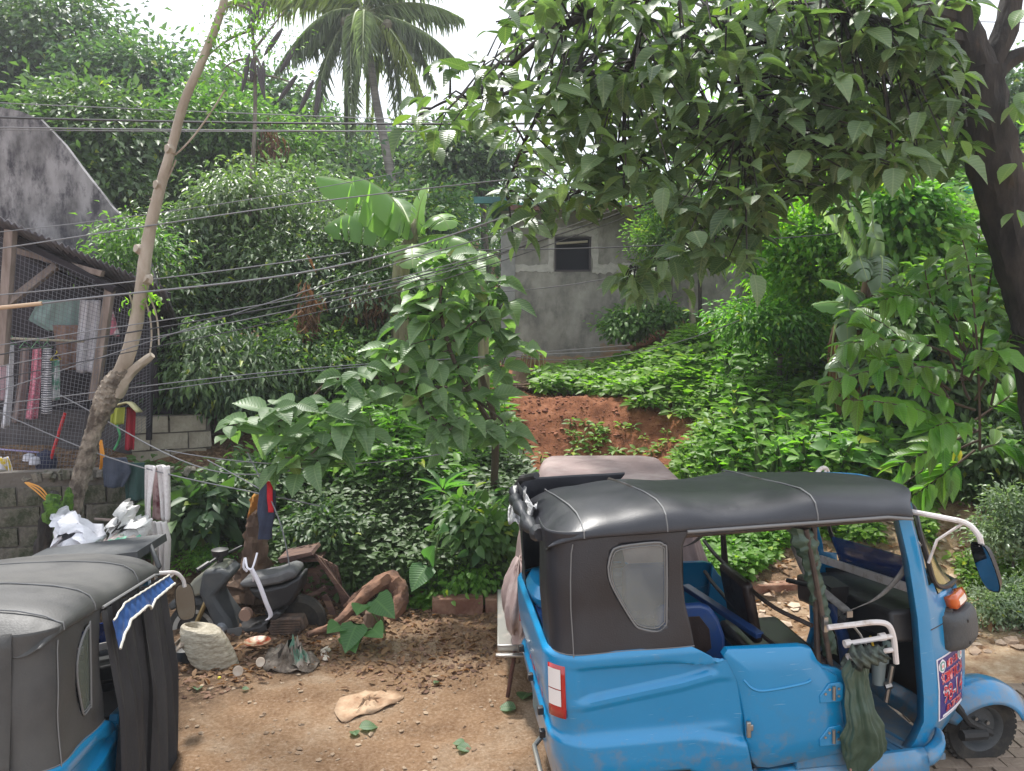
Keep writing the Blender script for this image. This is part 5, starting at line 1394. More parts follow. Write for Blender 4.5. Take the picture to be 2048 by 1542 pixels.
for args in (('pale pink garment at the left edge of the hanging row', [(690, -8, 12), (800, -14, 10)], cmat('pale_pink_cloth', (0.48, 0.30, 0.34), (0.55, 0.42, 0.45), nscale=5)),
             ('narrow white garment second from the left in the hanging row', [(690, 16, 27), (780, 10, 24), (855, 0, 16)], cmat('white_cloth', (0.55, 0.56, 0.60))),
             ('brown grey garment in the middle of the hanging row', [(695, 42, 58), (760, 36, 54), (845, 20, 42)], cmat('taupe_cloth', (0.17, 0.13, 0.125), (0.22, 0.17, 0.16), nscale=5)),
             ('bright pink patterned dress in the hanging row', [(695, 66, 82), (760, 60, 80), (838, 48, 72)], cmat('pink_pattern_cloth', (0.42, 0.10, 0.16), (0.60, 0.26, 0.32), nscale=60, nfac=0.2)),
             ('white top with a green print on a yellow hanger', [(720, 104, 118), (760, 100, 118), (800, 98, 116)], cmat('white_green_cloth', (0.50, 0.52, 0.53), (0.10, 0.28, 0.20), nscale=7, nfac=0.15))):
    g = cloth('garment', args[0], 'garment', args[1], 8.35, args[2], fold=0.03, nf=7, group='garments on hangers in the shelter')
    r0 = args[1][0]; hanger(g, (r0[1] + r0[2]) / 2, r0[0] - 6, 8.35, M_HY if 'yellow' in args[0] else M_HG)
# striped top: stripes as a procedural band
ms = bpy.data.materials.new('striped_cloth'); ms.use_nodes = True
n, l = ms.node_tree.nodes, ms.node_tree.links
tc = n.new('ShaderNodeTexCoord'); wv = n.new('ShaderNodeTexWave'); wv.bands_direction = 'Z'; wv.inputs['Scale'].default_value = 13; wv.inputs['Distortion'].default_value = 1.0
l.new(tc.outputs['Object'], wv.inputs[0]); rr = n.new('ShaderNodeValToRGB'); rr.color_ramp.elements[0].position = 0.45; rr.color_ramp.elements[1].position = 0.55
rr.color_ramp.elements[0].color = (0.03, 0.03, 0.045, 1); rr.color_ramp.elements[1].color = (0.5, 0.5, 0.52, 1)
l.new(wv.outputs[0], rr.inputs[0]); l.new(rr.outputs[0], n['Principled BSDF'].inputs['Base Color']); n['Principled BSDF'].inputs['Roughness'].default_value = 0.85
g = cloth('garment', 'black and white striped top in the hanging row', 'garment', [(695, 86, 103), (760, 82, 102), (828, 80, 101)], 8.3, ms, nf=6, group='garments on hangers in the shelter'); hanger(g, 94, 690, 8.3, M_HG)
mb = MB(); mb.tube([at(-30, 675, 8.33), at(168, 683, 8.4)], 0.014, 8); o = mb.build('drying_pole', mat('bamboo_pole', (0.30, 0.27, 0.20), 0.6), None); tag(o, 'bamboo drying pole carrying the row of garments in the shelter', 'pole')
# broom, mop and odds inside
br = empty('broom', at(85, 965, 8.2), 'red handled broom leaning behind the wire mesh', 'broom')
mb = MB(); mb.tube([at(88, 962, 8.2), at(130, 826, 8.25)], 0.017, 8); mb.build('handle', mat('red_plastic', (0.50, 0.015, 0.02), 0.4), br, world=True)
mb = MB(); mb.beam(at(80, 974, 8.18), at(92, 945, 8.2), 0.06, 0.03); mb.build('head', mat('red_bristle', (0.45, 0.02, 0.02), 0.8), br, world=True, bevel=0.008)
mp = empty('umbrella_frame', at(80, 915, 8.25), 'dark folded umbrella with white caps hung on a purple rod', 'umbrella')
mb = MB(); mb.tube([at(-20, 897, 8.2), at(78, 905, 8.3)], 0.009); mb.build('rod', mat('purple_rod', (0.30, 0.26, 0.5), 0.4), mp, world=True)
mb = MB(); mb.lathe([(0.0, 0.14), (0.08, 0.1), (0.11, 0.0), (0.07, -0.12), (0.05, -0.26), (0, -0.28)], at(92, 925, 8.25), 'Z', 14); mb.build('folded_cloth', cmat('navy_cloth', (0.02, 0.025, 0.06)), mp, world=True)
mb = MB(); mb.lathe([(0.0, 0.05), (0.05, 0.03), (0.06, -0.03), (0, -0.05)], at(58, 915, 8.2), 'Z', 12); mb.lathe([(0.0, 0.05), (0.05, 0.03), (0.06, -0.03), (0, -0.05)], at(70, 922, 8.15), 'Z', 12); mb.build('cap', mat('off_white_plastic', (0.5, 0.5, 0.56), 0.5), mp, world=True)
cloth('bundle', 'white bundle with a yellow tie at the left edge of the wall', 'bundle', [(915, -20, 16), (945, -22, 24), (980, -20, 18)], 7.5, cmat('white_yellow_cloth', (0.52, 0.52, 0.58), (0.55, 0.40, 0.03), nscale=9, nfac=0.12), fold=0.07, nf=16)
hp = empty('hung_rags', at(235, 830, 7.9), 'green and yellow rags tied under a cream plastic board', 'rags')
mb = MB(); mb.grid(lambda u, v: at(225 + 48 * u + 12 * v, 812 - 10 * math.sin(u * 1.5) + 22 * max(0, u - 0.6) * 2.5, 7.8 + 0.25 * v), lin(0, 1, 10), [0, 1]); mb.build('cream_board', mat('cream_plastic', (0.50, 0.46, 0.26), 0.5), hp, world=True, solid=0.015)
mb = MB(); mb.grid(lambda u, v: at(223 + 26 * u - 3 * v, 815 + 34 * v, 7.85) + Vector((0, 0.03 * math.sin(u * 9), 0)), lin(0, 1, 10), lin(0, 1, 8)); mb.build('yellow_rag', cmat('yellow_green_rag', (0.33, 0.36, 0.06)), hp, world=True, solid=0.004)
mb = MB(); mb.tube(spline([at(232, 845, 7.85), at(240, 870, 7.8), at(236, 885, 7.85), at(228, 900, 7.8)], 4), 0.012); mb.build('green_ribbon', cmat('green_rag', (0.05, 0.22, 0.09)), hp, world=True)
cloth('towel', 'red cloth hanging under the cream board beside the leaning tree', 'cloth', [(815, 254, 271), (900, 248, 268)], 8.0, cmat('crimson_cloth', (0.30, 0.015, 0.03)), nf=9)
rp = MB()
for k in range(3): rp.tube(spline([at(199 + 2 * k, 880, 7.3), at(202 + 3 * k, 915, 7.25), at(200 + k, 938, 7.3)], 4), 0.007, 5)
o = rp.build('orange_rope', mat('orange_nylon_rope', (0.6, 0.24, 0.02), 0.6)); tag(o, 'short orange nylon rope hanging from the leaning tree trunk', 'rope')
rp = MB()
for k in range(3): rp.tube(spline([at(50 + 3 * k, 965, 7.15), at(75 + 4 * k, 985 - 4 * k, 7.1), at(100 + 3 * k, 1008, 7.1)], 4), 0.007, 5)
o = rp.build('orange_rope', mat('orange_rope_two', (0.55, 0.25, 0.04), 0.6)); tag(o, 'orange rope trailing over the top of the mossy block wall', 'rope')

# clothes line in front of the wall
cloth('jeans', 'dark blue jeans hanging on the line left of the green cloth', 'jeans', [(915, 206, 252), (945, 205, 262), (975, 206, 246)], 7.0, cmat('dark_denim', (0.022, 0.03, 0.05), (0.045, 0.055, 0.08), nscale=9), nf=8)
cloth('towel', 'dark green cloth hanging between the jeans and the white trousers', 'cloth', [(925, 245, 289), (1000, 250, 287)], 7.05, cmat('dark_green_cloth', (0.014, 0.045, 0.04)), nf=7)
tr_ = cloth('trousers', 'cream knitted trousers with two legs hanging on the line', 'trousers', [(931, 290, 314), (1000, 288, 304), (1036, 287, 303), (1041, 290, 300)], 6.9, cmat('cream_knit', (0.55, 0.51, 0.50), (0.64, 0.61, 0.60), nscale=40), nf=5, fold=0.035)
mbt = MB()
mbt.grid(lambda u, t: (lambda py: (lambda ab: at(ab[0] + (ab[1] - ab[0]) * u, py, 6.9) + Vector((0, 0.03 * math.sin(u * 6), 0)))(interp([(931, 314, 340), (1000, 321, 341), (1036, 323, 340), (1043, 326, 338)], py)))(931 + 112 * t), lin(0, 1, 14), lin(0, 1, 14)); mbt.build('leg', bpy.data.materials['cream_knit'], tr_, world=True, solid=0.02, angle=180)
cloth('towel', 'maroon and pink cloth showing between the cream trouser legs', 'cloth', [(940, 303, 322), (1000, 305, 322), (1040, 303, 325)], 7.0, cmat('maroon_cloth', (0.11, 0.02, 0.03), (0.40, 0.28, 0.28), nscale=4, nfac=0.3), nf=4)
cloth('sheet', 'white pleated cloth hanging below the cream trousers', 'sheet', [(1043, 292, 332), (1080, 298, 340), (1145, 312, 336)], 6.8, cmat('white_pleated', (0.58, 0.55, 0.53)), nf=20, fold=0.03)

# white sacks and rubbish heap behind the left tricycle
def crumple(name, label, cat, pts, D, depth, m, seed=0, amp=0.03):
    """crumpled bag: closed lumpy body whose front outline follows pts"""
    cxp = sum(p[0] for p in pts) / len(pts); cyp = sum(p[1] for p in pts) / len(pts)
    c = at(cxp, cyp, D); P = spline(list(pts) + [pts[0]] if False else [(p[0], p[1], 0) for p in pts] + [(pts[0][0], pts[0][1], 0)], 5)[:-1]
    n_ = len(P); mb = MB()
    def f(i, v):
        a = P[int(i) % n_]; r = math.sin(v * math.pi) ** 0.55; 
        q = at(cxp + (a.x - cxp) * r, cyp + (a.y - cyp) * r, D)
        dy = -math.cos(v * math.pi) * depth
        nn_ = amp * (math.sin(i * 0.9 + v * 9 + seed) + math.sin(i * 2.1 - v * 7 + seed * 2) * 0.6 + math.sin(i * 0.37 + v * 21) * 0.5)
        return q + Vector((nn_ * 0.4, dy + nn_, nn_ * 0.5))
    mb.grid(f, list(range(n_ + 1)), lin(0.03, 0.97, 16))
    r = empty(name, c, label, cat); mb.build('body', m, r, world=True, angle=28); return r
M_SACKW = mat('white_woven_plastic', (0.62, 0.62, 0.66), 0.5, col2=(0.72, 0.72, 0.76), nscale=5, bump=0.25, bscale=40)
crumple('sack', 'white plastic sack leaning against the mossy tree foot', 'sack', [(112, 1020), (125, 1035), (140, 1030), (200, 1070), (196, 1090), (128, 1105), (118, 1075)], 6.7, 0.12, M_SACKW, 1)
crumple('sack', 'peaked white net bag in the middle of the rubbish heap', 'sack', [(246, 1004), (262, 1016), (268, 1040), (300, 1045), (296, 1078), (240, 1082), (222, 1062), (222, 1040), (238, 1035)], 6.75, 0.12, mat('grey_white_net', (0.50, 0.49, 0.48), 0.7, col2=(0.58, 0.58, 0.56), nscale=8, bump=0.4, bscale=60), 3)
crumple('sack', 'beige paper bag with green print on the rubbish heap', 'bag', [(205, 1082), (230, 1072), (262, 1074), (280, 1084), (282, 1096), (230, 1100), (200, 1098)], 6.6, 0.10, mat('printed_bag', (0.52, 0.42, 0.38), 0.6, col2=(0.10, 0.38, 0.24), nscale=6, nfac=0.12), 5)
mb = MB(); mb.tube([at(190, 1038, 6.9), at(224, 1040, 6.8)], 0.012); o = mb.build('stick', M_WOOD); tag(o, 'thin wooden stick poking out of the rubbish heap', 'stick')
# dark tray roof of the cart standing behind
ct = empty('metal_rack', at(180, 1130, 6.35), 'dark grey metal rack roof behind the left tricycle', 'rack')
mb = MB(); mb.add([at(45, 1118, 6.2), at(303, 1086, 6.2), at(322, 1132, 5.95), at(316, 1140, 5.95), at(298, 1094, 6.18), at(48, 1126, 6.18)], [(0, 1, 4, 5), (1, 2, 3, 4)])
mb.beam(at(60, 1122, 6.2), at(304, 1092, 6.2), 0.5, 0.05); mb.build('top_panel', M_GREYP, ct, world=True, solid=0.02)
mb = MB()
for x in (50, 82, 310): mb.tube([at(x, 1120 if x < 100 else 1100, 6.2), Vector((at(x, 1120, 6.2).x, 6.2, tzf(at(x, 1120, 6.2).x, 6.2)))], 0.014)
mb.build('rack_post', M_STEEL, ct, world=True)

# covered vehicle under a mauve dust sheet
M_COVER = mat('faded_mauve_sheet', (0.22, 0.155, 0.145), 0.75, col2=(0.29, 0.215, 0.20), nscale=3, bump=0.15, bscale=30, dirt=(0.42, 0.36, 0.33), dscale=2.2, dlo=0.52, dhi=0.8)
cv = empty('covered_tricycle', (0.70, 5.85, 0.0), 'tricycle wrapped in a faded mauve dust cover behind the blue one', 'tricycle')
def cover(a, t):
    # rounded box body: a round the plan, t from ground skirt to roof
    ca_, sa_ = math.cos(a), math.sin(a)
    e = 0.28
    x = (abs(ca_) ** e) * (1 if ca_ > 0 else -1); y = (abs(sa_) ** e) * (1 if sa_ > 0 else -1)
    z = interp([(0, 0.42), (0.7, 1.42), (0.78, 1.475), (0.82, 1.49), (1, 1.50)], t)[0]
    k = interp([(0, 1.05), (0.3, 1.0), (0.55, 0.86), (0.7, 0.79), (0.76, 0.76), (0.82, 0.70), (1, 0.0)], t)[0]
    lo = 1 - min(1, t / 0.7)
    wv_ = (0.020 * math.sin(a * 13 + t * 3) + 0.012 * math.sin(a * 29 + t * 9)) * lo + 0.006 * math.sin(a * 7 + t * 14)
    wd = 0.62 + 0.04 * lo
    return (0.70 + x * (wd * k + wv_) - 0.0 * lo, 5.75 + y * (0.75 * k + wv_), z)
mb = MB(); mb.grid(cover, lin(0, 2 * math.pi, 120), lin(0, 1, 40)); mb.build('dust_cover', M_COVER, cv, world=True, angle=180)
mb = MB(); mb.tube(spline([(0.0, 5.05, 1.46), (0.3, 5.03, 1.475), (0.62, 5.02, 1.48), (1.1, 5.04, 1.465)], 4), 0.006, 5); mb.build('cover_seam', mat('dark_seam', (0.12, 0.08, 0.075), 0.9), cv, world=True)
mb = MB(); mb.beam((-0.01, 5.2, 0.36), (-0.03, 6.3, 0.36), 0.18, 0.05); mb.box((-0.01, 5.15, 0.335), (0.20, 0.04, 0.02)); mb.build('running_board', M_STEEL, cv, world=True, bevel=0.006)
mb = MB()
for p in ((0.02, 5.2), (1.25, 5.2)):
    mb = MB(); mb.tube([(p[0], p[1], 0.34), (p[0] - 0.05, p[1], 0.02)], 0.014); mb.build('stand_leg', M_RUSTWOOD, cv, world=True)
for y in (5.3, 6.3):
    mb = MB(); mb.lathe([(0.10, -0.04), (0.19, -0.045), (0.21, 0), (0.19, 0.045), (0.10, 0.04)], (0.25 if y < 6 else 0.9, y + 0.1, 0.21), 'X', 24); mb.build('wheel', M_RUBBER, cv, world=True)
# bulge of the cover over the handlebar at the left
mb = MB(); mb.grid(lambda a, t: (0.05 + 0.11 * math.sin(t * math.pi) ** 0.7 * math.cos(a) * (1 + 0.10 * math.sin(5 * a) + 0.14 * math.sin(13 * a + 5 * t)), 5.45 + 0.45 * math.sin(a) * math.sin(t * math.pi) ** 0.5 * (1 + 0.08 * math.sin(11 * a - 4 * t)), 0.38 + 0.50 * t + 0.03 * math.sin(6 * a)), lin(0, 2 * math.pi, 61), lin(0, 1, 16)); mb.build('cover_bulge', M_COVER, cv, world=True, angle=180)

# ---------------------------------------------------------------- wrecked scooter (seen from its left side, nose to the left)
SC = 6.45
def S(px, py, dy=0.0): p = at(px, py, SC); p.y += dy; return p
sc = empty('scooter', S(480, 1262), 'abandoned black scooter with pale front wheel parked under the trees', 'scooter')
def disc(px, py, r, w, m, name, par, prof=None, dy=0, n_=32):
    mb = MB(); mb.lathe(prof or [(r * .6, -w * .8), (r * .8, -w), (r, -w * .4), (r, w * .4), (r * .8, w), (r * .6, w * .8)], S(px, py, dy), 'Y', n_); return mb.build(name, m, par, world=True)
ft = disc(392, 1256, 0.225, 0.045, M_RUBBER, 'wheel', sc)
M_PALEMET = mat('pale_alloy', (0.42, 0.40, 0.36), 0.5, dirt=(0.16, 0.12, 0.09), dscale=8)
disc(392, 1256, 0.17, 0.03, M_PALEMET, 'rim', ft, prof=[(0.142, -0.045), (0.176, -0.05), (0.176, 0.05), (0.142, 0.045), (0.142, -0.045)])
mb = MB()
for k in range(3):
    a = k * 2.094 + 0.4; c = S(392, 1256); mb.beam(c, c + Vector((0.155 * math.cos(a), 0, 0.155 * math.sin(a))), 0.03, 0.03, up=(0, 1, 0))
mb.lathe([(0.0, -0.04), (0.075, -0.04), (0.075, 0.02), (0.0, 0.02)], S(392, 1256), 'Y', 20); mb.build('spoke', M_PALEMET, ft, world=True)
rt_ = disc(592, 1252, 0.225, 0.055, M_RUBBER, 'wheel', sc, dy=0.12)
disc(592, 1252, 0.15, 0.04, M_CHASSIS, 'rim', rt_, prof=[(0, -0.03), (0.05, -0.05), (0.14, -0.03), (0.15, -0.045), (0.15, 0.03), (0, 0.03)], dy=0.12)
def slab(name, pts, y0, y1, m, bev=0.02, par=sc):
    mb = MB(); mb.prism([(S(x, y).x, S(x, y).z) for x, y in pts], SC + y0, SC + y1); return mb.build(name, m, par, world=True, bevel=bev)
mb = MB(); mb.tube([S(392, 1256, -0.07), S(415, 1205, -0.07), S(432, 1165, -0.04)], 0.02); mb.tube([S(392, 1256, 0.07), S(415, 1205, 0.07), S(432, 1165, 0.04)], 0.02); mb.build('fork', mat('worn_gold_fork', (0.30, 0.22, 0.10), 0.4, metal=0.7), sc, world=True)
slab('front_mudguard', [(340, 1205), (352, 1196), (390, 1188), (420, 1196), (430, 1212), (400, 1208), (366, 1208), (346, 1218)], -0.06, 0.06, M_GREYP)
slab('front_cowl', [(382, 1170), (398, 1150), (425, 1130), (445, 1122), (462, 1128), (440, 1155), (425, 1178), (395, 1186), (384, 1182)], -0.12, 0.12, mat('dusty_pale_cowl', (0.20, 0.20, 0.16), 0.3, coat=0.4), 0.03)
slab('leg_shield', [(418, 1132), (455, 1126), (475, 1140), (440, 1180), (455, 1205), (472, 1228), (482, 1262), (455, 1268), (440, 1240), (425, 1205), (410, 1175)], -0.15, 0.15, M_GREYP, 0.03)
slab('footboard', [(455, 1258), (530, 1238), (560, 1210), (575, 1215), (548, 1250), (500, 1268), (462, 1274)], -0.14, 0.14, M_BLACK, 0.02)
slab('seat', [(486, 1158), (500, 1150), (560, 1138), (585, 1128), (600, 1132), (602, 1145), (570, 1158), (530, 1165), (495, 1166)], -0.13, 0.13, mat('worn_grey_seat', (0.075, 0.075, 0.078), 0.7, col2=(0.12, 0.12, 0.12), nscale=9), 0.03)
slab('tail_body', [(502, 1168), (540, 1168), (575, 1160), (612, 1140), (608, 1170), (590, 1200), (560, 1215), (535, 1225), (540, 1200), (515, 1185)], -0.11, 0.11, M_BLACK, 0.03)
slab('engine', [(545, 1225), (612, 1222), (620, 1245), (600, 1262), (550, 1258), (538, 1240)], -0.14, -0.02, mat('rusty_engine', (0.05, 0.035, 0.028), 0.7, col2=(0.13, 0.08, 0.055), nscale=14, bump=0.5, bscale=30), 0.015)
mb = MB()
for k in range(6): mb.beam(S(552, 1228 + k * 5, -0.15), S(610, 1226 + k * 5, -0.15), 0.012, 0.012, up=(0, 1, 0))
mb.build('cooling_fin', bpy.data.materials['rusty_engine'], sc, world=True)
mb = MB(); mb.lathe([(0, -0.05), (0.05, -0.05), (0.055, 0.0), (0, 0.0)], S(503, 1216, -0.12), 'Y', 18); mb.build('round_cover', mat('red_brown_cover', (0.24, 0.15, 0.11), 0.6), sc, world=True)
mb = MB(); mb.tube([S(424, 1120, -0.22), S(438, 1112, -0.1), S(442, 1110, 0.0), S(450, 1112, 0.1), S(465, 1108, 0.22)], 0.013); mb.tube([S(442, 1112, 0), S(432, 1165, 0)], 0.025); mb.tube([S(418, 1122, -0.25), S(432, 1114, -0.16)], 0.02); mb.lathe([(0, -0.03), (0.06, -0.02), (0.07, 0.03), (0, 0.05)], S(440, 1106), 'Z', 14); mb.build('handlebar', M_BLACK, sc, world=True)
slab('hanging_plate', [(470, 1240), (500, 1235), (498, 1255), (482, 1290), (468, 1286), (476, 1262)], -0.20, -0.19, mat('grey_plate', (0.10, 0.10, 0.10), 0.5), 0.002)
mb = MB(); mb.lathe([(0, -0.03), (0.04, -0.03), (0.05, 0.02), (0, 0.04)], S(456, 1243, -0.17), 'Y', 16); mb.build('fog_lamp', mat('chrome_lamp', (0.4, 0.42, 0.46), 0.2, metal=0.6), sc, world=True)
wb = empty('white_strap', S(520, 1100), 'long white plastic strap tied over the scooter seat', 'strap')
mb = MB()
pp = spline([S(520, 1120, -0.22), S(535, 1150, -0.22), S(548, 1185, -0.22), S(556, 1212, -0.2), S(548, 1222, -0.2)], 5)
mb.grid(lambda i, j: pp[int(i)] + Vector((0.018 * j, 0, 0.004 * j)), list(range(len(pp))), [-1, 1]); mb.build('strap_band', M_STICK_WHITE, wb, world=True, solid=0.004)
mb = MB(); mb.tube(spline([S(503, 1105, -0.15), S(512, 1118, -0.22), S(520, 1122, -0.22), S(524, 1112, -0.2), S(526, 1095, -0.15)], 4), 0.009, 6); mb.tube(spline([S(516, 1120, -0.22), S(522, 1135, -0.2), S(518, 1150, -0.15)], 3), 0.008, 5); mb.tube(spline([S(498, 1108, -0.1), S(497, 1125, -0.12), S(502, 1135, -0.1)], 3), 0.010, 5); mb.build('knot', M_STICK_WHITE, wb, world=True)

# brown stump with orange dead leaf behind the scooter
M_BARK = mat('brown_bark', (0.07, 0.042, 0.028), 0.95, col2=(0.16, 0.10, 0.065), nscale=7, nfac=0.5, bump=0.8, bscale=14, stretch=(1, 1, 0.35))
def trunk(mb, pts, n=12, rough=0.12, seed=0, k_=5):
    """pts (vector, radius): knobbly tapering limb"""
    P = spline([p for p, r in pts], k_); R_ = []
    for i in range(len(P)):
        t = i / (len(P) - 1) * (len(pts) - 1); k = min(int(t), len(pts) - 2); R_.append(pts[k][1] + (pts[k + 1][1] - pts[k][1]) * (t - k))
    a0 = len(mb.v); mb.tube(P, R_, n)
    for i in range(len(P)):
        for k in range(n):
            v = Vector(mb.v[a0 + i * n + k]); d = v - P[i]
            mb.v[a0 + i * n + k] = tuple(P[i] + d * (1 + rough * (math.sin(k * 2.4 + i * 0.9 + seed) + 0.7 * math.sin(k * 1.3 - i * 1.7 + seed * 2) + 0.5 * math.sin(i * 2.7 + k))))
st = empty('tree_stump', at(515, 1170, 6.9), 'rough brown stump with a dead orange leaf behind the scooter', 'stump')
mb = MB(); trunk(mb, [(at(500, 1190, 6.9), 0.22), (at(505, 1150, 6.9), 0.14), (at(512, 1100, 6.9), 0.10), (at(512, 1050, 6.9), 0.085), (at(518, 1018, 6.9), 0.05)], 14, 0.18); mb.build('stump_wood', M_BARK, st, world=True)
mb = MB(); mb.grid(lambda u, v: at(498 + 28 * u, 1000 + 34 * v - 14 * math.sin(u * 3), 6.8) + Vector((0, 0.04 * math.sin(u * 8 + v * 5), 0)), lin(0, 1, 8), lin(0, 1, 8)); mb.build('dead_leaf', mat('orange_dead_leaf', (0.42, 0.15, 0.03), 0.7, col2=(0.5, 0.25, 0.05), nscale=8), st, world=True, solid=0.004)

# jacket hung on the line over the scooter
jk = empty('jacket', at(535, 965, 6.6), 'navy jacket with a red stripe hanging above the scooter', 'jacket')
def jf(a, t):
    w = interp([(0, 0.03), (0.1, 0.055), (0.5, 0.07), (0.7, 0.062), (1, 0.055)], t)[0]; f = 1 + 0.2 * math.sin(4 * a + 5 * t)
    return at(536 - 6 * t, 965 + 112 * t, 6.6) + Vector((w * f * math.cos(a), 0.035 * f * math.sin(a), 0))
mb = MB(); mb.grid(jf, lin(0, 2 * math.pi, 33), lin(0, 1, 22)); mb.build('jacket_cloth', cmat('navy_jersey', (0.018, 0.022, 0.045), (0.03, 0.04, 0.075), nscale=6), jk, world=True, angle=180)
mb = MB(); mb.grid(lambda u, t: at(533 + 11 * u + 3 * t, 963 + 62 * t, 6.555) + Vector((0, 0.008 * math.sin(t * 9), 0)), [0, 0.5, 1], lin(0, 1, 10)); mb.build('red_stripe', cmat('red_jersey', (0.50, 0.01, 0.02)), jk, world=True, solid=0.006)

# broken cabinet of brown boards
M_CAB = mat('brown_cabinet_board', (0.065, 0.032, 0.026), 0.8, col2=(0.13, 0.07, 0.052), nscale=6, nfac=0.5, bump=0.3, stretch=(0.6, 3, 3), dirt=(0.20, 0.12, 0.08), dscale=3)
cb = empty('broken_cabinet', at(640, 1230, 6.9), 'collapsed brown wooden cabinet leaning behind the scooter', 'cabinet')
CB = 6.85
def board(pts, y, th=0.03, dy=0.0, name='board'):
    mb = MB(); mb.prism([(at(x, yy, CB).x, at(x, yy, CB).z) for x, yy in pts], CB + y, CB + y + th); return mb.build(name, M_CAB, cb, world=True, smooth=False)
board([(565, 1108), (630, 1094), (634, 1100), (570, 1116)], -0.15, 0.3, name='shelf')
board([(598, 1150), (640, 1136), (690, 1235), (620, 1250), (600, 1200)], 0.12, name='panel')
for k in range(5):
    board([(628 + k * 9, 1102 + k * 8), (636 + k * 9, 1106 + k * 8), (712 - k * 4, 1205 + k * 9), (702 - k * 4, 1210 + k * 9)], -0.06 + 0.03 * k, 0.025)
board([(600, 1190), (655, 1165), (658, 1171), (604, 1197)], -0.12)
board([(652, 1180), (662, 1176), (690, 1238), (680, 1244)], -0.16)
board([(570, 1120), (640, 1118), (640, 1124), (570, 1128)], 0.02, 0.2)
# fallen log and roots
lg = empty('fallen_root', at(740, 1230, 6.75), 'thick reddish brown root bending down to the ground beside taro leaves', 'root')
mb = MB(); trunk(mb, [(at(615, 1270, 6.2), 0.02), (at(670, 1248, 6.4), 0.035), (at(715, 1205, 6.6), 0.045), (at(752, 1172, 6.75), 0.06), (at(780, 1160, 6.85), 0.085), (at(800, 1182, 6.8), 0.075), (at(796, 1212, 6.7), 0.07), (at(770, 1245, 6.6), 0.07)], 12, 0.10)
trunk(mb, [(at(688, 1215, 6.75), 0.02), (at(730, 1180, 6.85), 0.04), (at(775, 1158, 6.95), 0.06)], 10, 0.1, 2); mb.build('root_wood', mat('reddish_bark', (0.09, 0.045, 0.03), 0.9, col2=(0.24, 0.125, 0.075), nscale=8, nfac=0.6, bump=0.7, bscale=20), lg, world=True)
mb = MB(); trunk(mb, [(at(742, 1262, 6.5), 0.10), (at(748, 1235, 6.5), 0.085), (at(752, 1212, 6.55), 0.07)], 10, 0.1); o = mb.build('cut_stump', M_BARK); tag(o, 'short cut stump under the bent root', 'stump')
tyre_ = MB(); tyre_.tube([at(845, 1222, 6.95) + Vector((0.22 * math.cos(a), 0.25 * math.sin(a), 0.02 * math.sin(a))) for a in lin(0, 2 * math.pi, 24)], 0.05, 10, caps=False); o = tyre_.build('old_tyre', M_RUBBER); tag(o, 'old tyre half hidden in leaves beside the kerb', 'tyre')

# woven sack full of rubbish, slumped
M_SACK = mat('dirty_woven_sack', (0.25, 0.21, 0.145), 0.75, col2=(0.50, 0.45, 0.35), nscale=26, nfac=0.8, bump=0.35, bscale=36, stretch=(1, 1, 2.6))
def sackf(a, t):
    cxp = interp([(0, 432), (0.35, 418), (0.7, 404), (0.88, 392), (1, 372)], t)[0]; cyp = interp([(0, 1342), (0.35, 1300), (0.7, 1256), (0.88, 1250), (1, 1266)], t)[0]
    r = interp([(0, 0.13), (0.12, 0.185), (0.35, 0.19), (0.6, 0.17), (0.78, 0.12), (0.9, 0.07), (1, 0.045)], t)[0]
    f = 1 + 0.05 * math.sin(3 * a + t * 5) + 0.015 * math.sin(9 * a - t * 14) + 0.006 * math.sin(t * 44 + 3 * a + math.sin(5 * a)) + 0.012 * math.sin(t * 75 - 5 * a) * (0.5 + 0.5 * math.sin(3 * a + 9 * t))
    p = at(cxp, cyp, 5.75)
    tilt = 0.5 * t
    return p + Vector((r * f * math.cos(a), 0.7 * r * f * math.sin(a), -0.3 * r * math.cos(a) * (1 - 0.6 * t)))
sk = empty('woven_sack', at(435, 1355, 5.75), 'slumped beige woven sack tied at the neck beside the scooter wheel', 'sack')
mb = MB(); mb.grid(sackf, lin(0, 2 * math.pi, 97), lin(0, 1, 90)); mb.add([sackf(a, 0) for a in lin(0, 2 * math.pi, 25)[:-1]], [tuple(range(24))]); mb.build('sack_body', M_SACK, sk, world=True, angle=180)
mb = MB(); mb.grid(lambda u, v: at(348 + 44 * u, 1288 - 18 * math.sin(u * 2.6) + 20 * v, 5.7) + Vector((0, 0.05 * math.sin(u * 5 + v * 3), 0)), lin(0, 1, 10), lin(0, 1, 6)); mb.build('sack_flap', mat('sack_flap_cloth', (0.36, 0.29, 0.22), 0.8, bump=0.4), sk, world=True, solid=0.006)
mb = MB(); mb.lathe([(0, -0.12), (0.1, -0.11), (0.125, 0), (0.1, 0.1), (0, 0.12)], at(372, 1320, 5.85), 'Z', 16); o = mb.build('black_bag', M_BLACK); tag(o, 'round black bag half hidden behind the woven sack', 'bag')

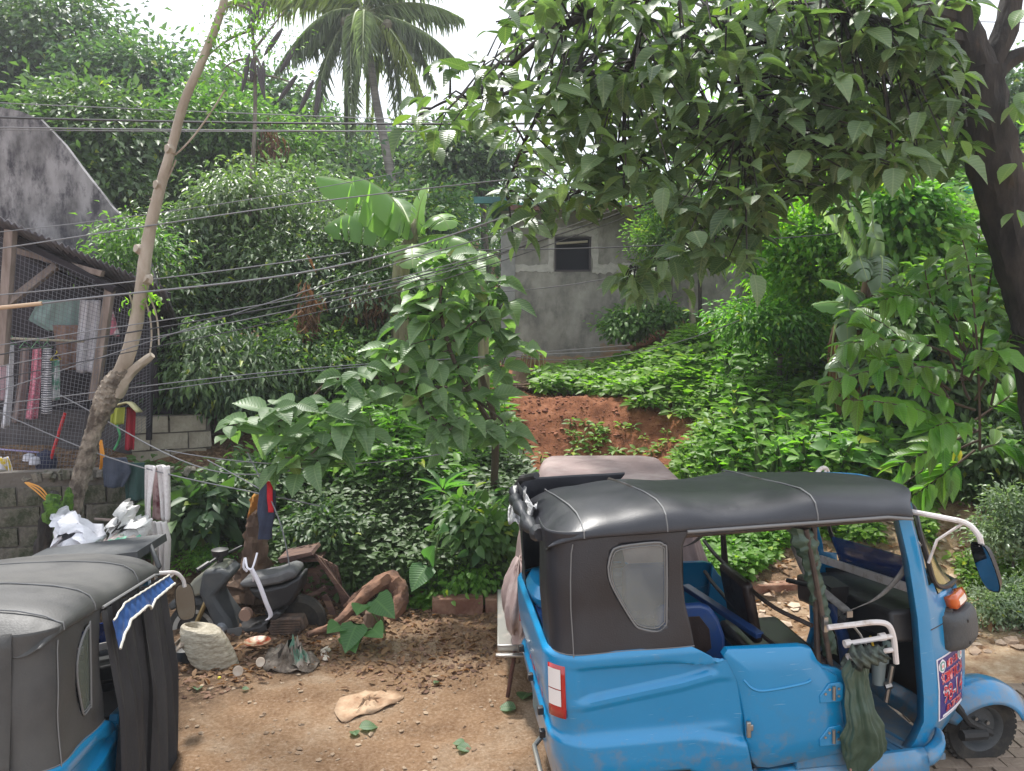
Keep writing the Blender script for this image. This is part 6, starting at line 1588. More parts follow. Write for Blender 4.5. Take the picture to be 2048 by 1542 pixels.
# coconut shell pieces, plate, rags, litter on the ground
M_SHELLIN = mat('coconut_flesh', (0.50, 0.40, 0.30), 0.7, col2=(0.62, 0.54, 0.45), nscale=9)
def shell(label, px, py, tiltx, tilty, s=0.055, Y=5.6):
    c = at(px, py, Y); r = empty('coconut_shell', c, label, 'coconut shell', 'cut coconut shells by the sack', rot=(tiltx, tilty, 0))
    mb = MB(); mb.lathe([(s, 0), (s * 0.95, -s * 0.5), (s * 0.6, -s * 0.95), (0, -s * 1.1)], (0, 0, 0), 'Z', 18); mb.build('husk', M_BARK, r)
    mb = MB(); mb.lathe([(s * 1.0, 0.002), (s * 0.8, 0.004), (s * 0.65, -s * 0.4), (0, -s * 0.6)], (0, 0, 0), 'Z', 18); mb.build('flesh', M_SHELLIN, r)
shell('cut coconut half facing the camera at the foot of the sack', 476, 1342, 1.2, 0.5, 0.036, 5.4)
shell('cut coconut half beside the heap of rags', 521, 1324, 1.1, -0.2, 0.034, 5.5)
mb = MB(); c = at(515, 1286, 6.0); mb.lathe([(0, 0), (0.07, 0.0), (0.098, 0.018), (0.102, 0.018), (0.07, -0.006), (0, -0.006)], c, 'Z', 28, (1, 1)); o = mb.build('plate', mat('food_stained_plate', (0.42, 0.32, 0.20), 0.4, col2=(0.35, 0.06, 0.02), nscale=22, nfac=0.3)); tag(o, 'round stained plate lying on the litter below the scooter', 'plate')
def flat_thing(name, label, cat, pts, m, h=0.02, seed=0, Y=None):
    P = [snapped(x, y) for x, y in pts]; c = sum(P, Vector()) / len(P); mb = MB(); n_ = len(P)
    Q = spline(P + [P[0]], 4)[:-1]; n_ = len(Q)
    rings = []
    for k in (1.0, 0.72, 0.42, 0.15):
        rings.append([c + (q - c) * k + Vector((0, 0, 0.006 + h * (1 - k) * (1 + 0.5 * math.sin(i * 1.9 + seed + k * 9)) + 0.35 * h * math.sin(i * 1.3 + k * 13 + seed))) for i, q in enumerate(Q)])
    for rg in rings:
        for v in rg: v.z = max(v.z, tzf(v.x, v.y) + 0.006)
    vs_ = [v for r in rings for v in r] + [c + Vector((0, 0, h))]
    fs_ = [(i * n_ + k, i * n_ + (k + 1) % n_, (i + 1) * n_ + (k + 1) % n_, (i + 1) * n_ + k) for i in range(3) for k in range(n_)] + [(3 * n_ + k, 3 * n_ + (k + 1) % n_, len(vs_) - 1) for k in range(n_)]
    mb.add(vs_, fs_); o = mb.build(name, m, None, solid=0.004, angle=30); tag(o, label, cat); return o
M_PAPER = mat('muddy_sack_cloth', (0.27, 0.16, 0.09), 0.85, col2=(0.40, 0.28, 0.18), nscale=9, bump=0.4, bscale=30)
flat_thing('flattened_sack', 'flattened tan sack lying in the middle of the yard', 'sack', [(668, 1425), (680, 1405), (720, 1392), (760, 1385), (800, 1392), (806, 1402), (770, 1418), (720, 1438), (684, 1450)], M_PAPER, 0.03, 2)
flat_thing('rag_heap', 'heap of mud stained rags in front of the scooter', 'rags', [(522, 1330), (548, 1300), (590, 1302), (622, 1310), (640, 1330), (618, 1348), (570, 1352), (535, 1346)], mat('mud_stained_rag', (0.10, 0.075, 0.055), 0.9, col2=(0.30, 0.25, 0.20), nscale=7, nfac=0.4, bump=0.5), 0.09, 4)
flat_thing('crushed_bag', 'crushed bag with faded green print on the rag heap', 'bag', [(552, 1312), (575, 1305), (606, 1312), (622, 1330), (612, 1345), (585, 1340)], mat('green_faded_bag', (0.36, 0.30, 0.25), 0.6, col2=(0.12, 0.26, 0.18), nscale=7, nfac=0.25), 0.13, 1)
flat_thing('paper_scrap', 'torn white paper scrap on the litter', 'paper', [(640, 1302), (658, 1296), (662, 1305), (650, 1312), (660, 1324), (645, 1322)], mat('dirty_paper', (0.55, 0.48, 0.40), 0.8), 0.02, 3)
mb = MB(); c = snapped(439, 1362); mb.lathe([(0, -0.012), (0.010, -0.008), (0.014, 0.0), (0.010, 0.012), (0, 0.014)], c + Vector((0, 0, 0.014)), 'Z', 12); o = mb.build('yellow_fruit', mat('yellow_fruit', (0.55, 0.48, 0.02), 0.4)); tag(o, 'small yellow fruit on the soil in front of the sack', 'fruit')

# ---------------------------------------------------------------- cables and clothes lines
M_CABLE = mat('dark_cable', (0.035, 0.035, 0.04), 0.6)
M_CABLEG = mat('grey_cable', (0.16, 0.16, 0.17), 0.6)
def cable(label, a, b_, r=0.006, sag=0.0, m=M_CABLE, cat='cable', mid=None, name='overhead_cable', group='overhead cables'):
    A = at(*a); B = at(*b_); 
    if mid: C_ = at(*mid); P = spline([A, C_, B], 10)
    else: P = [A.lerp(B, t) - Vector((0, 0, sag * 4 * t * (1 - t))) for t in lin(0, 1, 16)]
    mb = MB(); mb.tube(P, r, 5); o = mb.build(name, m, None); tag(o, label, cat, group); return o
cable('topmost thin cable crossing above the gable wall', (-60, 203, 8), (1560, 262, 8), 0.005, 0.02, M_CABLEG)
cable('thick dark cable crossing in front of the coconut palm', (-60, 233, 7.5), (1700, 236, 7.5), 0.011, 0.06)
cable('double grey cable just under the thick one', (-60, 254, 7.6), (1500, 262, 7.8), 0.007, 0.02, M_CABLEG)
cable('lower strand of the double grey cable', (-60, 259, 7.6), (1500, 254, 8.0), 0.005, 0.03, M_CABLEG)
cable('cable rising from the shelter roof to the right over the banana', (-60, 506, 6.8), (1400, 318, 7.5), 0.006, 0.12, M_CABLEG, mid=(660, 400, 7.1))
cable('cable rising from the shelter post past the pale trunk', (-60, 470, 7), (800, 345, 8.4), 0.004, 0.05, M_CABLEG)
cable('cable crossing the shelter bay at mid height', (-60, 595, 6.8), (700, 505, 7.5), 0.006, 0.03, M_CABLEG)
cable('sleeved cable running right from the shelter to the treetops', (85, 607, 6.6), (1300, 330, 7.6), 0.009, 0.0, M_CABLEG, mid=(720, 522, 7.0))
mb = MB(); mb.tube([at(-60, 622, 6.55), at(84, 607, 6.6)], 0.017, 8); o = mb.build('cable_sleeve', mat('tan_pipe', (0.45, 0.31, 0.20), 0.6)); tag(o, 'tan plastic sleeve on the cable at the left edge', 'pipe')
for k, (ya, yb, mx) in enumerate([(700, 330, 560), (720, 345, 575), (745, 338, 590), (770, 352, 612), (800, 346, 560)]):
    cable(['highest', 'second', 'middle', 'fourth', 'lowest'][k] + ' of the bundled cables fanning out across the laundry shelter', (-60, ya, 6.6), (1480, yb, 8.0), 0.0045 + 0.002 * (k == 1), 0.0, M_CABLE if k % 2 else M_CABLEG, mid=(820, mx - 10 - 8 * k, 7.2))
cable('long cable drooping from the shelter to the cement house', (-60, 815, 6.7), (1260, 700, 9.5), 0.005, 0, M_CABLEG, mid=(640, 735, 7.6))
cable('long cable just below it drooping to the cement house', (-60, 835, 6.7), (1260, 690, 9.5), 0.004, 0, M_CABLEG, mid=(600, 745, 7.6))
cable('black cable entering the house window side', (930, 500, 9.5), (1700, 465, 9.5), 0.007, 0.05)
cable('thin cable under the house window', (1005, 583, 9.5), (1500, 480, 8.5), 0.005, 0.1)
cable('cable under the house window falling left', (1010, 710, 11), (1480, 640, 9), 0.005, 0.22)
cable('faint cable passing the bright shrub on the right', (1300, 310, 8.5), (1960, 330, 7.2), 0.005, 0.12)
cable('faint cable crossing the treetops at the upper right', (1700, 30, 6.5), (2120, 44, 6.5), 0.004, 0.02, M_CABLEG)
cable('clothes line sagging from the shelter to the scooter', (-60, 800, 7.2), (640, 1012, 6.6), 0.006, 0.0, M_CABLEG, 'clothes line', (250, 925, 6.95), 'clothes_line', 'clothes lines')
cable('second clothes line sagging past the cream trousers', (120, 790, 7.6), (700, 925, 6.8), 0.006, 0.0, M_CABLEG, 'clothes line', (420, 940, 6.9), 'clothes_line', 'clothes lines')
cable('third clothes line running right under the big leaves', (330, 900, 6.9), (900, 905, 6.9), 0.005, 0.12, M_CABLEG, 'clothes line', None, 'clothes_line', 'clothes lines')
cable('slack wire from the jacket down to the scooter', (495, 905, 6.7), (588, 1188, 6.4), 0.006, 0.0, M_CABLEG, 'wire', (560, 1045, 6.5), 'slack_wire', 'slack wires over the scooter')
cable('slanting wire from the block wall to the jacket', (415, 920, 7.0), (520, 978, 6.6), 0.005, 0.0, M_CABLEG, 'wire', (470, 950, 6.8), 'slack_wire', 'slack wires over the scooter')

# ================================================================= VEGETATION
L_FAR = leaf_mat('hazy_far_leaf', (0.030, 0.068, 0.046), (0.085, 0.15, 0.088), trans=0.3, rough=0.5)
L_DARK = leaf_mat('dark_leaf', (0.022, 0.054, 0.030), (0.085, 0.145, 0.068), trans=0.3)
L_MID = leaf_mat('mid_green_leaf', (0.030, 0.082, 0.026), (0.115, 0.21, 0.06), trans=0.35)
L_OLIVE = leaf_mat('olive_leaf', (0.030, 0.062, 0.034), (0.13, 0.19, 0.10), trans=0.3, rough=0.4)
L_BRIGHT = leaf_mat('bright_leaf', (0.035, 0.115, 0.02), (0.14, 0.29, 0.05), trans=0.4)
L_LIME = leaf_mat('lime_leaf', (0.06, 0.15, 0.02), (0.19, 0.35, 0.04), trans=0.45)
L_SEED = leaf_mat('seedling_leaf', (0.05, 0.12, 0.02), (0.16, 0.28, 0.05), trans=0.4, rough=0.5)
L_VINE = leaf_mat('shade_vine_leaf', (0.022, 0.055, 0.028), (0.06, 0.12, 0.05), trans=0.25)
L_BIG = leaf_mat('big_veined_leaf', (0.024, 0.055, 0.026), (0.15, 0.215, 0.11), yellow=(0.16, 0.22, 0.035), trans=0.24, veins=True, rough=0.38)
L_SAP = leaf_mat('sapling_leaf', (0.035, 0.095, 0.035), (0.16, 0.25, 0.13), yellow=(0.30, 0.26, 0.04), trans=0.35, veins=True, rough=0.42)
L_SHR = leaf_mat('glossy_long_leaf', (0.03, 0.10, 0.022), (0.10, 0.25, 0.05), yellow=(0.45, 0.36, 0.03), trans=0.4, veins=True, rough=0.35)
L_TARO = leaf_mat('taro_leaf', (0.05, 0.13, 0.045), (0.09, 0.21, 0.07), trans=0.35, veins=True, rough=0.45)
L_BAN = leaf_mat('banana_leaf', (0.06, 0.14, 0.045), (0.20, 0.30, 0.13), trans=0.42, rough=0.4)
L_SILV = leaf_mat('waxy_grey_leaf', (0.10, 0.15, 0.09), (0.26, 0.32, 0.24), trans=0.25, rough=0.3)
L_DRY = leaf_mat('dry_brown_leaf', (0.10, 0.055, 0.03), (0.26, 0.16, 0.09), yellow=(0.3, 0.2, 0.1), trans=0.25, tcol=(2, 1.4, 0.8), rough=0.8)
L_PALM = leaf_mat('palm_leaflet', (0.065, 0.085, 0.065), (0.20, 0.235, 0.165), trans=0.3, rough=0.35, spec=0.5)
M_BARKG = mat('grey_bark', (0.10, 0.085, 0.07), 0.95, col2=(0.20, 0.17, 0.14), nscale=9, nfac=0.5, bump=0.6, bscale=20, stretch=(1, 1, 0.4))
M_BARKD = mat('dark_bark', (0.010, 0.009, 0.009), 0.95, col2=(0.038, 0.031, 0.026), nscale=9, nfac=0.6, bump=0.9, bscale=22, stretch=(1, 1, 0.35), dirt=(0.10, 0.065, 0.045), dscale=3.4, dlo=0.56, dhi=0.75)  # near-black bark mottled with brown
M_TWIG = mat('brown_twig', (0.07, 0.05, 0.035), 0.9)
M_GSTEM = mat('green_stem', (0.10, 0.16, 0.05), 0.6)

def tree(name, label, px, py, rx, ry, D, m, n_cl=70, per=60, cr=0.45, S=0.2, W=0.5, tpl='diamond', seed=0, droop=0.35, yel=0.03, group=None, cat='tree', trunk_r=0.12, base=None, dep=None, shell=0.55, barkm=None):
    """one tree or shrub: forked trunk from the ground into an uneven crown of leaf clumps; px radii in photograph pixels at depth D"""
    c = at(px, py, D); k = D / FPX; r = (rx * k, (dep or (rx + ry) * 0.5) * k, ry * k)
    bx, by = base if base else (c.x + 0.1 * r[0], D + 0.2 * r[1])
    gz = tzf(bx, by)
    root = empty(name, (bx, by, gz), label, cat, group)
    mb = MB(); rg = random.Random(seed)
    low = Vector((bx, by, gz - 0.1)); top = Vector((c.x, c.y, c.z - r[2] * 0.15))
    if top.z < low.z + 0.3: top.z = low.z + 0.3
    mid_ = low.lerp(top, 0.5) + Vector((rg.uniform(-.1, .1) * r[0], 0, 0))
    trunk(mb, [(low, trunk_r * 1.2), (mid_, trunk_r * 0.85), (top, trunk_r * 0.5)], 7, 0.08, seed)
    for i in range(7):
        a = rg.uniform(0, 6.28); s0 = low.lerp(top, rg.uniform(0.55, 1.0))
        e = Vector(c) + Vector((math.cos(a) * r[0] * 0.75, -abs(math.sin(a)) * r[1] * 0.5, rg.uniform(-.5, .7) * r[2]))
        trunk(mb, [(s0, trunk_r * 0.42), (s0.lerp(e, 0.5) + Vector((0, 0, 0.12 * r[2])), trunk_r * 0.25), (e, trunk_r * 0.08)], 5, 0.05, seed + i)
    mb.build('trunk', barkm or M_BARKG, root, world=True, clean=False)
    crown('crown', c, r, n_cl, per, cr, S, W, tpl, m, root, seed, droop, yel, shell=shell)
    return root

G1 = 'trees on the hillside behind'
HT = 'leafy hillside tree '
tree('hillside_tree', 'tall dark tree filling the upper left corner', 70, 110, 190, 135, 24, L_DARK, 150, 90, 0.55, 0.24, 0.5, 'diamond', 1, group=G1)
tree('hillside_tree', 'pale crowned tree with open top between the corner tree and the leaning trunk', 250, 205, 140, 95, 22, L_FAR, 130, 90, 0.5, 0.22, 0.45, 'diamond', 2, group=G1)
tree('hillside_tree', 'round tree behind the thin pod tree, left of the palm', 500, 265, 105, 100, 25, L_FAR, 100, 90, 0.5, 0.24, 0.5, 'diamond', 3, group=G1)
tree('hillside_tree', 'dark broad tree directly above the cement gable wall', 190, 330, 170, 135, 16, L_DARK, 150, 90, 0.4, 0.17, 0.5, 'diamond', 4, group=G1)
tree('hillside_tree', 'green tree crossed by cables right of the leaning trunk', 430, 310, 150, 110, 18, L_MID, 130, 90, 0.4, 0.17, 0.45, 'diamond', 5, group=G1)
tree('hillside_tree', 'hazy tree left of the far building', 610, 320, 85, 75, 27, L_FAR, 80, 80, 0.5, 0.22, 0.5, 'diamond', 6, group=G1)
tree('hillside_tree', 'low hazy tree below the far building', 720, 345, 110, 60, 28, L_FAR, 80, 80, 0.5, 0.22, 0.5, 'diamond', 7, group=G1)
tree('hillside_tree', 'light green tree right of the palm trunk', 865, 345, 100, 60, 27, L_FAR, 90, 80, 0.5, 0.22, 0.5, 'diamond', 8, yel=0.1, group=G1)
tree('hillside_tree', 'dark small leaved tree above the teal gutter', 965, 330, 80, 85, 21, L_DARK, 100, 90, 0.4, 0.17, 0.5, 'diamond', 9, group=G1)
tree('hillside_tree', 'fine leaved tree behind the banana clump', 820, 430, 130, 75, 18, L_MID, 110, 80, 0.35, 0.15, 0.5, 'diamond', 10, yel=0.1, group=G1)
tree('hillside_tree', 'tree between the leaning trunk and the banana at mid height', 620, 430, 120, 90, 16, L_OLIVE, 110, 90, 0.35, 0.15, 0.4, 'diamond', 11, group=G1)
tree('hillside_tree', 'bright backlit tree high on the right behind the big leaves', 1640, 290, 230, 120, 15, L_LIME, 170, 80, 0.4, 0.16, 0.5, 'diamond', 12, yel=0.15, group=G1)
tree('hillside_tree', 'tree behind the dark trunk at the far right edge', 2030, 260, 75, 110, 18, L_FAR, 80, 80, 0.4, 0.17, 0.5, 'diamond', 13, group=G1)
tree('hillside_tree', 'dark tree behind the green shed', 1840, 400, 130, 90, 13, L_MID, 110, 80, 0.35, 0.13, 0.45, 'diamond', 14, group=G1)

G2 = 'dense small leaved trees on the left bank'
tree('bank_tree', 'dense olive tree in the middle of the left thicket', 520, 480, 190, 120, 11.5, L_OLIVE, 230, 100, 0.22, 0.095, 0.42, 'lance', 21, droop=0.5, group=G2)
tree('bank_tree', 'dense grey green tree just right of the leaning trunk base', 400, 600, 110, 150, 11, L_DARK, 150, 100, 0.2, 0.10, 0.42, 'lance', 22, droop=0.5, group=G2, barkm=M_BARKD)
tree('bank_tree', 'drooping narrow leaved tree low over the buff wall', 440, 760, 150, 105, 9.6, L_DARK, 200, 100, 0.17, 0.105, 0.32, 'lance', 23, droop=0.9, group=G2, barkm=M_BARKD)
tree('bank_tree', 'thick olive tree below the banana leaves', 700, 590, 150, 125, 11.0, L_OLIVE, 210, 100, 0.2, 0.09, 0.42, 'lance', 24, droop=0.5, group=G2)
tree('bank_tree', 'sparse tree top brushing the gable wall by the pale trunk', 270, 510, 60, 55, 9.0, L_MID, 40, 40, 0.16, 0.08, 0.4, 'lance', 25, group=G2, trunk_r=0.04, base=(-3.4, 9.3))
tree('bank_tree', 'middle green tree behind the big leaved sapling', 640, 730, 150, 90, 10.2, L_MID, 150, 90, 0.18, 0.09, 0.45, 'lance', 26, group=G2, yel=0.05)
tree('bank_tree', 'bright green tree between the banana and the sapling', 850, 640, 110, 120, 11.2, L_BRIGHT, 120, 80, 0.18, 0.10, 0.45, 'oval', 27, group=G2, yel=0.1)

G3 = 'shrubs on the slope'
tree('feathery_shrub', 'feathery light green shrub in front of the house wall', 1350, 430, 62, 80, 13.2, L_MID, 80, 80, 0.2, 0.09, 0.35, 'diamond', 31, group=G3, cat='shrub', trunk_r=0.035, droop=0.1, yel=0.15, shell=0.3, base=(2.75, 13.6))
tree('hanging_shrub', 'small round leaved shrub hanging on the house wall', 1268, 622, 72, 48, 13.4, L_MID, 60, 60, 0.13, 0.085, 0.6, 'oval', 32, group=G3, cat='shrub', trunk_r=0.03, base=(2.95, 13.9))
tree('bright_shrub', 'big lime green backlit shrub right of the house', 1600, 500, 115, 150, 10.8, L_LIME, 200, 80, 0.2, 0.095, 0.45, 'lance', 33, group=G3, cat='shrub', trunk_r=0.06, yel=0.12, droop=0.15)
tree('bright_shrub', 'lime green shrub spilling down beside the banana stems', 1560, 640, 90, 70, 10.4, L_BRIGHT, 90, 70, 0.16, 0.085, 0.45, 'lance', 34, group=G3, cat='shrub', trunk_r=0.04, yel=0.05)
tree('dark_shrub', 'dark thicket behind the long leaved shrub on the right', 1890, 740, 150, 110, 9.0, L_DARK, 150, 80, 0.2, 0.11, 0.45, 'oval', 35, group=G3, cat='shrub', trunk_r=0.05)
tree('dark_shrub', 'dark thicket at the right edge behind the mirror', 1960, 900, 110, 80, 7.9, L_VINE, 110, 70, 0.15, 0.10, 0.5, 'oval', 36, group=G3, cat='shrub', trunk_r=0.03)
tree('fern_bush', 'pale feathery bush at the right edge above the rubble', 2030, 1040, 70, 75, 6.9, L_SILV, 90, 70, 0.09, 0.045, 0.45, 'diamond', 37, group=G3, cat='bush', trunk_r=0.015, droop=0.2, shell=0.3)
tree('fern_bush', 'pale feathery bush low at the right edge behind the front wheel', 2025, 1225, 75, 60, 6.2, L_SILV, 80, 70, 0.08, 0.04, 0.45, 'diamond', 38, group=G3, cat='bush', trunk_r=0.012, droop=0.2, shell=0.3)
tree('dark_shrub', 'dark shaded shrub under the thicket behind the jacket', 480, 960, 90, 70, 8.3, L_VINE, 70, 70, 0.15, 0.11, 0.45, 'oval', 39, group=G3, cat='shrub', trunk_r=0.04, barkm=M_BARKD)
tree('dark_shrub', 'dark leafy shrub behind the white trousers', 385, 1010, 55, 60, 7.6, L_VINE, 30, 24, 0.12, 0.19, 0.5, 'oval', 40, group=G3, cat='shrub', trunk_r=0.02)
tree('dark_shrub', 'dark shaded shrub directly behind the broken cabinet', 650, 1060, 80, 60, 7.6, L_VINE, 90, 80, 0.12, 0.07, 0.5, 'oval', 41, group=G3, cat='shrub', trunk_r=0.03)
tree('shade_bush', 'leafy bush with pale ribbed leaves left of the black hood', 960, 1060, 75, 60, 7.4, L_MID, 45, 36, 0.12, 0.13, 0.5, 'oval', 42, group=G3, cat='bush', trunk_r=0.02, yel=0.05)
tree('shade_bush', 'small round leaved bush above the kerb', 930, 1150, 60, 35, 7.1, L_BRIGHT, 30, 40, 0.09, 0.06, 0.6, 'oval', 43, group=G3, cat='bush', trunk_r=0.012)
tree('moss_bush', 'yellow green mossy bush behind the scooter handlebar', 400, 1110, 45, 25, 7.3, L_BRIGHT, 30, 60, 0.07, 0.035, 0.6, 'diamond', 44, group=G3, cat='bush', trunk_r=0.012)

# ---- curtain of vines over the bank on the left of the yard
def scatter_region(name, label, poly, n, D_fn, S, W, tpl, m, seed, lift=0.12, spread=0.08, up=0.6, yel=0.03, ground_=True, toward=0.5, cat='ground cover', minh=0.0):
    """leaves of low plants over the ground seen inside a pixel polygon"""
    rng = np.random.default_rng(seed)
    xs = [p[0] for p in poly]; ys = [p[1] for p in poly]
    pts = []
    def inside(x, y):
        c = False; j = len(poly) - 1
        for i in range(len(poly)):
            if (poly[i][1] > y) != (poly[j][1] > y) and x < (poly[j][0] - poly[i][0]) * (y - poly[i][1]) / (poly[j][1] - poly[i][1]) + poly[i][0]: c = not c
            j = i
        return c
    while len(pts) < n:
        x, y = rng.uniform(min(xs), max(xs)), rng.uniform(min(ys), max(ys))
        if not inside(x, y): continue
        pts.append((x, y))
    C = np.array([np.array(D_fn(x, y)) for x, y in pts])
    return C, rng

def ray_ground(pix, y0=6.9, y1=20.0):
    """vectorised: ground points under many pixels"""
    pix = np.array(pix, float)
    u = (pix[:, 0] - 1024) / FPX; v = (771 - pix[:, 1]) / FPX
    c, s = math.cos(PITCH), math.sin(PITCH)
    dx, dy, dz = u, c + v * s, -s + v * c
    out = np.full((len(pix), 3), np.nan)
    for Y in np.arange(y0, y1, 0.05):
        t = Y / dy; x = dx * t; z = CAM_H + dz * t
        g = tz(x, np.full_like(x, Y))
        hit = (z <= g) & np.isnan(out[:, 0])
        out[hit] = np.stack([x, np.full_like(x, Y), g], 1)[hit]
    return out

def in_poly(X, Y, poly):
    c = np.zeros(len(X), bool); j = len(poly) - 1
    for i in range(len(poly)):
        xi, yi = poly[i]; xj, yj = poly[j]
        k = ((yi > Y) != (yj > Y)) & (X < (xj - xi) * (Y - yi) / (yj - yi + 1e-9) + xi)
        c ^= k; j = i
    return c

def cover_plants(name, label, poly, n, per, S, W, tpl, m, seed, h=(0.05, 0.22), spread=0.07, yel=0.03, dens=None, toward=0.35, kindname='ground cover', rosette=True):
    """low plants standing on the ground inside a pixel polygon: every plant a whorl or two of leaves on a stem"""
    rng = np.random.default_rng(seed)
    xs = [p[0] for p in poly]; ys = [p[1] for p in poly]
    X = rng.uniform(min(xs), max(xs), n * 4); Y = rng.uniform(min(ys), max(ys), n * 4)
    k = in_poly(X, Y, poly); X, Y = X[k][:n], Y[k][:n]
    G = ray_ground(np.stack([X, Y], 1)); ok = ~np.isnan(G[:, 0]); G = G[ok]
    if dens is not None:
        f = fbm(G[:, 0] * dens[0], G[:, 1] * dens[0] + G[:, 2] * dens[0], seed, 3)
        G = G[f > dens[1]]
    m_ = len(G)
    H = rng.uniform(h[0], h[1], m_) * (0.5 + fbm(G[:, 0] * 1.2, G[:, 1] * 1.2, seed + 5, 2))
    # whorls
    ang = rng.uniform(0, 6.28, (m_, 1)) + np.arange(per)[None, :] * 2.4
    lvl = 1 - (np.arange(per)[None, :] / per) * 0.75 * np.ones((m_, 1))
    P = np.zeros((m_, per, 3))
    lean = rng.normal(size=(m_, 3)) * 0.1 + np.array([0, -toward * 0.3, 0])
    P[..., 0] = G[:, None, 0] + (lean[:, None, 0] + 0.0) * H[:, None] * lvl + np.cos(ang) * spread * 0.3
    P[..., 1] = G[:, None, 1] + (lean[:, None, 1]) * H[:, None] * lvl + np.sin(ang) * spread * 0.3
    P[..., 2] = G[:, None, 2] + H[:, None] * lvl
    A = np.stack([np.cos(ang), np.sin(ang) - toward * 0.4, 0.15 + 0.5 * (lvl - 0.6) + rng.normal(size=(m_, per)) * 0.2], -1)
    N = np.stack([rng.normal(size=(m_, per)) * 0.25, -toward + rng.normal(size=(m_, per)) * 0.25, np.ones((m_, per))], -1)
    s = S * (0.6 + 0.8 * rng.random((m_, 1))) * (0.7 + 0.5 * rng.random((m_, per)))
    ct = rng.random((m_, 1)); t0 = np.clip(ct * 0.65 + rng.random((m_, per)) * 0.4, 0, 1)
    tint = np.stack([t0.reshape(-1), ((rng.random((m_, per)) < yel) * rng.random((m_, per))).reshape(-1) * 0.9 + 0.1], 1)
    o = leaves(name, P.reshape(-1, 3), A.reshape(-1, 3), N.reshape(-1, 3), s.reshape(-1), W, tint, tpl, m)
    # stems
    st = leaves(name + '_stems', G + np.array([0, 0, -0.01]), np.stack([lean[:, 0], lean[:, 1], np.ones(m_)], 1), rng.normal(size=(m_, 3)), H, 0.05, np.full((m_, 2), 0.3), 'diamond', M_GSTEM)
    bpy.context.view_layer.update()
    st.parent = o; st['kind'] = 'stuff'
    tag(o, label, kindname, kind='stuff')
    return o

SL = [(1062, 760), (1150, 745), (1300, 725), (1390, 660), (1480, 650), (1530, 690), (1500, 770), (1420, 800), (1300, 800), (1200, 790), (1075, 792)]
cover_plants('seedlings', 'bed of bright leafy seedlings at the foot of the house wall', SL, 1500, 9, 0.135, 0.6, 'oval', L_SEED, 51, (0.06, 0.20), 0.08, 0.02)
cover_plants('weeds', 'loose pale weeds over the top edge of the red bank', [(1140, 780), (1420, 760), (1500, 800), (1400, 850), (1300, 830), (1230, 812), (1180, 795)], 130, 9, 0.15, 0.5, 'oval', L_SEED, 52, (0.06, 0.25), 0.1, 0.05, dens=(1.6, 0.5))
cover_plants('slope_herbs', 'mixed green herbs covering the slope right of the red bank', [(1400, 850), (1480, 700), (1640, 640), (1740, 700), (1760, 860), (1760, 1010), (1370, 1000), (1340, 960), (1390, 900)], 3400, 8, 0.105, 0.55, 'oval', L_SEED, 53, (0.05, 0.34), 0.07, 0.03, dens=(1.4, 0.36))
cover_plants('weeds', 'scattered small weeds growing on the bare red soil', [(1060, 860), (1340, 850), (1340, 960), (1060, 960)], 110, 8, 0.10, 0.5, 'oval', L_SEED, 54, (0.03, 0.16), 0.08, 0.08, dens=(2.0, 0.5))
cover_plants('weeds', 'low yellow green creeper along the foot of the red bank', [(1040, 955), (1400, 935), (1400, 1000), (1040, 1000)], 600, 6, 0.085, 0.6, 'oval', L_BRIGHT, 55, (0.03, 0.12), 0.07, 0.05, dens=(1.6, 0.5))
cover_plants('undergrowth', 'bright undergrowth on the left slope beneath the sapling', [(620, 800), (760, 700), (990, 740), (960, 800), (900, 850), (980, 920), (1050, 1010), (600, 1010), (540, 930)], 2600, 9, 0.135, 0.42, 'oval', L_BRIGHT, 56, (0.08, 0.40), 0.08, 0.04, dens=(1.5, 0.30))
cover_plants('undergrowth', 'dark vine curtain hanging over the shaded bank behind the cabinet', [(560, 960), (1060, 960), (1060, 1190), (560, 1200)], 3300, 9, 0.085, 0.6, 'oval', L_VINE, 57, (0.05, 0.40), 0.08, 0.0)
cover_plants('undergrowth', 'sparse weeds along the kerb and litter', [(780, 1150), (1050, 1140), (1050, 1225), (780, 1250)], 380, 7, 0.07, 0.6, 'oval', L_BRIGHT, 58, (0.02, 0.12), 0.06, 0.02, dens=(1.8, 0.5))
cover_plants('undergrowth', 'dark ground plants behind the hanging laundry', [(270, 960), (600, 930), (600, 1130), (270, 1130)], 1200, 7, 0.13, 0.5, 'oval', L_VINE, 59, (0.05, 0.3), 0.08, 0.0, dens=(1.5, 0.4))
cover_plants('undergrowth', 'green herbs seen through the open side of the tricycle', [(1380, 1000), (1560, 1000), (1570, 1100), (1500, 1160), (1380, 1190)], 1500, 8, 0.08, 0.6, 'oval', L_BRIGHT, 60, (0.04, 0.25), 0.07, 0.03)
cover_plants('undergrowth', 'dark shaded herbs on the bank at the right', [(1740, 840), (2060, 830), (2060, 1010), (1740, 1020)], 1700, 8, 0.10, 0.55, 'oval', L_MID, 61, (0.05, 0.3), 0.07, 0.03)
cover_plants('undergrowth', 'herbs behind the windscreen and along the cut bank', [(1570, 1000), (1860, 1000), (1860, 1100), (1570, 1080)], 900, 8, 0.075, 0.55, 'oval', L_SEED, 62, (0.04, 0.2), 0.07, 0.03, dens=(1.6, 0.4))
cover_plants('undergrowth', 'weeds on the dusty rubble bank at the lower right', [(1900, 1120), (2060, 1060), (2060, 1440), (1960, 1330)], 420, 8, 0.06, 0.5, 'oval', L_SEED, 63, (0.03, 0.2), 0.06, 0.05, dens=(2.0, 0.52))
cover_plants('undergrowth', 'dim undergrowth on the upper slope under the right hand trees', [(1480, 560), (2060, 560), (2060, 840), (1640, 840), (1560, 700)], 2600, 8, 0.14, 0.5, 'oval', L_MID, 64, (0.1, 0.5), 0.08, 0.03, dens=(1.4, 0.35))
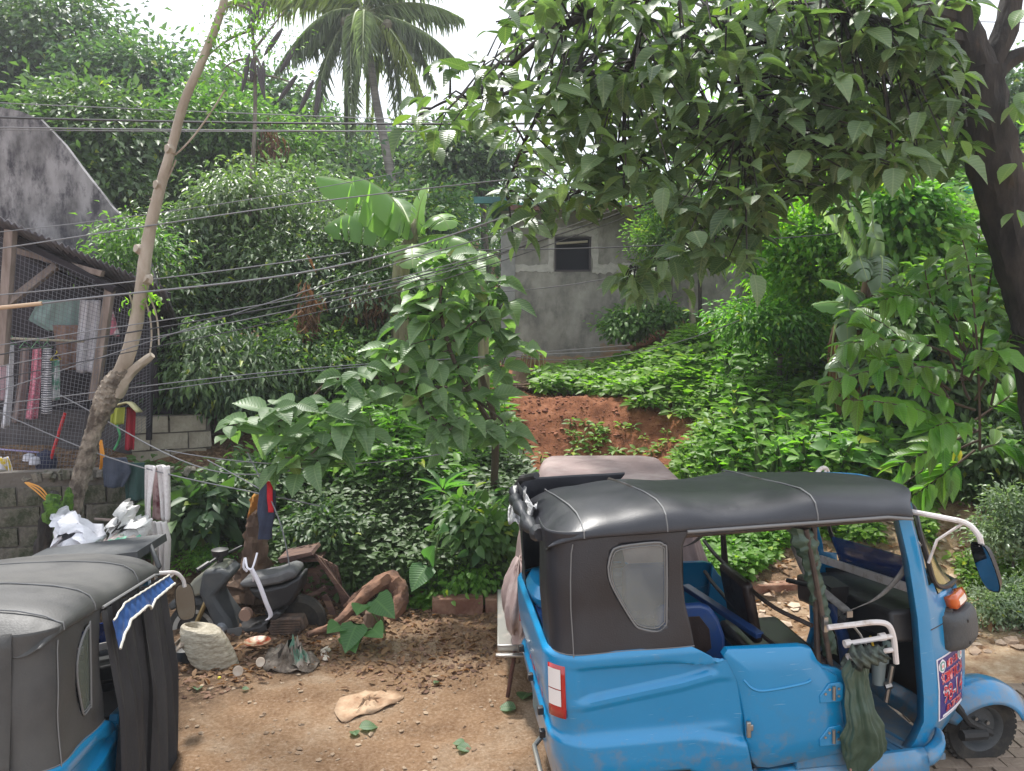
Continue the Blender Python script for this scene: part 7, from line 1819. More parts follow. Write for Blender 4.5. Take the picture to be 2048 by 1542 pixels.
cover_plants('undergrowth', 'undergrowth on the far slope beside the house corner', [(760, 560), (1000, 560), (1010, 740), (760, 760)], 1200, 8, 0.15, 0.5, 'oval', L_BRIGHT, 65, (0.1, 0.5), 0.08, 0.05, dens=(1.4, 0.4))
cover_plants('tall_herbs', 'tall broad leaved herbs and young shoots rising above the slope cover', [(1440, 760), (1560, 660), (1760, 720), (1780, 1000), (1400, 1000), (1420, 880)], 260, 12, 0.17, 0.5, 'lance', L_BRIGHT, 71, (0.25, 0.7), 0.12, 0.05)
cover_plants('creeper', 'heart leaved creeper trailing over the lower right slope', [(1560, 820), (1860, 800), (1900, 960), (1780, 1000), (1560, 980)], 420, 5, 0.15, 0.9, 'heart', L_TARO, 72, (0.12, 0.45), 0.12, 0.02, toward=0.8)
cover_plants('tall_herbs', 'tall shoots with long leaves among the undergrowth left of the red bank', [(640, 830), (1000, 780), (1040, 960), (640, 960)], 240, 10, 0.20, 0.36, 'lance', L_BRIGHT, 73, (0.2, 0.6), 0.1, 0.04)
cover_plants('grass_tufts', 'grassy tufts and dead stems mixed into the slope', [(1400, 900), (1460, 640), (1760, 660), (1780, 1000), (1400, 1010)], 320, 14, 0.22, 0.05, 'lance', L_SEED, 74, (0.02, 0.08), 0.1, 0.25)
tree('bright_shrub', 'tall lime shrub with broad leaves filling the space beside the pale wall', 1790, 480, 110, 90, 9.9, L_BRIGHT, 110, 60, 0.2, 0.13, 0.5, 'oval', 75, group=G3, cat='shrub', trunk_r=0.04, yel=0.05)
tree('bright_shrub', 'ragged green shrub in front of the dark boards of the shed', 1870, 600, 90, 70, 8.6, L_MID, 70, 50, 0.16, 0.13, 0.5, 'oval', 76, group=G3, cat='shrub', trunk_r=0.03, yel=0.05)
# withered brown vine bunches hanging in the left trees
for k, (x, y, D_, w, h, lab) in enumerate(((545, 300, 16.5, 22, 38, 'withered brown vine bunch high in the trees left of the palm'), (618, 640, 9.8, 16, 60, 'brown hanging roots and dead vines in the left thicket'), (745, 600, 10.2, 30, 26, 'pale dry vine tangle behind the sapling'))):
    r = empty('dead_vine', at(x, y, D_), lab, 'vine'); rgv = np.random.default_rng(k + 200); n_ = 240; c = np.array(at(x, y, D_)); q = D_ / FPX
    P = c + rgv.normal(size=(n_, 3)) * np.array([w * q * .6, 0.12, h * q * .55])
    leaves('dry_leaves', P, rnd_dir(n_, rgv) * np.array([.5, .5, .4]) + np.array([0, -.1, -1]), rnd_dir(n_, rgv) + np.array([0, -.6, .3]), 0.10 + 0.16 * rgv.random(n_), 0.16, np.stack([rgv.random(n_) * .5, rgv.random(n_) * .1], 1), 'lance', L_DRY, r, off=r.location)
# mass of far foliage closing the hill behind everything
rngf = np.random.default_rng(3)
nf = 42000
fx_ = rngf.uniform(-20, 22, nf); fy_ = rngf.uniform(17, 36, nf); fz_ = tz(fx_, fy_) + rngf.random(nf) ** 1.5 * (1.1 + 1.2 * fbm(fx_ * 0.5, fy_ * 0.5, 8, 3)) * 1.5
Pf = np.stack([fx_, fy_, fz_], 1)
o = leaves('far_scrub', Pf, rnd_dir(nf, rngf) + np.array([0, -.3, 0.1]), rnd_dir(nf, rngf) * 0.7 + np.array([0, -.4, 1]), 0.16 + 0.16 * rngf.random(nf), 0.5, np.stack([fbm(fx_ * 1.3, fy_ * 1.3, 12, 3), rngf.random(nf) * 0.15], 1), 'diamond', L_FAR)
tag(o, 'hazy scrub covering the far hillside', 'scrub', kind='stuff')

# ---------------------------------------------------------------- leaning pale tree on the left
M_PALEBARK = mat('pale_smooth_bark', (0.25, 0.20, 0.15), 0.75, col2=(0.40, 0.345, 0.28), nscale=4, nfac=0.6, bump=0.25, bscale=18, stretch=(1, 1, 0.5))
M_ROUGHB = mat('peeling_rough_bark', (0.08, 0.062, 0.048), 0.95, col2=(0.28, 0.235, 0.185), nscale=8, nfac=0.4, bump=1.0, bscale=16)
M_MOSS = mat('green_moss', (0.03, 0.075, 0.012), 0.95, col2=(0.09, 0.19, 0.02), nscale=20, bump=0.8, bscale=60)
ln = empty('leaning_tree', at(140, 1110, 6.9), 'leaning tree with smooth pale trunk and mossy gnarled foot at the left', 'tree')
LT = 7.0
def lp(x, y, d=0.0): return at(x, y, LT + d)
mb = MB(); trunk(mb, [(lp(128, 1120), 0.078), (lp(150, 1000), 0.068), (lp(172, 920), 0.074), (lp(188, 860), 0.064), (lp(212, 800), 0.098), (lp(228, 765), 0.088), (lp(252, 735), 0.058)], 26, 0.075, 0, 12); mb.build('gnarled_base', M_ROUGHB, ln, world=True)
mb = MB(); trunk(mb, [(lp(240, 750), 0.0684), (lp(262, 690), 0.0593), (lp(280, 600), 0.0570), (lp(296, 480), 0.0517), (lp(318, 385), 0.0456), (lp(345, 290), 0.0395), (lp(368, 205), 0.0380), (lp(405, 120), 0.0342), (lp(440, 30), 0.0319), (lp(462, -60), 0.0289)], 14, 0.035); mb.build('trunk', M_PALEBARK, ln, world=True)
mb = MB(); trunk(mb, [(lp(232, 790), 0.06), (lp(262, 745), 0.045), (lp(305, 710), 0.03)], 10, 0.08); 
mb.build('branch_stub', M_PALEBARK, ln, world=True)
for x, y in ((283, 500), (322, 372), (345, 300), (300, 560)):
    mb = MB(); trunk(mb, [(lp(x, y), 0.05), (lp(x - 12, y - 4, -0.05), 0.035)], 8, 0.1); mb.build('branch_stub', M_PALEBARK, ln, world=True)
mb = MB()
for a, b_, c_ in (((285, 590), (262, 620), (258, 700)), ((290, 600), (310, 650), (300, 705)), ((262, 590), (252, 570), (275, 640)), ((296, 590), (318, 620), (318, 690)), ((350, 310), (390, 280), (450, 180)), ((300, 400), (330, 380), (352, 320))):
    mb = MB(); mb.tube(bez(lp(*a), lp(*b_), lp(*c_), 10), 0.008, 5); mb.build('shoot', M_PALEBARK, ln, world=True)
mb = MB(); trunk(mb, [(lp(118, 1118, -.05), 0.09), (lp(128, 1050, -.06), 0.08), (lp(137, 1000, -.06), 0.05), (lp(140, 975, -.06), 0.02)], 10, 0.2); mb.build('moss', M_MOSS, ln, world=True)
rng = np.random.default_rng(5)
def sprig(root, centers, n, spread, S, W, tpl, m, seed, name='foliage', droop=0.3):
    rg = np.random.default_rng(seed); C = np.array([tuple(c) for c in centers]); idx = rg.integers(0, len(C), n)
    P = C[idx] + rg.normal(size=(n, 3)) * spread; A = rnd_dir(n, rg) + np.array([0, -.1, -droop]); N = rnd_dir(n, rg) * 0.5 + np.array([0, -.3, 1])
    t = np.stack([rg.random(n), rg.random(n) * 0.2], 1)
    return leaves(name, P, A, N, S * (0.7 + 0.6 * rg.random(n)), W, t, tpl, m, root, off=root.location)
sprig(ln, [lp(268, 600), lp(300, 595), lp(312, 600), lp(258, 615), lp(295, 585)], 70, 0.05, 0.06, 0.5, 'oval', L_LIME, 4)
sprig(ln, [lp(410 + i * 12, 100 - 6 * i) for i in range(10)] + [lp(440, 200), lp(470, 60), lp(500, 40), lp(450, 150)], 420, 0.12, 0.055, 0.45, 'diamond', L_MID, 6)
ms_ = empty('mossy_stump', at(95, 1100, 6.75), 'thin mossy dead stump left of the leaning tree', 'stump')
mb = MB(); trunk(mb, [(at(86, 1110, 6.75), 0.07), (at(92, 1050, 6.75), 0.06), (at(104, 1000, 6.75), 0.05), (at(112, 985, 6.75), 0.035)], 10, 0.15); mb.build('stump_wood', M_BARKD, ms_, world=True)
mb = MB(); trunk(mb, [(at(98, 1045, 6.68), 0.045), (at(104, 1010, 6.68), 0.06), (at(108, 988, 6.70), 0.04)], 10, 0.25); mb.build('moss', M_MOSS, ms_, world=True)

# thin tree with hanging pods at the top
pt_ = empty('pod_tree', (at(520, 300, 11).x, 11.5, tzf(at(520, 300, 11).x, 11.5)), 'thin bare tree with long dark hanging pods left of the palm', 'tree')
PD = 11
def pp_(x, y, d=0): return at(x, y, PD + d)
mb = MB()
b0 = Vector((at(520, 300, 11).x, 11.5, tzf(at(520, 300, 11).x, 11.5)))
trunk(mb, [(b0, 0.05), (pp_(500, 500), 0.035), (pp_(510, 250), 0.026), (pp_(508, 100), 0.022), (pp_(494, -20), 0.015)], 7, 0.05)
limbs = [((510, 120), (470, 110), (440, 145)), ((510, 60), (530, 20), (545, -30)), ((508, 100), (540, 60), (570, 20)), ((510, 150), (560, 150), (600, 175)), ((508, 60), (450, 70), (400, 130)), ((510, 160), (500, 170), (440, 120)), ((498, 20), (480, 0), (440, 20)), ((510, 110), (525, 130), (530, 180))]
for a, b_, c_ in limbs: mb.tube(bez(pp_(*a), pp_(*b_), pp_(*c_), 9), [0.022 - 0.002 * i for i in range(9)], 5)
mb.build('trunk', M_BARKG, pt_, world=True, clean=False)
for a, b_ in (((499, 107), (484, 185)), ((505, 120), (503, 165)), ((515, 130), (530, 200)), ((527, 122), (525, 180)), ((590, 95), (560, 145)), ((565, 57), (528, 112)), ((594, 150), (555, 205)), ((627, 160), (598, 225)), ((641, 160), (630, 235)), ((495, 60), (530, 0)), ((507, 70), (500, 10))):
    mb = MB(); A_, B_ = pp_(*a, -.1), pp_(*b_, -.1); mb.tube([A_.lerp(B_, t) for t in lin(0, 1, 6)], [0.012, 0.028, 0.034, 0.034, 0.026, 0.006], 6); mb.build('pod', mat('dark_pod', (0.06, 0.05, 0.055), 0.7) if 'dark_pod' not in bpy.data.materials else bpy.data.materials['dark_pod'], pt_, world=True)
sprig(pt_, [pp_(420 + 12 * i, 60 + 40 * math.sin(i * 1.7)) for i in range(16)] + [pp_(570, 170), pp_(600, 180), pp_(540, 140)], 330, 0.16, 0.06, 0.4, 'diamond', L_FAR, 8)

# ---------------------------------------------------------------- coconut palm
PL = 20.0
def q_(x, y, d=0.0): return at(x, y, PL + d)
palm = empty('coconut_palm', (q_(785, 400).x, PL, tzf(q_(785, 400).x, PL)), 'tall coconut palm leaning left against the white sky', 'palm tree')
mb = MB(); P = spline([(q_(800, 470).x, PL, tzf(q_(785, 400).x, PL) - .2), q_(783, 360), q_(768, 280), q_(752, 200), q_(742, 130), q_(730, 50)], 14)
mb.tube(P, [0.125 - 0.05 * i / (len(P) - 1) + 0.006 * (i % 2) for i in range(len(P))], 12); mb.build('trunk', mat('ringed_palm_bark', (0.17, 0.15, 0.14), 0.85, col2=(0.28, 0.25, 0.23), nscale=6, bump=0.5, bscale=12, stretch=(0.3, 0.3, 3)), palm, world=True)
cr_ = q_(728, 28)
fr_ = [((480, 5), (600, -45), 0), ((560, 150), (640, -20), -1.0), ((600, 115), (660, 20), 0.5), ((632, 270), (650, 30), -1.0), ((708, 235), (690, -20), -1.6), ((735, 260), (760, -20), 0.8), ((700, 300), (700, 60), 0.6), ((860, 175), (820, 10), 0.0), ((905, 125), (840, 30), -0.7), ((905, 35), (830, -20), 0.4), ((838, 215), (800, 30), -1.2), ((790, 230), (790, 30), -0.6), ((900, -40), (830, -90), 0.3), ((580, -60), (650, -80), 0.4), ((745, -150), (735, -60), 0), ((650, -140), (690, -70), 0.4), ((830, -140), (780, -90), 0.2), ((725, 130), (728, -10), -1.9), ]
for i, (e, c_, dd) in enumerate(fr_):
    rg = np.random.default_rng(i + 40)
    e = (728 + (e[0] - 728) * 1.10, 28 + (e[1] - 28) * 1.06)
    P = bez(cr_, q_(*c_, dd * 0.5), q_(*e, dd), 34)
    fr = MB(); fr.tube(P, [0.035 - 0.001 * k for k in range(34)], 5)
    rr_ = fr.build('frond', mat('frond_rib', (0.20, 0.24, 0.11), 0.6) if 'frond_rib' not in bpy.data.materials else bpy.data.materials['frond_rib'], palm, world=True)
    PP = []; AA = []; SS = []; NN = []
    for k in range(3, 33):
        t = (P[min(k + 1, 33)] - P[k - 1]).normalized(); 
        for r_ in range(2):
            for s_ in (-1, 1):
                side = t.cross(Vector((0, 0, 1))); side = side.normalized() if side.length > 0.05 else Vector((1, 0, 0))
                f = k / 33
                p = P[k].lerp(P[min(k + 1, 33)], r_ / 2)
                d = side * s_ * (0.75 - 0.3 * f) + t * (0.45 + 0.35 * f) + Vector((0, 0, -0.55 - 0.35 * rg.random()))
                PP.append(tuple(p)); AA.append(tuple(d)); NN.append((rg.normal() * .4, -0.4, 0.8)); SS.append((0.72 * math.sin(math.pi * (0.12 + 0.80 * f)) + 0.1) * (0.85 + 0.3 * rg.random()))
    n_ = len(PP); t0 = 0.35 + 0.5 * rg.random()
    leaves('leaflets', PP, AA, NN, np.array(SS), 0.046, np.stack([np.clip(t0 + rg.normal(size=n_) * 0.15, 0, 1), np.full(n_, 0.08 if i % 5 else 0.5)], 1), 'lance', L_PALM, rr_, off=palm.location)
for x, y in ((700, 55), (690, 45), (708, 62), (716, 55), (775, 50), (768, 60), (700, 40)):
    mb = MB(); c = q_(x, y, -0.4); mb.lathe([(0, -0.15), (0.10, -0.1), (0.13, 0), (0.09, 0.1), (0, 0.14)], c, 'Z', 10); mb.build('coconut', mat('green_brown_husk', (0.10, 0.09, 0.055), 0.7) if 'green_brown_husk' not in bpy.data.materials else bpy.data.materials['green_brown_husk'], palm, world=True)

# ---------------------------------------------------------------- banana plants
def banana_leaf(root, p0, p1, p2, width, m, D=None, tears=4, seed=0, tint=(0.5, 0.05), droop=0.55, name='leaf', vis=0.0):
    rg = random.Random(seed); n_ = 30
    P = bez(p0, p1, p2, n_)
    mb = MB(); vs_ = []; fs_ = []
    side0 = None; cuts = set(rg.sample(range(5, n_ - 3), tears)) if tears else set()
    for s_ in (-1, 1):
        prev = None
        for k in range(n_):
            f = k / (n_ - 1); w = width * (math.sin(math.pi * min(1, (0.10 + 0.86 * f))) ** 0.55) * (1 if f < 0.97 else 0.4)
            if f < 0.12: w *= f / 0.12 * 0.8
            t = (P[min(k + 1, n_ - 1)] - P[max(k - 1, 0)]).normalized()
            side = t.cross(Vector((0, -0.6, 1.0)))
            side = side.normalized() if side.length > 0.05 else Vector((1, 0, 0))
            nn_ = side.cross(t)
            if nn_.z < 0: nn_ = -nn_
            row = []
            for j in range(5):
                u = j / 4
                q = P[k] + side * s_ * w * u * (1 - 0.25 * droop * u) + nn_ * (0.12 * u - droop * 0.75 * u * u) * w - Vector((0, 0, droop * 0.55 * u * u * w)) + Vector((0, 0, 0.008 * math.sin(k * 2.1 + s_) * u))
                row.append(q)
            i0 = len(vs_); vs_ += row
            if prev is not None:
                for j in range(4): 
                    fs_.append((prev + j, prev + j + 1, i0 + j + 1, i0 + j))
            if k in cuts:
                # tear: start a fresh, slightly turned row
                sh2 = Vector((rg.uniform(-.02, .02), rg.uniform(-.02, .02), rg.uniform(-.05, .01)))
                row2 = [q + sh2 * (j / 4) + t * width * 0.10 * (j / 4) for j, q in enumerate(row)]
                i0 = len(vs_); vs_ += row2
            prev = i0
    mb.add(vs_, fs_)
    o = mb.build(name, m, root, world=True, clean=False, angle=180)
    ca = o.data.color_attributes.new('tint', 'FLOAT_COLOR', 'POINT')
    a = np.ones((len(o.data.vertices), 4), np.float32); a[:, 0] = tint[0]; a[:, 1] = tint[1]; ca.data.foreach_set('color', a.reshape(-1))
    rb_ = MB(); rb_.tube([p + Vector((0, 0, 0.002)) for p in P], [max(0.004, 0.022 * (1 - k / n_)) for k in range(n_)], 5)
    rb_.build('midrib', M_RIB, o, world=False) if False else None
    mm = MB(); mm.tube(P, [max(0.004, 0.02 * (1 - k / n_)) for k in range(n_)], 5)
    r_ = mm.build('midrib', M_RIB, o, world=True)
    return o
M_RIB = mat('pale_midrib', (0.28, 0.36, 0.13), 0.5)
M_PSEUDO = mat('banana_stem', (0.14, 0.12, 0.07), 0.7, col2=(0.25, 0.24, 0.13), nscale=5, stretch=(3, 3, 0.4), bump=0.3)
BD = 10.3
def B(x, y, d=0.0): return at(x, y, BD + d)
ban = empty('banana_plant', (B(836, 600).x, BD, tzf(B(836, 600).x, BD)), 'banana plant with broad pale leaves below the coconut palm', 'banana plant')
mb = MB(); trunk(mb, [(Vector((B(800, 600).x, BD, tzf(B(800, 600).x, BD) - .1)), 0.13), (B(800, 560), 0.11), (B(822, 480), 0.08), (B(836, 440), 0.05)], 12, 0.05); mb.build('stem', M_PSEUDO, ban, world=True)
for i, (a, b_, c_, w, tt, dr, dd) in enumerate([
    ((820, 470), (775, 365), (632, 352), 0.26, 0.5, 1.0, -0.2), ((822, 465), (790, 372), (706, 352), 0.26, 0.45, 0.9, -0.5), ((832, 470), (836, 400), (858, 372), 0.30, 0.8, 0.15, -0.2),
    ((838, 470), (876, 400), (898, 458), 0.24, 0.9, 0.3, -0.3), ((836, 480), (885, 458), (938, 486), 0.20, 0.7, 0.7, -0.4), ((826, 500), (822, 466), (826, 536), 0.27, 0.85, 0.25, -0.6),
    ((818, 470), (740, 385), (648, 455), 0.30, 0.35, 0.8, 0.3), ((825, 465), (800, 385), (775, 400), 0.28, 0.3, 0.5, 0.4), ((828, 470), (812, 420), (795, 460), 0.22, 0.2, 0.5, -0.1)]):
    banana_leaf(ban, B(*a), B(*b_, dd), B(*c_, dd * 1.4), w * 1.15, L_BAN, tears=5, seed=i, tint=(tt, 0.08), droop=dr)
b2 = empty('banana_plant', (B(968, 640).x, BD, tzf(B(968, 640).x, BD)), 'smaller banana plant beside the left corner of the house', 'banana plant')
mb = MB(); trunk(mb, [(Vector((B(968, 640).x, BD, tzf(B(968, 640).x, BD) - .1)), 0.08), (B(965, 600), 0.07), (B(958, 520), 0.04)], 10, 0.05); mb.build('stem', M_PSEUDO, b2, world=True)
for i, (a, b_, c_, w, tt) in enumerate([((958, 520), (940, 470), (905, 480), 0.16, 0.6), ((958, 520), (955, 480), (972, 530), 0.17, 0.9), ((958, 520), (975, 490), (995, 530), 0.14, 0.8), ((956, 520), (935, 490), (928, 540), 0.14, 0.3)]):
    banana_leaf(b2, B(*a), B(*b_, -.2), B(*c_, -.3), w, L_BAN, tears=3, seed=i + 20, tint=(tt, 0.05))
BD2 = 9.2
def B2(x, y, d=0.0): return at(x, y, BD2 + d)
for nm, lab, stems, lvs in (
    ('banana_plant', 'clump of banana stems with ragged waxy leaves and brown skirts on the right slope', [((1722, 860), (1718, 700), (1735, 560)), ((1690, 850), (1702, 720), (1700, 620)), ((1760, 850), (1752, 720), (1748, 590))],
     [((1735, 560), (1740, 420), (1690, 400), .26, 'S'), ((1738, 560), (1752, 430), (1740, 395), .22, 'S'), ((1735, 565), (1700, 460), (1735, 560), .22, 'S'), ((1740, 560), (1775, 450), (1760, 590), .24, 'S'), ((1735, 600), (1690, 540), (1695, 690), .20, 'S'),
      ((1740, 640), (1700, 590), (1625, 610), .17, 'G'), ((1738, 645), (1720, 560), (1640, 560), .15, 'G'), ((1745, 640), (1770, 600), (1815, 610), .15, 'S'), ((1745, 700), (1720, 660), (1655, 740), .17, 'S'), ((1740, 690), (1700, 640), (1690, 760), .18, 'S'), ((1755, 660), (1800, 640), (1770, 790), .18, 'S'), ((1735, 560), (1690, 430), (1650, 420), .2, 'S')]),):
    r = empty(nm, (B2(1725, 850).x, BD2, tzf(B2(1725, 850).x, BD2)), lab, 'banana plant')
    for s_ in stems:
        mb = MB(); q0 = B2(*s_[0]); q0.z = tzf(q0.x, q0.y) - 0.05; trunk(mb, [(q0, 0.12), (B2(*s_[1]), 0.09), (B2(*s_[2]), 0.05)], 10, 0.06); mb.build('stem', mat('brown_sheath_stem', (0.12, 0.07, 0.045), 0.9, col2=(0.26, 0.17, 0.11), nscale=6, stretch=(4, 4, 0.3), bump=0.5) if 'brown_sheath_stem' not in bpy.data.materials else bpy.data.materials['brown_sheath_stem'], r, world=True)
    for i, (a, b_, c_, w, k) in enumerate(lvs):
        banana_leaf(r, B2(*a), B2(*b_, -0.25), B2(*c_, -0.4), w, L_SILV if k == 'S' else L_BAN, tears=9 if k == 'S' else 3, seed=i + 50, tint=(0.2 + 0.07 * i, 0.0))
    for i in range(16):
        x = 1665 + 8 * i; y0 = 640 + (i * 37) % 90
        banana_leaf(r, B2(x + 10, y0, -.1), B2(x - 4, y0 + 40, -.25), B2(x - 6 + (i % 3) * 6, y0 + 130 + (i * 13) % 40, -.2), 0.045 + 0.02 * (i % 3), L_DRY, tears=4, seed=i + 80, tint=((i * 0.37) % 1, 0), name='dry_leaf')

# ---------------------------------------------------------------- big-leaved tree overhanging from the right
bt_ = empty('big_leaf_tree', (4.75, 6.5, tzf(4.75, 6.5)), 'dark trunked tree with large drooping veined leaves overhanging from the right', 'tree')
BT = 6.3
def T(x, y, d=0.0): return at(x, y, BT + d)
mb = MB()
trunk(mb, [(Vector((4.9, 6.5, tzf(4.9, 6.5) - .1)), 0.26), (T(2110, 850), 0.22), (T(2068, 640), 0.17), (T(2022, 470), 0.165), (T(1990, 330), 0.19), (T(1966, 220), 0.17), (T(1962, 140), 0.16)], 18, 0.07)
trunk(mb, [(T(1962, 160), 0.15), (T(1925, 60), 0.12), (T(1895, -60), 0.10)], 14, 0.06, 2)
trunk(mb, [(T(1968, 150), 0.10), (T(2010, 60), 0.085), (T(2035, -60), 0.07)], 12, 0.06, 3)
trunk(mb, [(T(1972, 170), 0.09), (T(2020, 120), 0.06), (T(2080, 95), 0.05)], 10, 0.06, 4)
mb.build('trunk', M_BARKD, bt_, world=True)
mb = MB()
sk_pts = []
def limb(pts, r0, r1):
    P = [T(*p) for p in pts]; n_ = len(P); trunk(mb, [(p, r0 + (r1 - r0) * i / (n_ - 1)) for i, p in enumerate(P)], 7, 0.05, len(sk_pts))
    sk_pts.extend([tuple(p) for p in spline(P, 5)])
limb([(1930, 80, 0), (1800, 60, -.3), (1650, 20, -.5), (1500, 25, -.4), (1420, 110, -.3)], 0.07, 0.02)
limb([(1915, 40, 0), (1700, -20, -.6), (1400, -30, -.7), (1200, 20, -.5), (1080, 80, -.2), (1000, 150, 0)], 0.06, 0.015)
limb([(1300, 0, -.6), (1250, 140, -.3), (1130, 150, 0), (1060, 260, .1), (1010, 380, .2)], 0.03, 0.01)
limb([(1650, 20, -.5), (1560, 160, 0), (1400, 260, .2), (1250, 330, .3), (1130, 400, .3)], 0.04, 0.012)
limb([(1800, 60, -.3), (1700, 200, .2), (1560, 330, .4), (1420, 440, .5), (1270, 540, .5)], 0.04, 0.012)
limb([(1930, 100, 0), (1860, 200, .4), (1760, 300, .6), (1680, 380, .7)], 0.04, 0.012)
limb([(1130, 150, 0), (1000, 190, .2), (900, 200, .4), (840, 230, .5)], 0.02, 0.008)
limb([(1500, 25, -.4), (1480, 200, -.3), (1500, 330, 0), (1540, 440, .3)], 0.03, 0.01)
sk = np.array(sk_pts)
poly = [(975, -40), (985, 60), (1000, 110), (930, 120), (850, 170), (810, 240), (850, 290), (950, 255), (1020, 300), (1010, 400), (1030, 500), (1070, 470), (1110, 400), (1230, 410), (1330, 380), (1380, 470), (1300, 520), (1230, 560), (1260, 600), (1340, 560), (1430, 520), (1510, 540), (1560, 420), (1640, 400), (1700, 440), (1740, 330), (1850, 340), (1940, 290), (1940, -40)]
rg = np.random.default_rng(77)
W_ = []
while len(W_) < 720:
    x, y = rg.uniform(800, 1950), rg.uniform(-60, 600)
    if in_poly(np.array([x]), np.array([y]), poly)[0]:
        if rg.random() > (0.35 if x < 1080 else 0.8 if (x < 1350 or y > 400) else 1.0): continue
        d = rg.uniform(-1.1, 1.3)
        W_.append(T(x, y, d) if True else None)
Wc = np.array([tuple(p) for p in W_])
for i, c in enumerate(Wc):
    k = np.argmin(((sk - c) ** 2).sum(1)); s0 = Vector(sk[k]); e0_ = Vector(c)
    mb.tube([s0, s0.lerp(e0_, 0.5) + Vector((0, 0, 0.06)), e0_], [0.012, 0.008, 0.005], 4, caps=False)
mb.build('branch', M_BARKD, bt_, world=True, clean=False)
def whorls(centres, per, S, rg, droop=0.5, spread=0.03, yel=0.05, face=0.35):
    m_ = len(centres); ang = rg.uniform(0, 6.28, (m_, 1)) + np.arange(per)[None, :] * 2.39996
    P = centres[:, None, :] + rg.normal(size=(m_, per, 3)) * spread
    A = np.stack([np.cos(ang), np.sin(ang) * 0.8 - 0.15, -droop + rg.normal(size=(m_, per)) * 0.38], -1)
    N = np.stack([rg.normal(size=(m_, per)) * 0.2, -face + rg.normal(size=(m_, per)) * 0.25, np.ones((m_, per))], -1) + 0.25 * A * np.array([1, 1, 0])
    P = P + norm(A.reshape(-1, 3)).reshape(m_, per, 3) * 0.03
    s = S * (0.45 + 0.8 * rg.random((m_, per))); ct = rg.random((m_, 1))
    t = np.clip(0.6 * ct + 0.45 * rg.random((m_, per)), 0, 1)
    y = (rg.random((m_, 1)) < yel) * rg.random((m_, per)) * 0.8 + 0.06
    return P.reshape(-1, 3), A.reshape(-1, 3), N.reshape(-1, 3), s.reshape(-1), np.stack([t.reshape(-1), y.reshape(-1)], 1)
P, A, N, s, t = whorls(Wc, 6, 0.19, rg, 0.32, 0.05, 0.14)
# nearest 300 are leaves of their own, the rest one joined mass
order = np.argsort(P[:, 1] - s * 2); a_, b_ = order[:290], order[290:]
for q, tp in enumerate(('broad', 'broad_b', 'broad_c')):
    aa, bb = a_[q::3], b_[q::3]
    leaf_parts('leaf', P[aa], A[aa], N[aa], s[aa], np.full(len(aa), (0.60, 0.56, 0.70)[q]), t[aa], tp, L_BIG, bt_)
    leaves('leaves', P[bb], A[bb], N[bb], s[bb], (0.60, 0.56, 0.70)[q], t[bb], tp, L_BIG, bt_, off=bt_.location, uv=True)

# ---------------------------------------------------------------- big-leaved sapling left of centre
sp_ = empty('sapling', (at(985, 950, 8.2).x, 8.2, tzf(at(985, 950, 8.2).x, 8.2)), 'spreading sapling with broad ribbed leaves between the cabinet and the house', 'tree')
mb = MB(); SD = 7.4; skp = []
def Q(x, y, d=0.0): return at(x, y, SD + d)
def limb2(pts, r0, r1):
    P = [Q(*p) for p in pts]; n_ = len(P); trunk(mb, [(p, r0 + (r1 - r0) * i / (n_ - 1)) for i, p in enumerate(P)], 7, 0.06, len(skp)); skp.extend([tuple(p) for p in spline(P, 5)])
g0 = sp_.location
trunk(mb, [(Vector(g0), 0.045), (Q(990, 860, .5), 0.035), (Q(960, 740, .3), 0.028)], 8, 0.05)
limb2([(990, 860, .5), (940, 780, .2), (900, 700, 0), (880, 600, .1), (900, 530, .3)], 0.03, 0.01)
limb2([(940, 780, .2), (830, 770, -.1), (720, 750, -.3), (650, 770, -.4), (590, 830, -.6), (500, 850, -.7)], 0.024, 0.008)
limb2([(720, 750, -.3), (700, 820, -.5), (650, 880, -.7), (600, 930, -.8)], 0.016, 0.006)
limb2([(900, 690, 0), (960, 640, .2), (1030, 680, .3)], 0.016, 0.006)
limb2([(940, 790, .2), (1010, 850, .0), (980, 880, -.1)], 0.014, 0.006)
limb2([(830, 770, -.1), (850, 820, -.3), (900, 860, -.4)], 0.014, 0.006)
cen = [(470, 850, -.7), (510, 845, -.7), (545, 820, -.7), (560, 870, -.7), (600, 810, -.6), (640, 830, -.6), (620, 870, -.7), (570, 915, -.8), (600, 930, -.8), (650, 870, -.7), (690, 840, -.6), (660, 900, -.75), (720, 860, -.6), (640, 930, -.8),
       (690, 760, -.4), (730, 740, -.4), (760, 770, -.4), (790, 730, -.2), (820, 760, -.2), (740, 800, -.5), (780, 690, -.1), (820, 690, 0), (860, 650, 0), (890, 620, 0), (850, 600, .1), (880, 560, .2), (920, 550, .3), (950, 570, .3), (980, 590, .3), (1010, 600, .4), (900, 680, 0), (940, 660, .1), (980, 660, .2), (1020, 680, .3), (1050, 700, .3), (960, 720, .1), (1000, 740, .2), (910, 740, 0), (870, 720, -.1), (880, 780, -.2), (930, 790, 0), (980, 800, 0), (1000, 850, 0), (1010, 880, -.1), (970, 860, -.1), (900, 850, -.3), (860, 840, -.3), (880, 880, -.4), (930, 830, -.2), (840, 800, -.3), (930, 610, .2), (870, 520, .3), (900, 510, .3), (990, 640, .2), (960, 620, .2), (840, 560, .2), (1000, 570, .4), (810, 640, .1), (830, 610, .1), (560, 840, -.6), (930, 520, .4)]
Cc = np.array([tuple(Q(*c)) for c in cen]); skn = np.array(skp)
for c in Cc:
    k = np.argmin(((skn - c) ** 2).sum(1)); s0 = Vector(skn[k]); e_ = Vector(c); mb.tube([s0, s0.lerp(e_, 0.5) + Vector((0, 0, 0.03)), e_], [0.008, 0.006, 0.005], 4, caps=False)
mb.build('trunk', M_TWIG, sp_, world=True, clean=False)
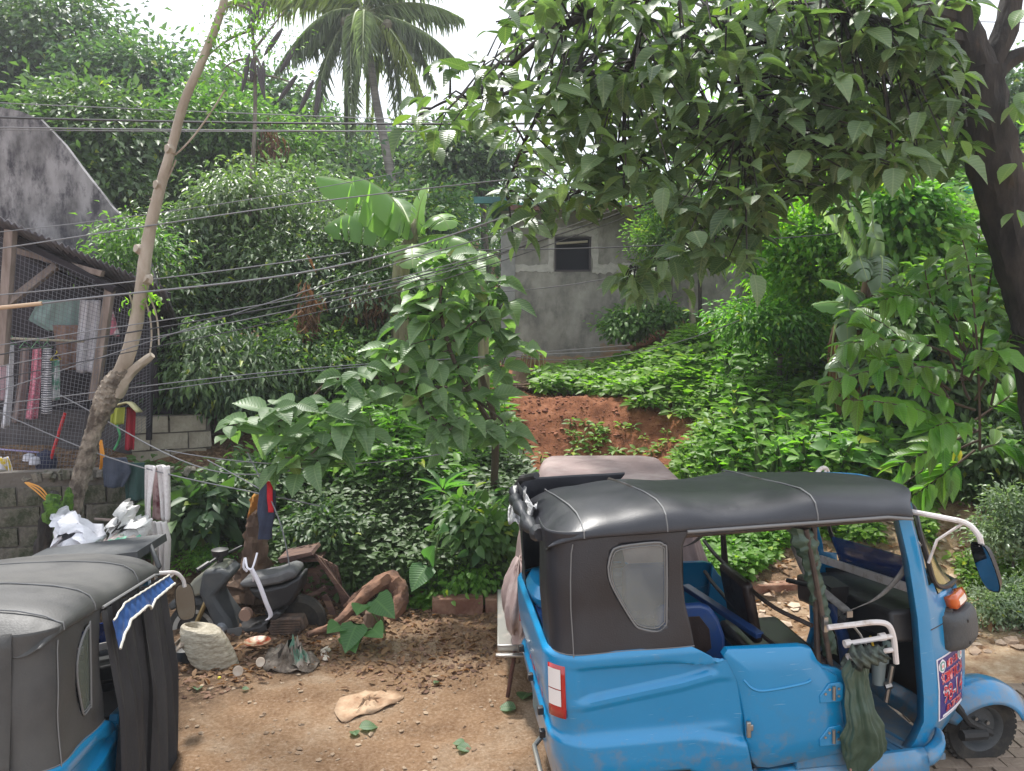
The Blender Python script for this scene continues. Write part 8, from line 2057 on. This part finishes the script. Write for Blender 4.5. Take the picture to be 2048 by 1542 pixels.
P, A, N, s, t = whorls(Cc, 7, 0.255, rg, 0.10, 0.03, 0.05, face=0.55)
k = np.argsort(-s)[:300]
leaf_parts('leaf', P[k[::2]], A[k[::2]], N[k[::2]], s[k[::2]], np.full(len(k[::2]), 0.60), t[k[::2]], 'broad_b', L_SAP, sp_)
leaf_parts('leaf', P[k[1::2]], A[k[1::2]], N[k[1::2]], s[k[1::2]], np.full(len(k[1::2]), 0.66), t[k[1::2]], 'broad', L_SAP, sp_)
r_ = np.argsort(-s)[300:]
leaves('leaves', P[r_], A[r_], N[r_], s[r_], 0.82, t[r_], 'broad', L_SAP, sp_, off=sp_.location, uv=True)

# ---------------------------------------------------------------- long-leaved shrub on the right
rs_ = empty('long_leaf_shrub', (at(1930, 960, 6.9).x, 6.9, tzf(at(1930, 960, 6.9).x, 6.9)), 'shrub with long glossy leaves on arching twigs at the right', 'shrub')
RD = 6.5
def R2(x, y, d=0.0): return at(x, y, RD + d)
mb = MB(); PP = []; AA = []; SS = []; NN = []; TT = []
twigs = [((1960, 900), (1960, 600), (1925, 480)), ((1925, 700), (1860, 560), (1770, 600)), ((1920, 720), (1820, 660), (1690, 690)), ((1930, 760), (1840, 700), (1640, 770)), ((1960, 700), (1980, 560), (1990, 500)), ((1940, 800), (1900, 740), (1960, 660)), ((1950, 820), (1850, 790), (1760, 720)),
         ((1960, 860), (1880, 890), (1800, 930)), ((1960, 880), (1900, 900), (1790, 980)), ((1950, 800), (2000, 700), (2045, 640)), ((1950, 840), (2010, 800), (2050, 770)), ((1940, 760), (1960, 700), (2000, 700)), ((1930, 700), (1900, 600), (1890, 540)), ((1960, 900), (1990, 880), (2050, 900)), ((1950, 860), (1900, 830), (1860, 860)), ((1940, 760), (1880, 720), (1830, 760)), ((1900, 800), (1800, 640), (1700, 620)), ((1920, 760), (1860, 620), (1850, 540)), ((1950, 720), (1940, 560), (1960, 470)), ((1930, 860), (1820, 800), (1700, 800)), ((1980, 820), (2030, 600), (2040, 540)), ((1950, 900), (1900, 940), (1830, 990)), ((1900, 780), (1790, 700), (1740, 660))]
for i, (a, b_, c_) in enumerate(twigs):
    dd = -0.5 + 0.9 * ((i * 0.37) % 1); P_ = bez(R2(*a, .2), R2(*b_, dd), R2(*c_, dd), 14); mb.tube(P_, [0.012 - 0.0006 * k for k in range(14)], 5)
    for k in range(4, 14):
        tdir = (P_[min(k + 1, 13)] - P_[k - 1]).normalized(); side = tdir.cross(Vector((0, -0.5, 1))).normalized()
        for s_ in (-1, 1):
            if rg.random() < 0.14: continue
            d = side * s_ * 0.8 + tdir * 0.6 + Vector((0, -0.1, -0.15 + rg.normal() * 0.22))
            PP.append(tuple(P_[k])); AA.append(tuple(d)); NN.append((rg.normal() * .3, -0.5 + rg.normal() * .2, 1)); SS.append(0.235 * (0.6 + 0.6 * rg.random()))
            TT.append((rg.random(), 0.9 if rg.random() < 0.03 else 0.12 * rg.random()))
mb.build('stem', M_TWIG, rs_, world=True, clean=False)
PP, AA, NN, SS, TT = map(np.array, (PP, AA, NN, SS, TT))
k_o = np.argsort(-SS); k = k_o[:300]; k2 = k_o[300:]
leaf_parts('leaf', PP[k], AA[k], NN[k], SS[k], np.full(len(k), 0.42), TT[k], 'long', L_SHR, rs_)
leaves('leaves', PP[k2], AA[k2], NN[k2], SS[k2], 0.42, TT[k2], 'long', L_SHR, rs_, off=rs_.location, uv=True)

# small leaves sprouting beside the right trunk
sp3 = empty('climbing_vine', T(2040, 430), 'vine with a few broad leaves climbing the dark trunk at the right edge', 'vine')
cc = np.array([tuple(T(*c)) for c in [(2035, 430, -.4), (2045, 200, -.4), (2050, 190, -.3), (2040, 320, -.3), (2050, 20, -.4)]])
P, A, N, s, t = whorls(cc, 3, 0.16, rg, 0.6, 0.02)
leaf_parts('leaf', P, A, N, s, np.full(len(P), 0.75), t, 'broad', L_SAP, sp3)

# ---------------------------------------------------------------- taro and other single plants
def taro(label, base, lvs, D):
    b0 = snapped(*base) if D is None else at(*base, D); b0.z = tzf(b0.x, b0.y)
    r = empty('taro_plant', b0, label, 'taro plant', 'taro plants by the root')
    mb = MB(); P = []; A = []; N = []; S_ = []
    for (x, y, tx, ty, s) in lvs:
        p = at(x, y, b0.y - 0.1); e = at(tx, ty, b0.y - 0.32)
        mb.tube(bez(b0, b0.lerp(p, 0.6) + Vector((0, 0, 0.08)), p, 8), 0.008, 5)
        P.append(tuple(p)); A.append(tuple(e - p)); N.append((0, -0.9, 0.8)); S_.append(s)
    mb.build('stalk', M_GSTEM, r, world=True)
    n_ = len(P); tt = np.stack([np.linspace(0.2, 0.9, n_), np.full(n_, 0.02)], 1)
    leaf_parts('leaf', np.array(P), np.array(A), np.array(N), np.array(S_), np.full(n_, 0.95), tt, 'heart', L_TARO, r, variants=n_)
taro('taro plant with one large wavy leaf in front of the bent root', (770, 1262), [(752, 1200, 785, 1228, 0.26), (725, 1210, 712, 1222, 0.18)], 6.35)
taro('taro plant with three leaves at the edge of the bare soil', (718, 1290), [(712, 1252, 690, 1295, 0.24), (745, 1258, 762, 1268, 0.2), (680, 1252, 652, 1258, 0.18), (700, 1270, 708, 1300, 0.2)], 6.15)
taro('taro plant standing in the shade behind the old tyre', (860, 1215), [(850, 1135, 825, 1172, 0.26), (858, 1120, 862, 1080, 0.2), (880, 1060, 905, 1052, 0.14)], 7.0)
# strap-leaved dracaena above the vines
dr = empty('strap_leaf_plant', at(885, 985, 7.9), 'upright plant with long pale strap leaves above the vine curtain', 'plant')
n_ = 22; rgx = np.random.default_rng(11); ang = np.arange(n_) * 2.4
c = np.array(at(885, 975, 7.8))
P = np.tile(c, (n_, 1)) + np.stack([np.cos(ang) * .02, np.sin(ang) * .02, -0.10 * (np.arange(n_) / n_)], 1)
A = np.stack([np.cos(ang), np.sin(ang), 1.3 - 2.4 * np.arange(n_) / n_], 1); N = np.stack([-np.cos(ang) * .8, -np.sin(ang) * .8 - .3, np.ones(n_)], 1)
leaf_parts('leaf', P, A, N, np.full(n_, 0.28) + 0.05 * rgx.random(n_), np.full(n_, 0.2), np.stack([rgx.random(n_), np.full(n_, .05)], 1), 'long', L_TARO, dr)
mb = MB(); mb.tube([c + np.array([0, 0, 0.02]), (c[0], c[1] + .1, tzf(c[0], c[1] + .1) - .05)], 0.02, 6); mb.build('stem', M_TWIG, dr, world=True)
# spiky plants near the shed
for k, (x, y, D_, lab) in enumerate(((1995, 415, 11.5, 'spiky pandan plant on top of the pale wall'), (1920, 415, 11.2, 'spiky pale plant left of the turquoise sheet'))):
    r = empty('spiky_plant', at(x, y + 20, D_), lab, 'plant'); n_ = 30; ang = np.arange(n_) * 2.4; c = np.array(at(x, y + 18, D_)); e_ = rgx.random(n_)
    leaf_parts('leaf', np.tile(c, (n_, 1)), np.stack([np.cos(ang), np.sin(ang), 0.2 + 1.6 * e_], 1), np.stack([-np.cos(ang), -np.sin(ang), np.ones(n_)], 1), 0.35 + 0.1 * e_, np.full(n_, 0.10), np.stack([e_, np.full(n_, .1)], 1), 'long', L_SILV, r, variants=4)
# stub trunk and twigs by the house
mb = MB(); q0 = at(1382, 690, 13.3); trunk(mb, [(Vector((q0.x, 13.3, q0.z - .3)), 0.07), (at(1384, 640, 13.3), 0.055), (at(1382, 572, 13.3), 0.045)], 10, 0.15); o = mb.build('bare_trunk', M_PALEBARK); tag(o, 'short bare tree trunk standing against the house wall', 'tree trunk')
mb = MB(); mb.tube([(at(1402, 680, 13.6).x, 13.6, 1.8), at(1400, 500, 13.6)], 0.035, 8); o = mb.build('dark_pole', M_DARKTUBE); tag(o, 'thin dark pole right of the bare trunk by the house', 'pole')
dn = empty('dead_banana_stub', at(1066, 735, 12.5), 'withered brown banana stub at the foot of the house corner', 'dead plant')
mb = MB(); trunk(mb, [(at(1070, 755, 12.5), 0.09), (at(1068, 720, 12.5), 0.06), (at(1064, 690, 12.5), 0.03)], 8, 0.2); mb.build('stub', mat('withered_brown', (0.22, 0.13, 0.08), 0.9, col2=(0.34, 0.22, 0.14), nscale=8, bump=0.5), dn, world=True)
for i in range(6): banana_leaf(dn, at(1066, 700, 12.5), at(1050 + 8 * i, 685, 12.4), at(1042 + 9 * i, 730 + 6 * (i % 3), 12.35), 0.05, L_DRY, tears=3, seed=i + 130, tint=(0.4 + .1 * i, 0), name='dry_leaf')
mb = MB()
for i in range(26):
    x = 1000 + (i * 37) % 80; y = 745 + (i * 23) % 55; a = at(x, y, 11.9 + (i % 5) * .05); a.z = tzf(a.x, a.y) + 0.05; d = Vector((math.cos(i), math.sin(i * 2) * .4, 0.1 * math.sin(i * 3))) * 0.3; mb.tube([a - d, a + d], 0.012 + 0.006 * (i % 3), 5)
mb.lathe([(0, 0), (0.25, 0.02), (0.18, 0.18), (0, 0.22)], (at(1050, 740, 12.3).x, 12.3, tzf(at(1050, 740, 12.3).x, 12.3)), 'Z', 10)
o = mb.build('brushwood', M_BARK); tag(o, 'pile of brown sticks and cut wood at the house corner', 'brushwood', kind='stuff')

# ---------------------------------------------------------------- litter, stones, fallen leaves
def scatter_stones(name, label, n, region, smin, smax, m, seed):
    rg = np.random.default_rng(seed); ico = [(0, 0, 1), (.9, 0, .3), (.28, .85, .3), (-.73, .53, .3), (-.73, -.53, .3), (.28, -.85, .3), (.6, .4, -.5), (-.3, .7, -.5), (-.7, -.2, -.5), (.2, -.7, -.5)]
    fs0 = [(0, 1, 2), (0, 2, 3), (0, 3, 4), (0, 4, 5), (0, 5, 1), (1, 6, 2), (2, 7, 3), (3, 8, 4), (4, 9, 5), (5, 6, 1), (2, 6, 7), (3, 7, 8), (4, 8, 9), (5, 9, 6), (6, 9, 8, 7)]
    V = np.array(ico); x = rg.uniform(region[0], region[1], n); y = rg.uniform(region[2], region[3], n)
    if len(region) > 4: k = region[4](x, y); x, y = x[k], y[k]
    z = tz(x, y); n = len(x); s = smin + (smax - smin) * rg.random(n) ** 4
    sc_ = s[:, None] * np.stack([0.7 + rg.random(n) * .7, 0.7 + rg.random(n) * .5, 0.35 + rg.random(n) * .4], 1)
    a = rg.uniform(0, 6.28, n); co, si = np.cos(a), np.sin(a)
    L = V[None] * sc_[:, None, :] * (1 + 0.25 * rg.normal(size=(n, len(V), 1)))
    X = L[..., 0] * co[:, None] - L[..., 1] * si[:, None] + x[:, None]; Y = L[..., 0] * si[:, None] + L[..., 1] * co[:, None] + y[:, None]; Z = L[..., 2] + z[:, None] + sc_[:, 2:3] * 0.2
    me = bpy.data.meshes.new(name); vv = np.stack([X, Y, Z], -1).reshape(-1, 3)
    me.from_pydata(vv.tolist(), [], [tuple(i + k_ * len(V) for i in f) for k_ in range(n) for f in fs0]); me.materials.append(m)
    o = bpy.data.objects.new(name, me); COL.objects.link(o); tag(o, label, 'stones', kind='stuff')
M_STONE = mat('tan_stone', (0.20, 0.13, 0.08), 0.95, col2=(0.34, 0.26, 0.18), nscale=1.2, bump=0.3)
M_CLOD = mat('brown_clod', (0.10, 0.055, 0.035), 0.95, col2=(0.24, 0.14, 0.09), nscale=1.5, bump=0.3)
M_CLODR = mat('red_clod', (0.16, 0.055, 0.03), 0.95, col2=(0.28, 0.11, 0.06), nscale=1.5)
M_RUB = mat('pale_rubble', (0.27, 0.18, 0.12), 0.95, col2=(0.48, 0.38, 0.29), nscale=1.6, bump=0.3)
scatter_stones('gravel', 'small tan grit and pebbles strewn over the yard', 2200, (-2.2, 1.3, 4.0, 6.9), 0.002, 0.022, M_STONE, 1)
scatter_stones('clods', 'dark clods and humus crumbs along the left edge of the yard', 3600, (-2.6, 0.2, 5.2, 7.1, lambda x, y: y > 5.75 + 0.32 * (x + 0.2) + 0.35 * np.sin(x * 3)), 0.004, 0.030, M_CLOD, 2)
scatter_stones('red_clods', 'loose red clods on the face of the bank', 3200, (-0.2, 3.0, 8.2, 12), 0.008, 0.038, M_CLODR, 3)
scatter_stones('rubble', 'pale broken rubble and plaster behind the front wheel of the near tricycle', 1900, (1.7, 5.4, 5.6, 8.2, lambda x, y: y > 5.7), 0.008, 0.075, M_RUB, 4)
rg = np.random.default_rng(9)
n_ = 2600
x = rg.uniform(-2.6, 0.6, n_); y = 5.3 + rg.random(n_) * 2.0; k = y > 5.8 + 0.32 * (x + 0.2) + 0.3 * np.sin(x * 3) + rg.normal(size=n_) * .15; x, y = x[k], y[k]; n_ = len(x)
o = leaves('leaf_litter', np.stack([x, y, tz(x, y) + 0.012], 1), rnd_dir(n_, rg) * np.array([1, 1, .25]), rnd_dir(n_, rg) * .5 + np.array([0, 0, 1]), 0.03 + 0.06 * rg.random(n_), 0.5, np.stack([rg.random(n_), rg.random(n_) * .5], 1), 'oval', L_DRY)
tag(o, 'brown leaf litter under the scooter and along the edge of the yard', 'leaf litter', kind='stuff')
n_ = 1500; x = rg.uniform(1.4, 5.5, n_); y = rg.uniform(5.8, 9, n_)
o = leaves('leaf_litter', np.stack([x, y, tz(x, y) + 0.015], 1), rnd_dir(n_, rg) * np.array([1, 1, .25]), rnd_dir(n_, rg) * .5 + np.array([0, 0, 1]), 0.04 + 0.07 * rg.random(n_), 0.5, np.stack([rg.random(n_), rg.random(n_) * .5], 1), 'oval', L_DRY)
tag(o, 'dry leaf litter over the bank behind the near tricycle', 'leaf litter', kind='stuff')
for i, (px, py, s, a, lab, yv) in enumerate([(718, 1466, .12, 0.3, 'grey green fallen leaf just below the flattened sack', 0), (712, 1478, .09, 2.0, 'small pale fallen leaf touching the grey green one', 0), (914, 1500, .10, -0.3, 'dark green fallen leaf right of the hole in the yard', 0), (930, 1496, .08, 2.9, 'bright green fallen leaf half folded right of the hole', .2), (868, 1372, .06, 1.0, 'tiny fallen leaf up the yard towards the kerb', 0), (1045, 1410, .17, 1.3, 'large green fallen leaf beside the tricycle rear', .1), (1032, 1426, .13, 2.9, 'second green leaf beside the tricycle rear, more grey', 0), (1046, 1300, .07, 0.5, 'small orange leaf under the covered tricycle', .95), (395, 1388, .09, 1.9, 'small green weed sprout near the black curtain', .2), (484, 1385, .05, 0.2, 'yellow fallen leaf on the soil below the coconut shells', .9)]):
    p = snapped(px, py); r = empty('fallen_leaf', p, lab, 'leaf', 'fallen leaves in the yard')
    leaf_parts('blade', np.array([tuple(p + Vector((0, 0, 0.018)))]), np.array([[math.cos(a), math.sin(a), 0.1]]), np.array([[0.2 * math.sin(i), -.3, 1]]), np.array([s]), np.array([0.8]), np.array([[0.3 + .06 * i, yv]]), 'broad', L_SAP if yv < .5 else L_SAP, r, variants=1 if False else 10)

# ---------------------------------------------------------------- damp air between the near things and the hillside
HAZE = 0.0017
mb = MB(); mb.box((0, 25, 3), (260, 240, 31)); hz = mb.build('haze', (lambda m: m)(bpy.data.materials.new('damp_air')), None, smooth=False)
m = hz.data.materials[0]; m.use_nodes = True; n, l = m.node_tree.nodes, m.node_tree.links; n.clear()
o_out = n.new('ShaderNodeOutputMaterial'); pv = n.new('ShaderNodeVolumePrincipled'); pv.inputs['Density'].default_value = HAZE; pv.inputs['Color'].default_value = (0.92, 0.95, 1.0, 1); pv.inputs['Anisotropy'].default_value = 0.3
l.new(pv.outputs[0], o_out.inputs['Volume']); hz['kind'] = 'stuff'
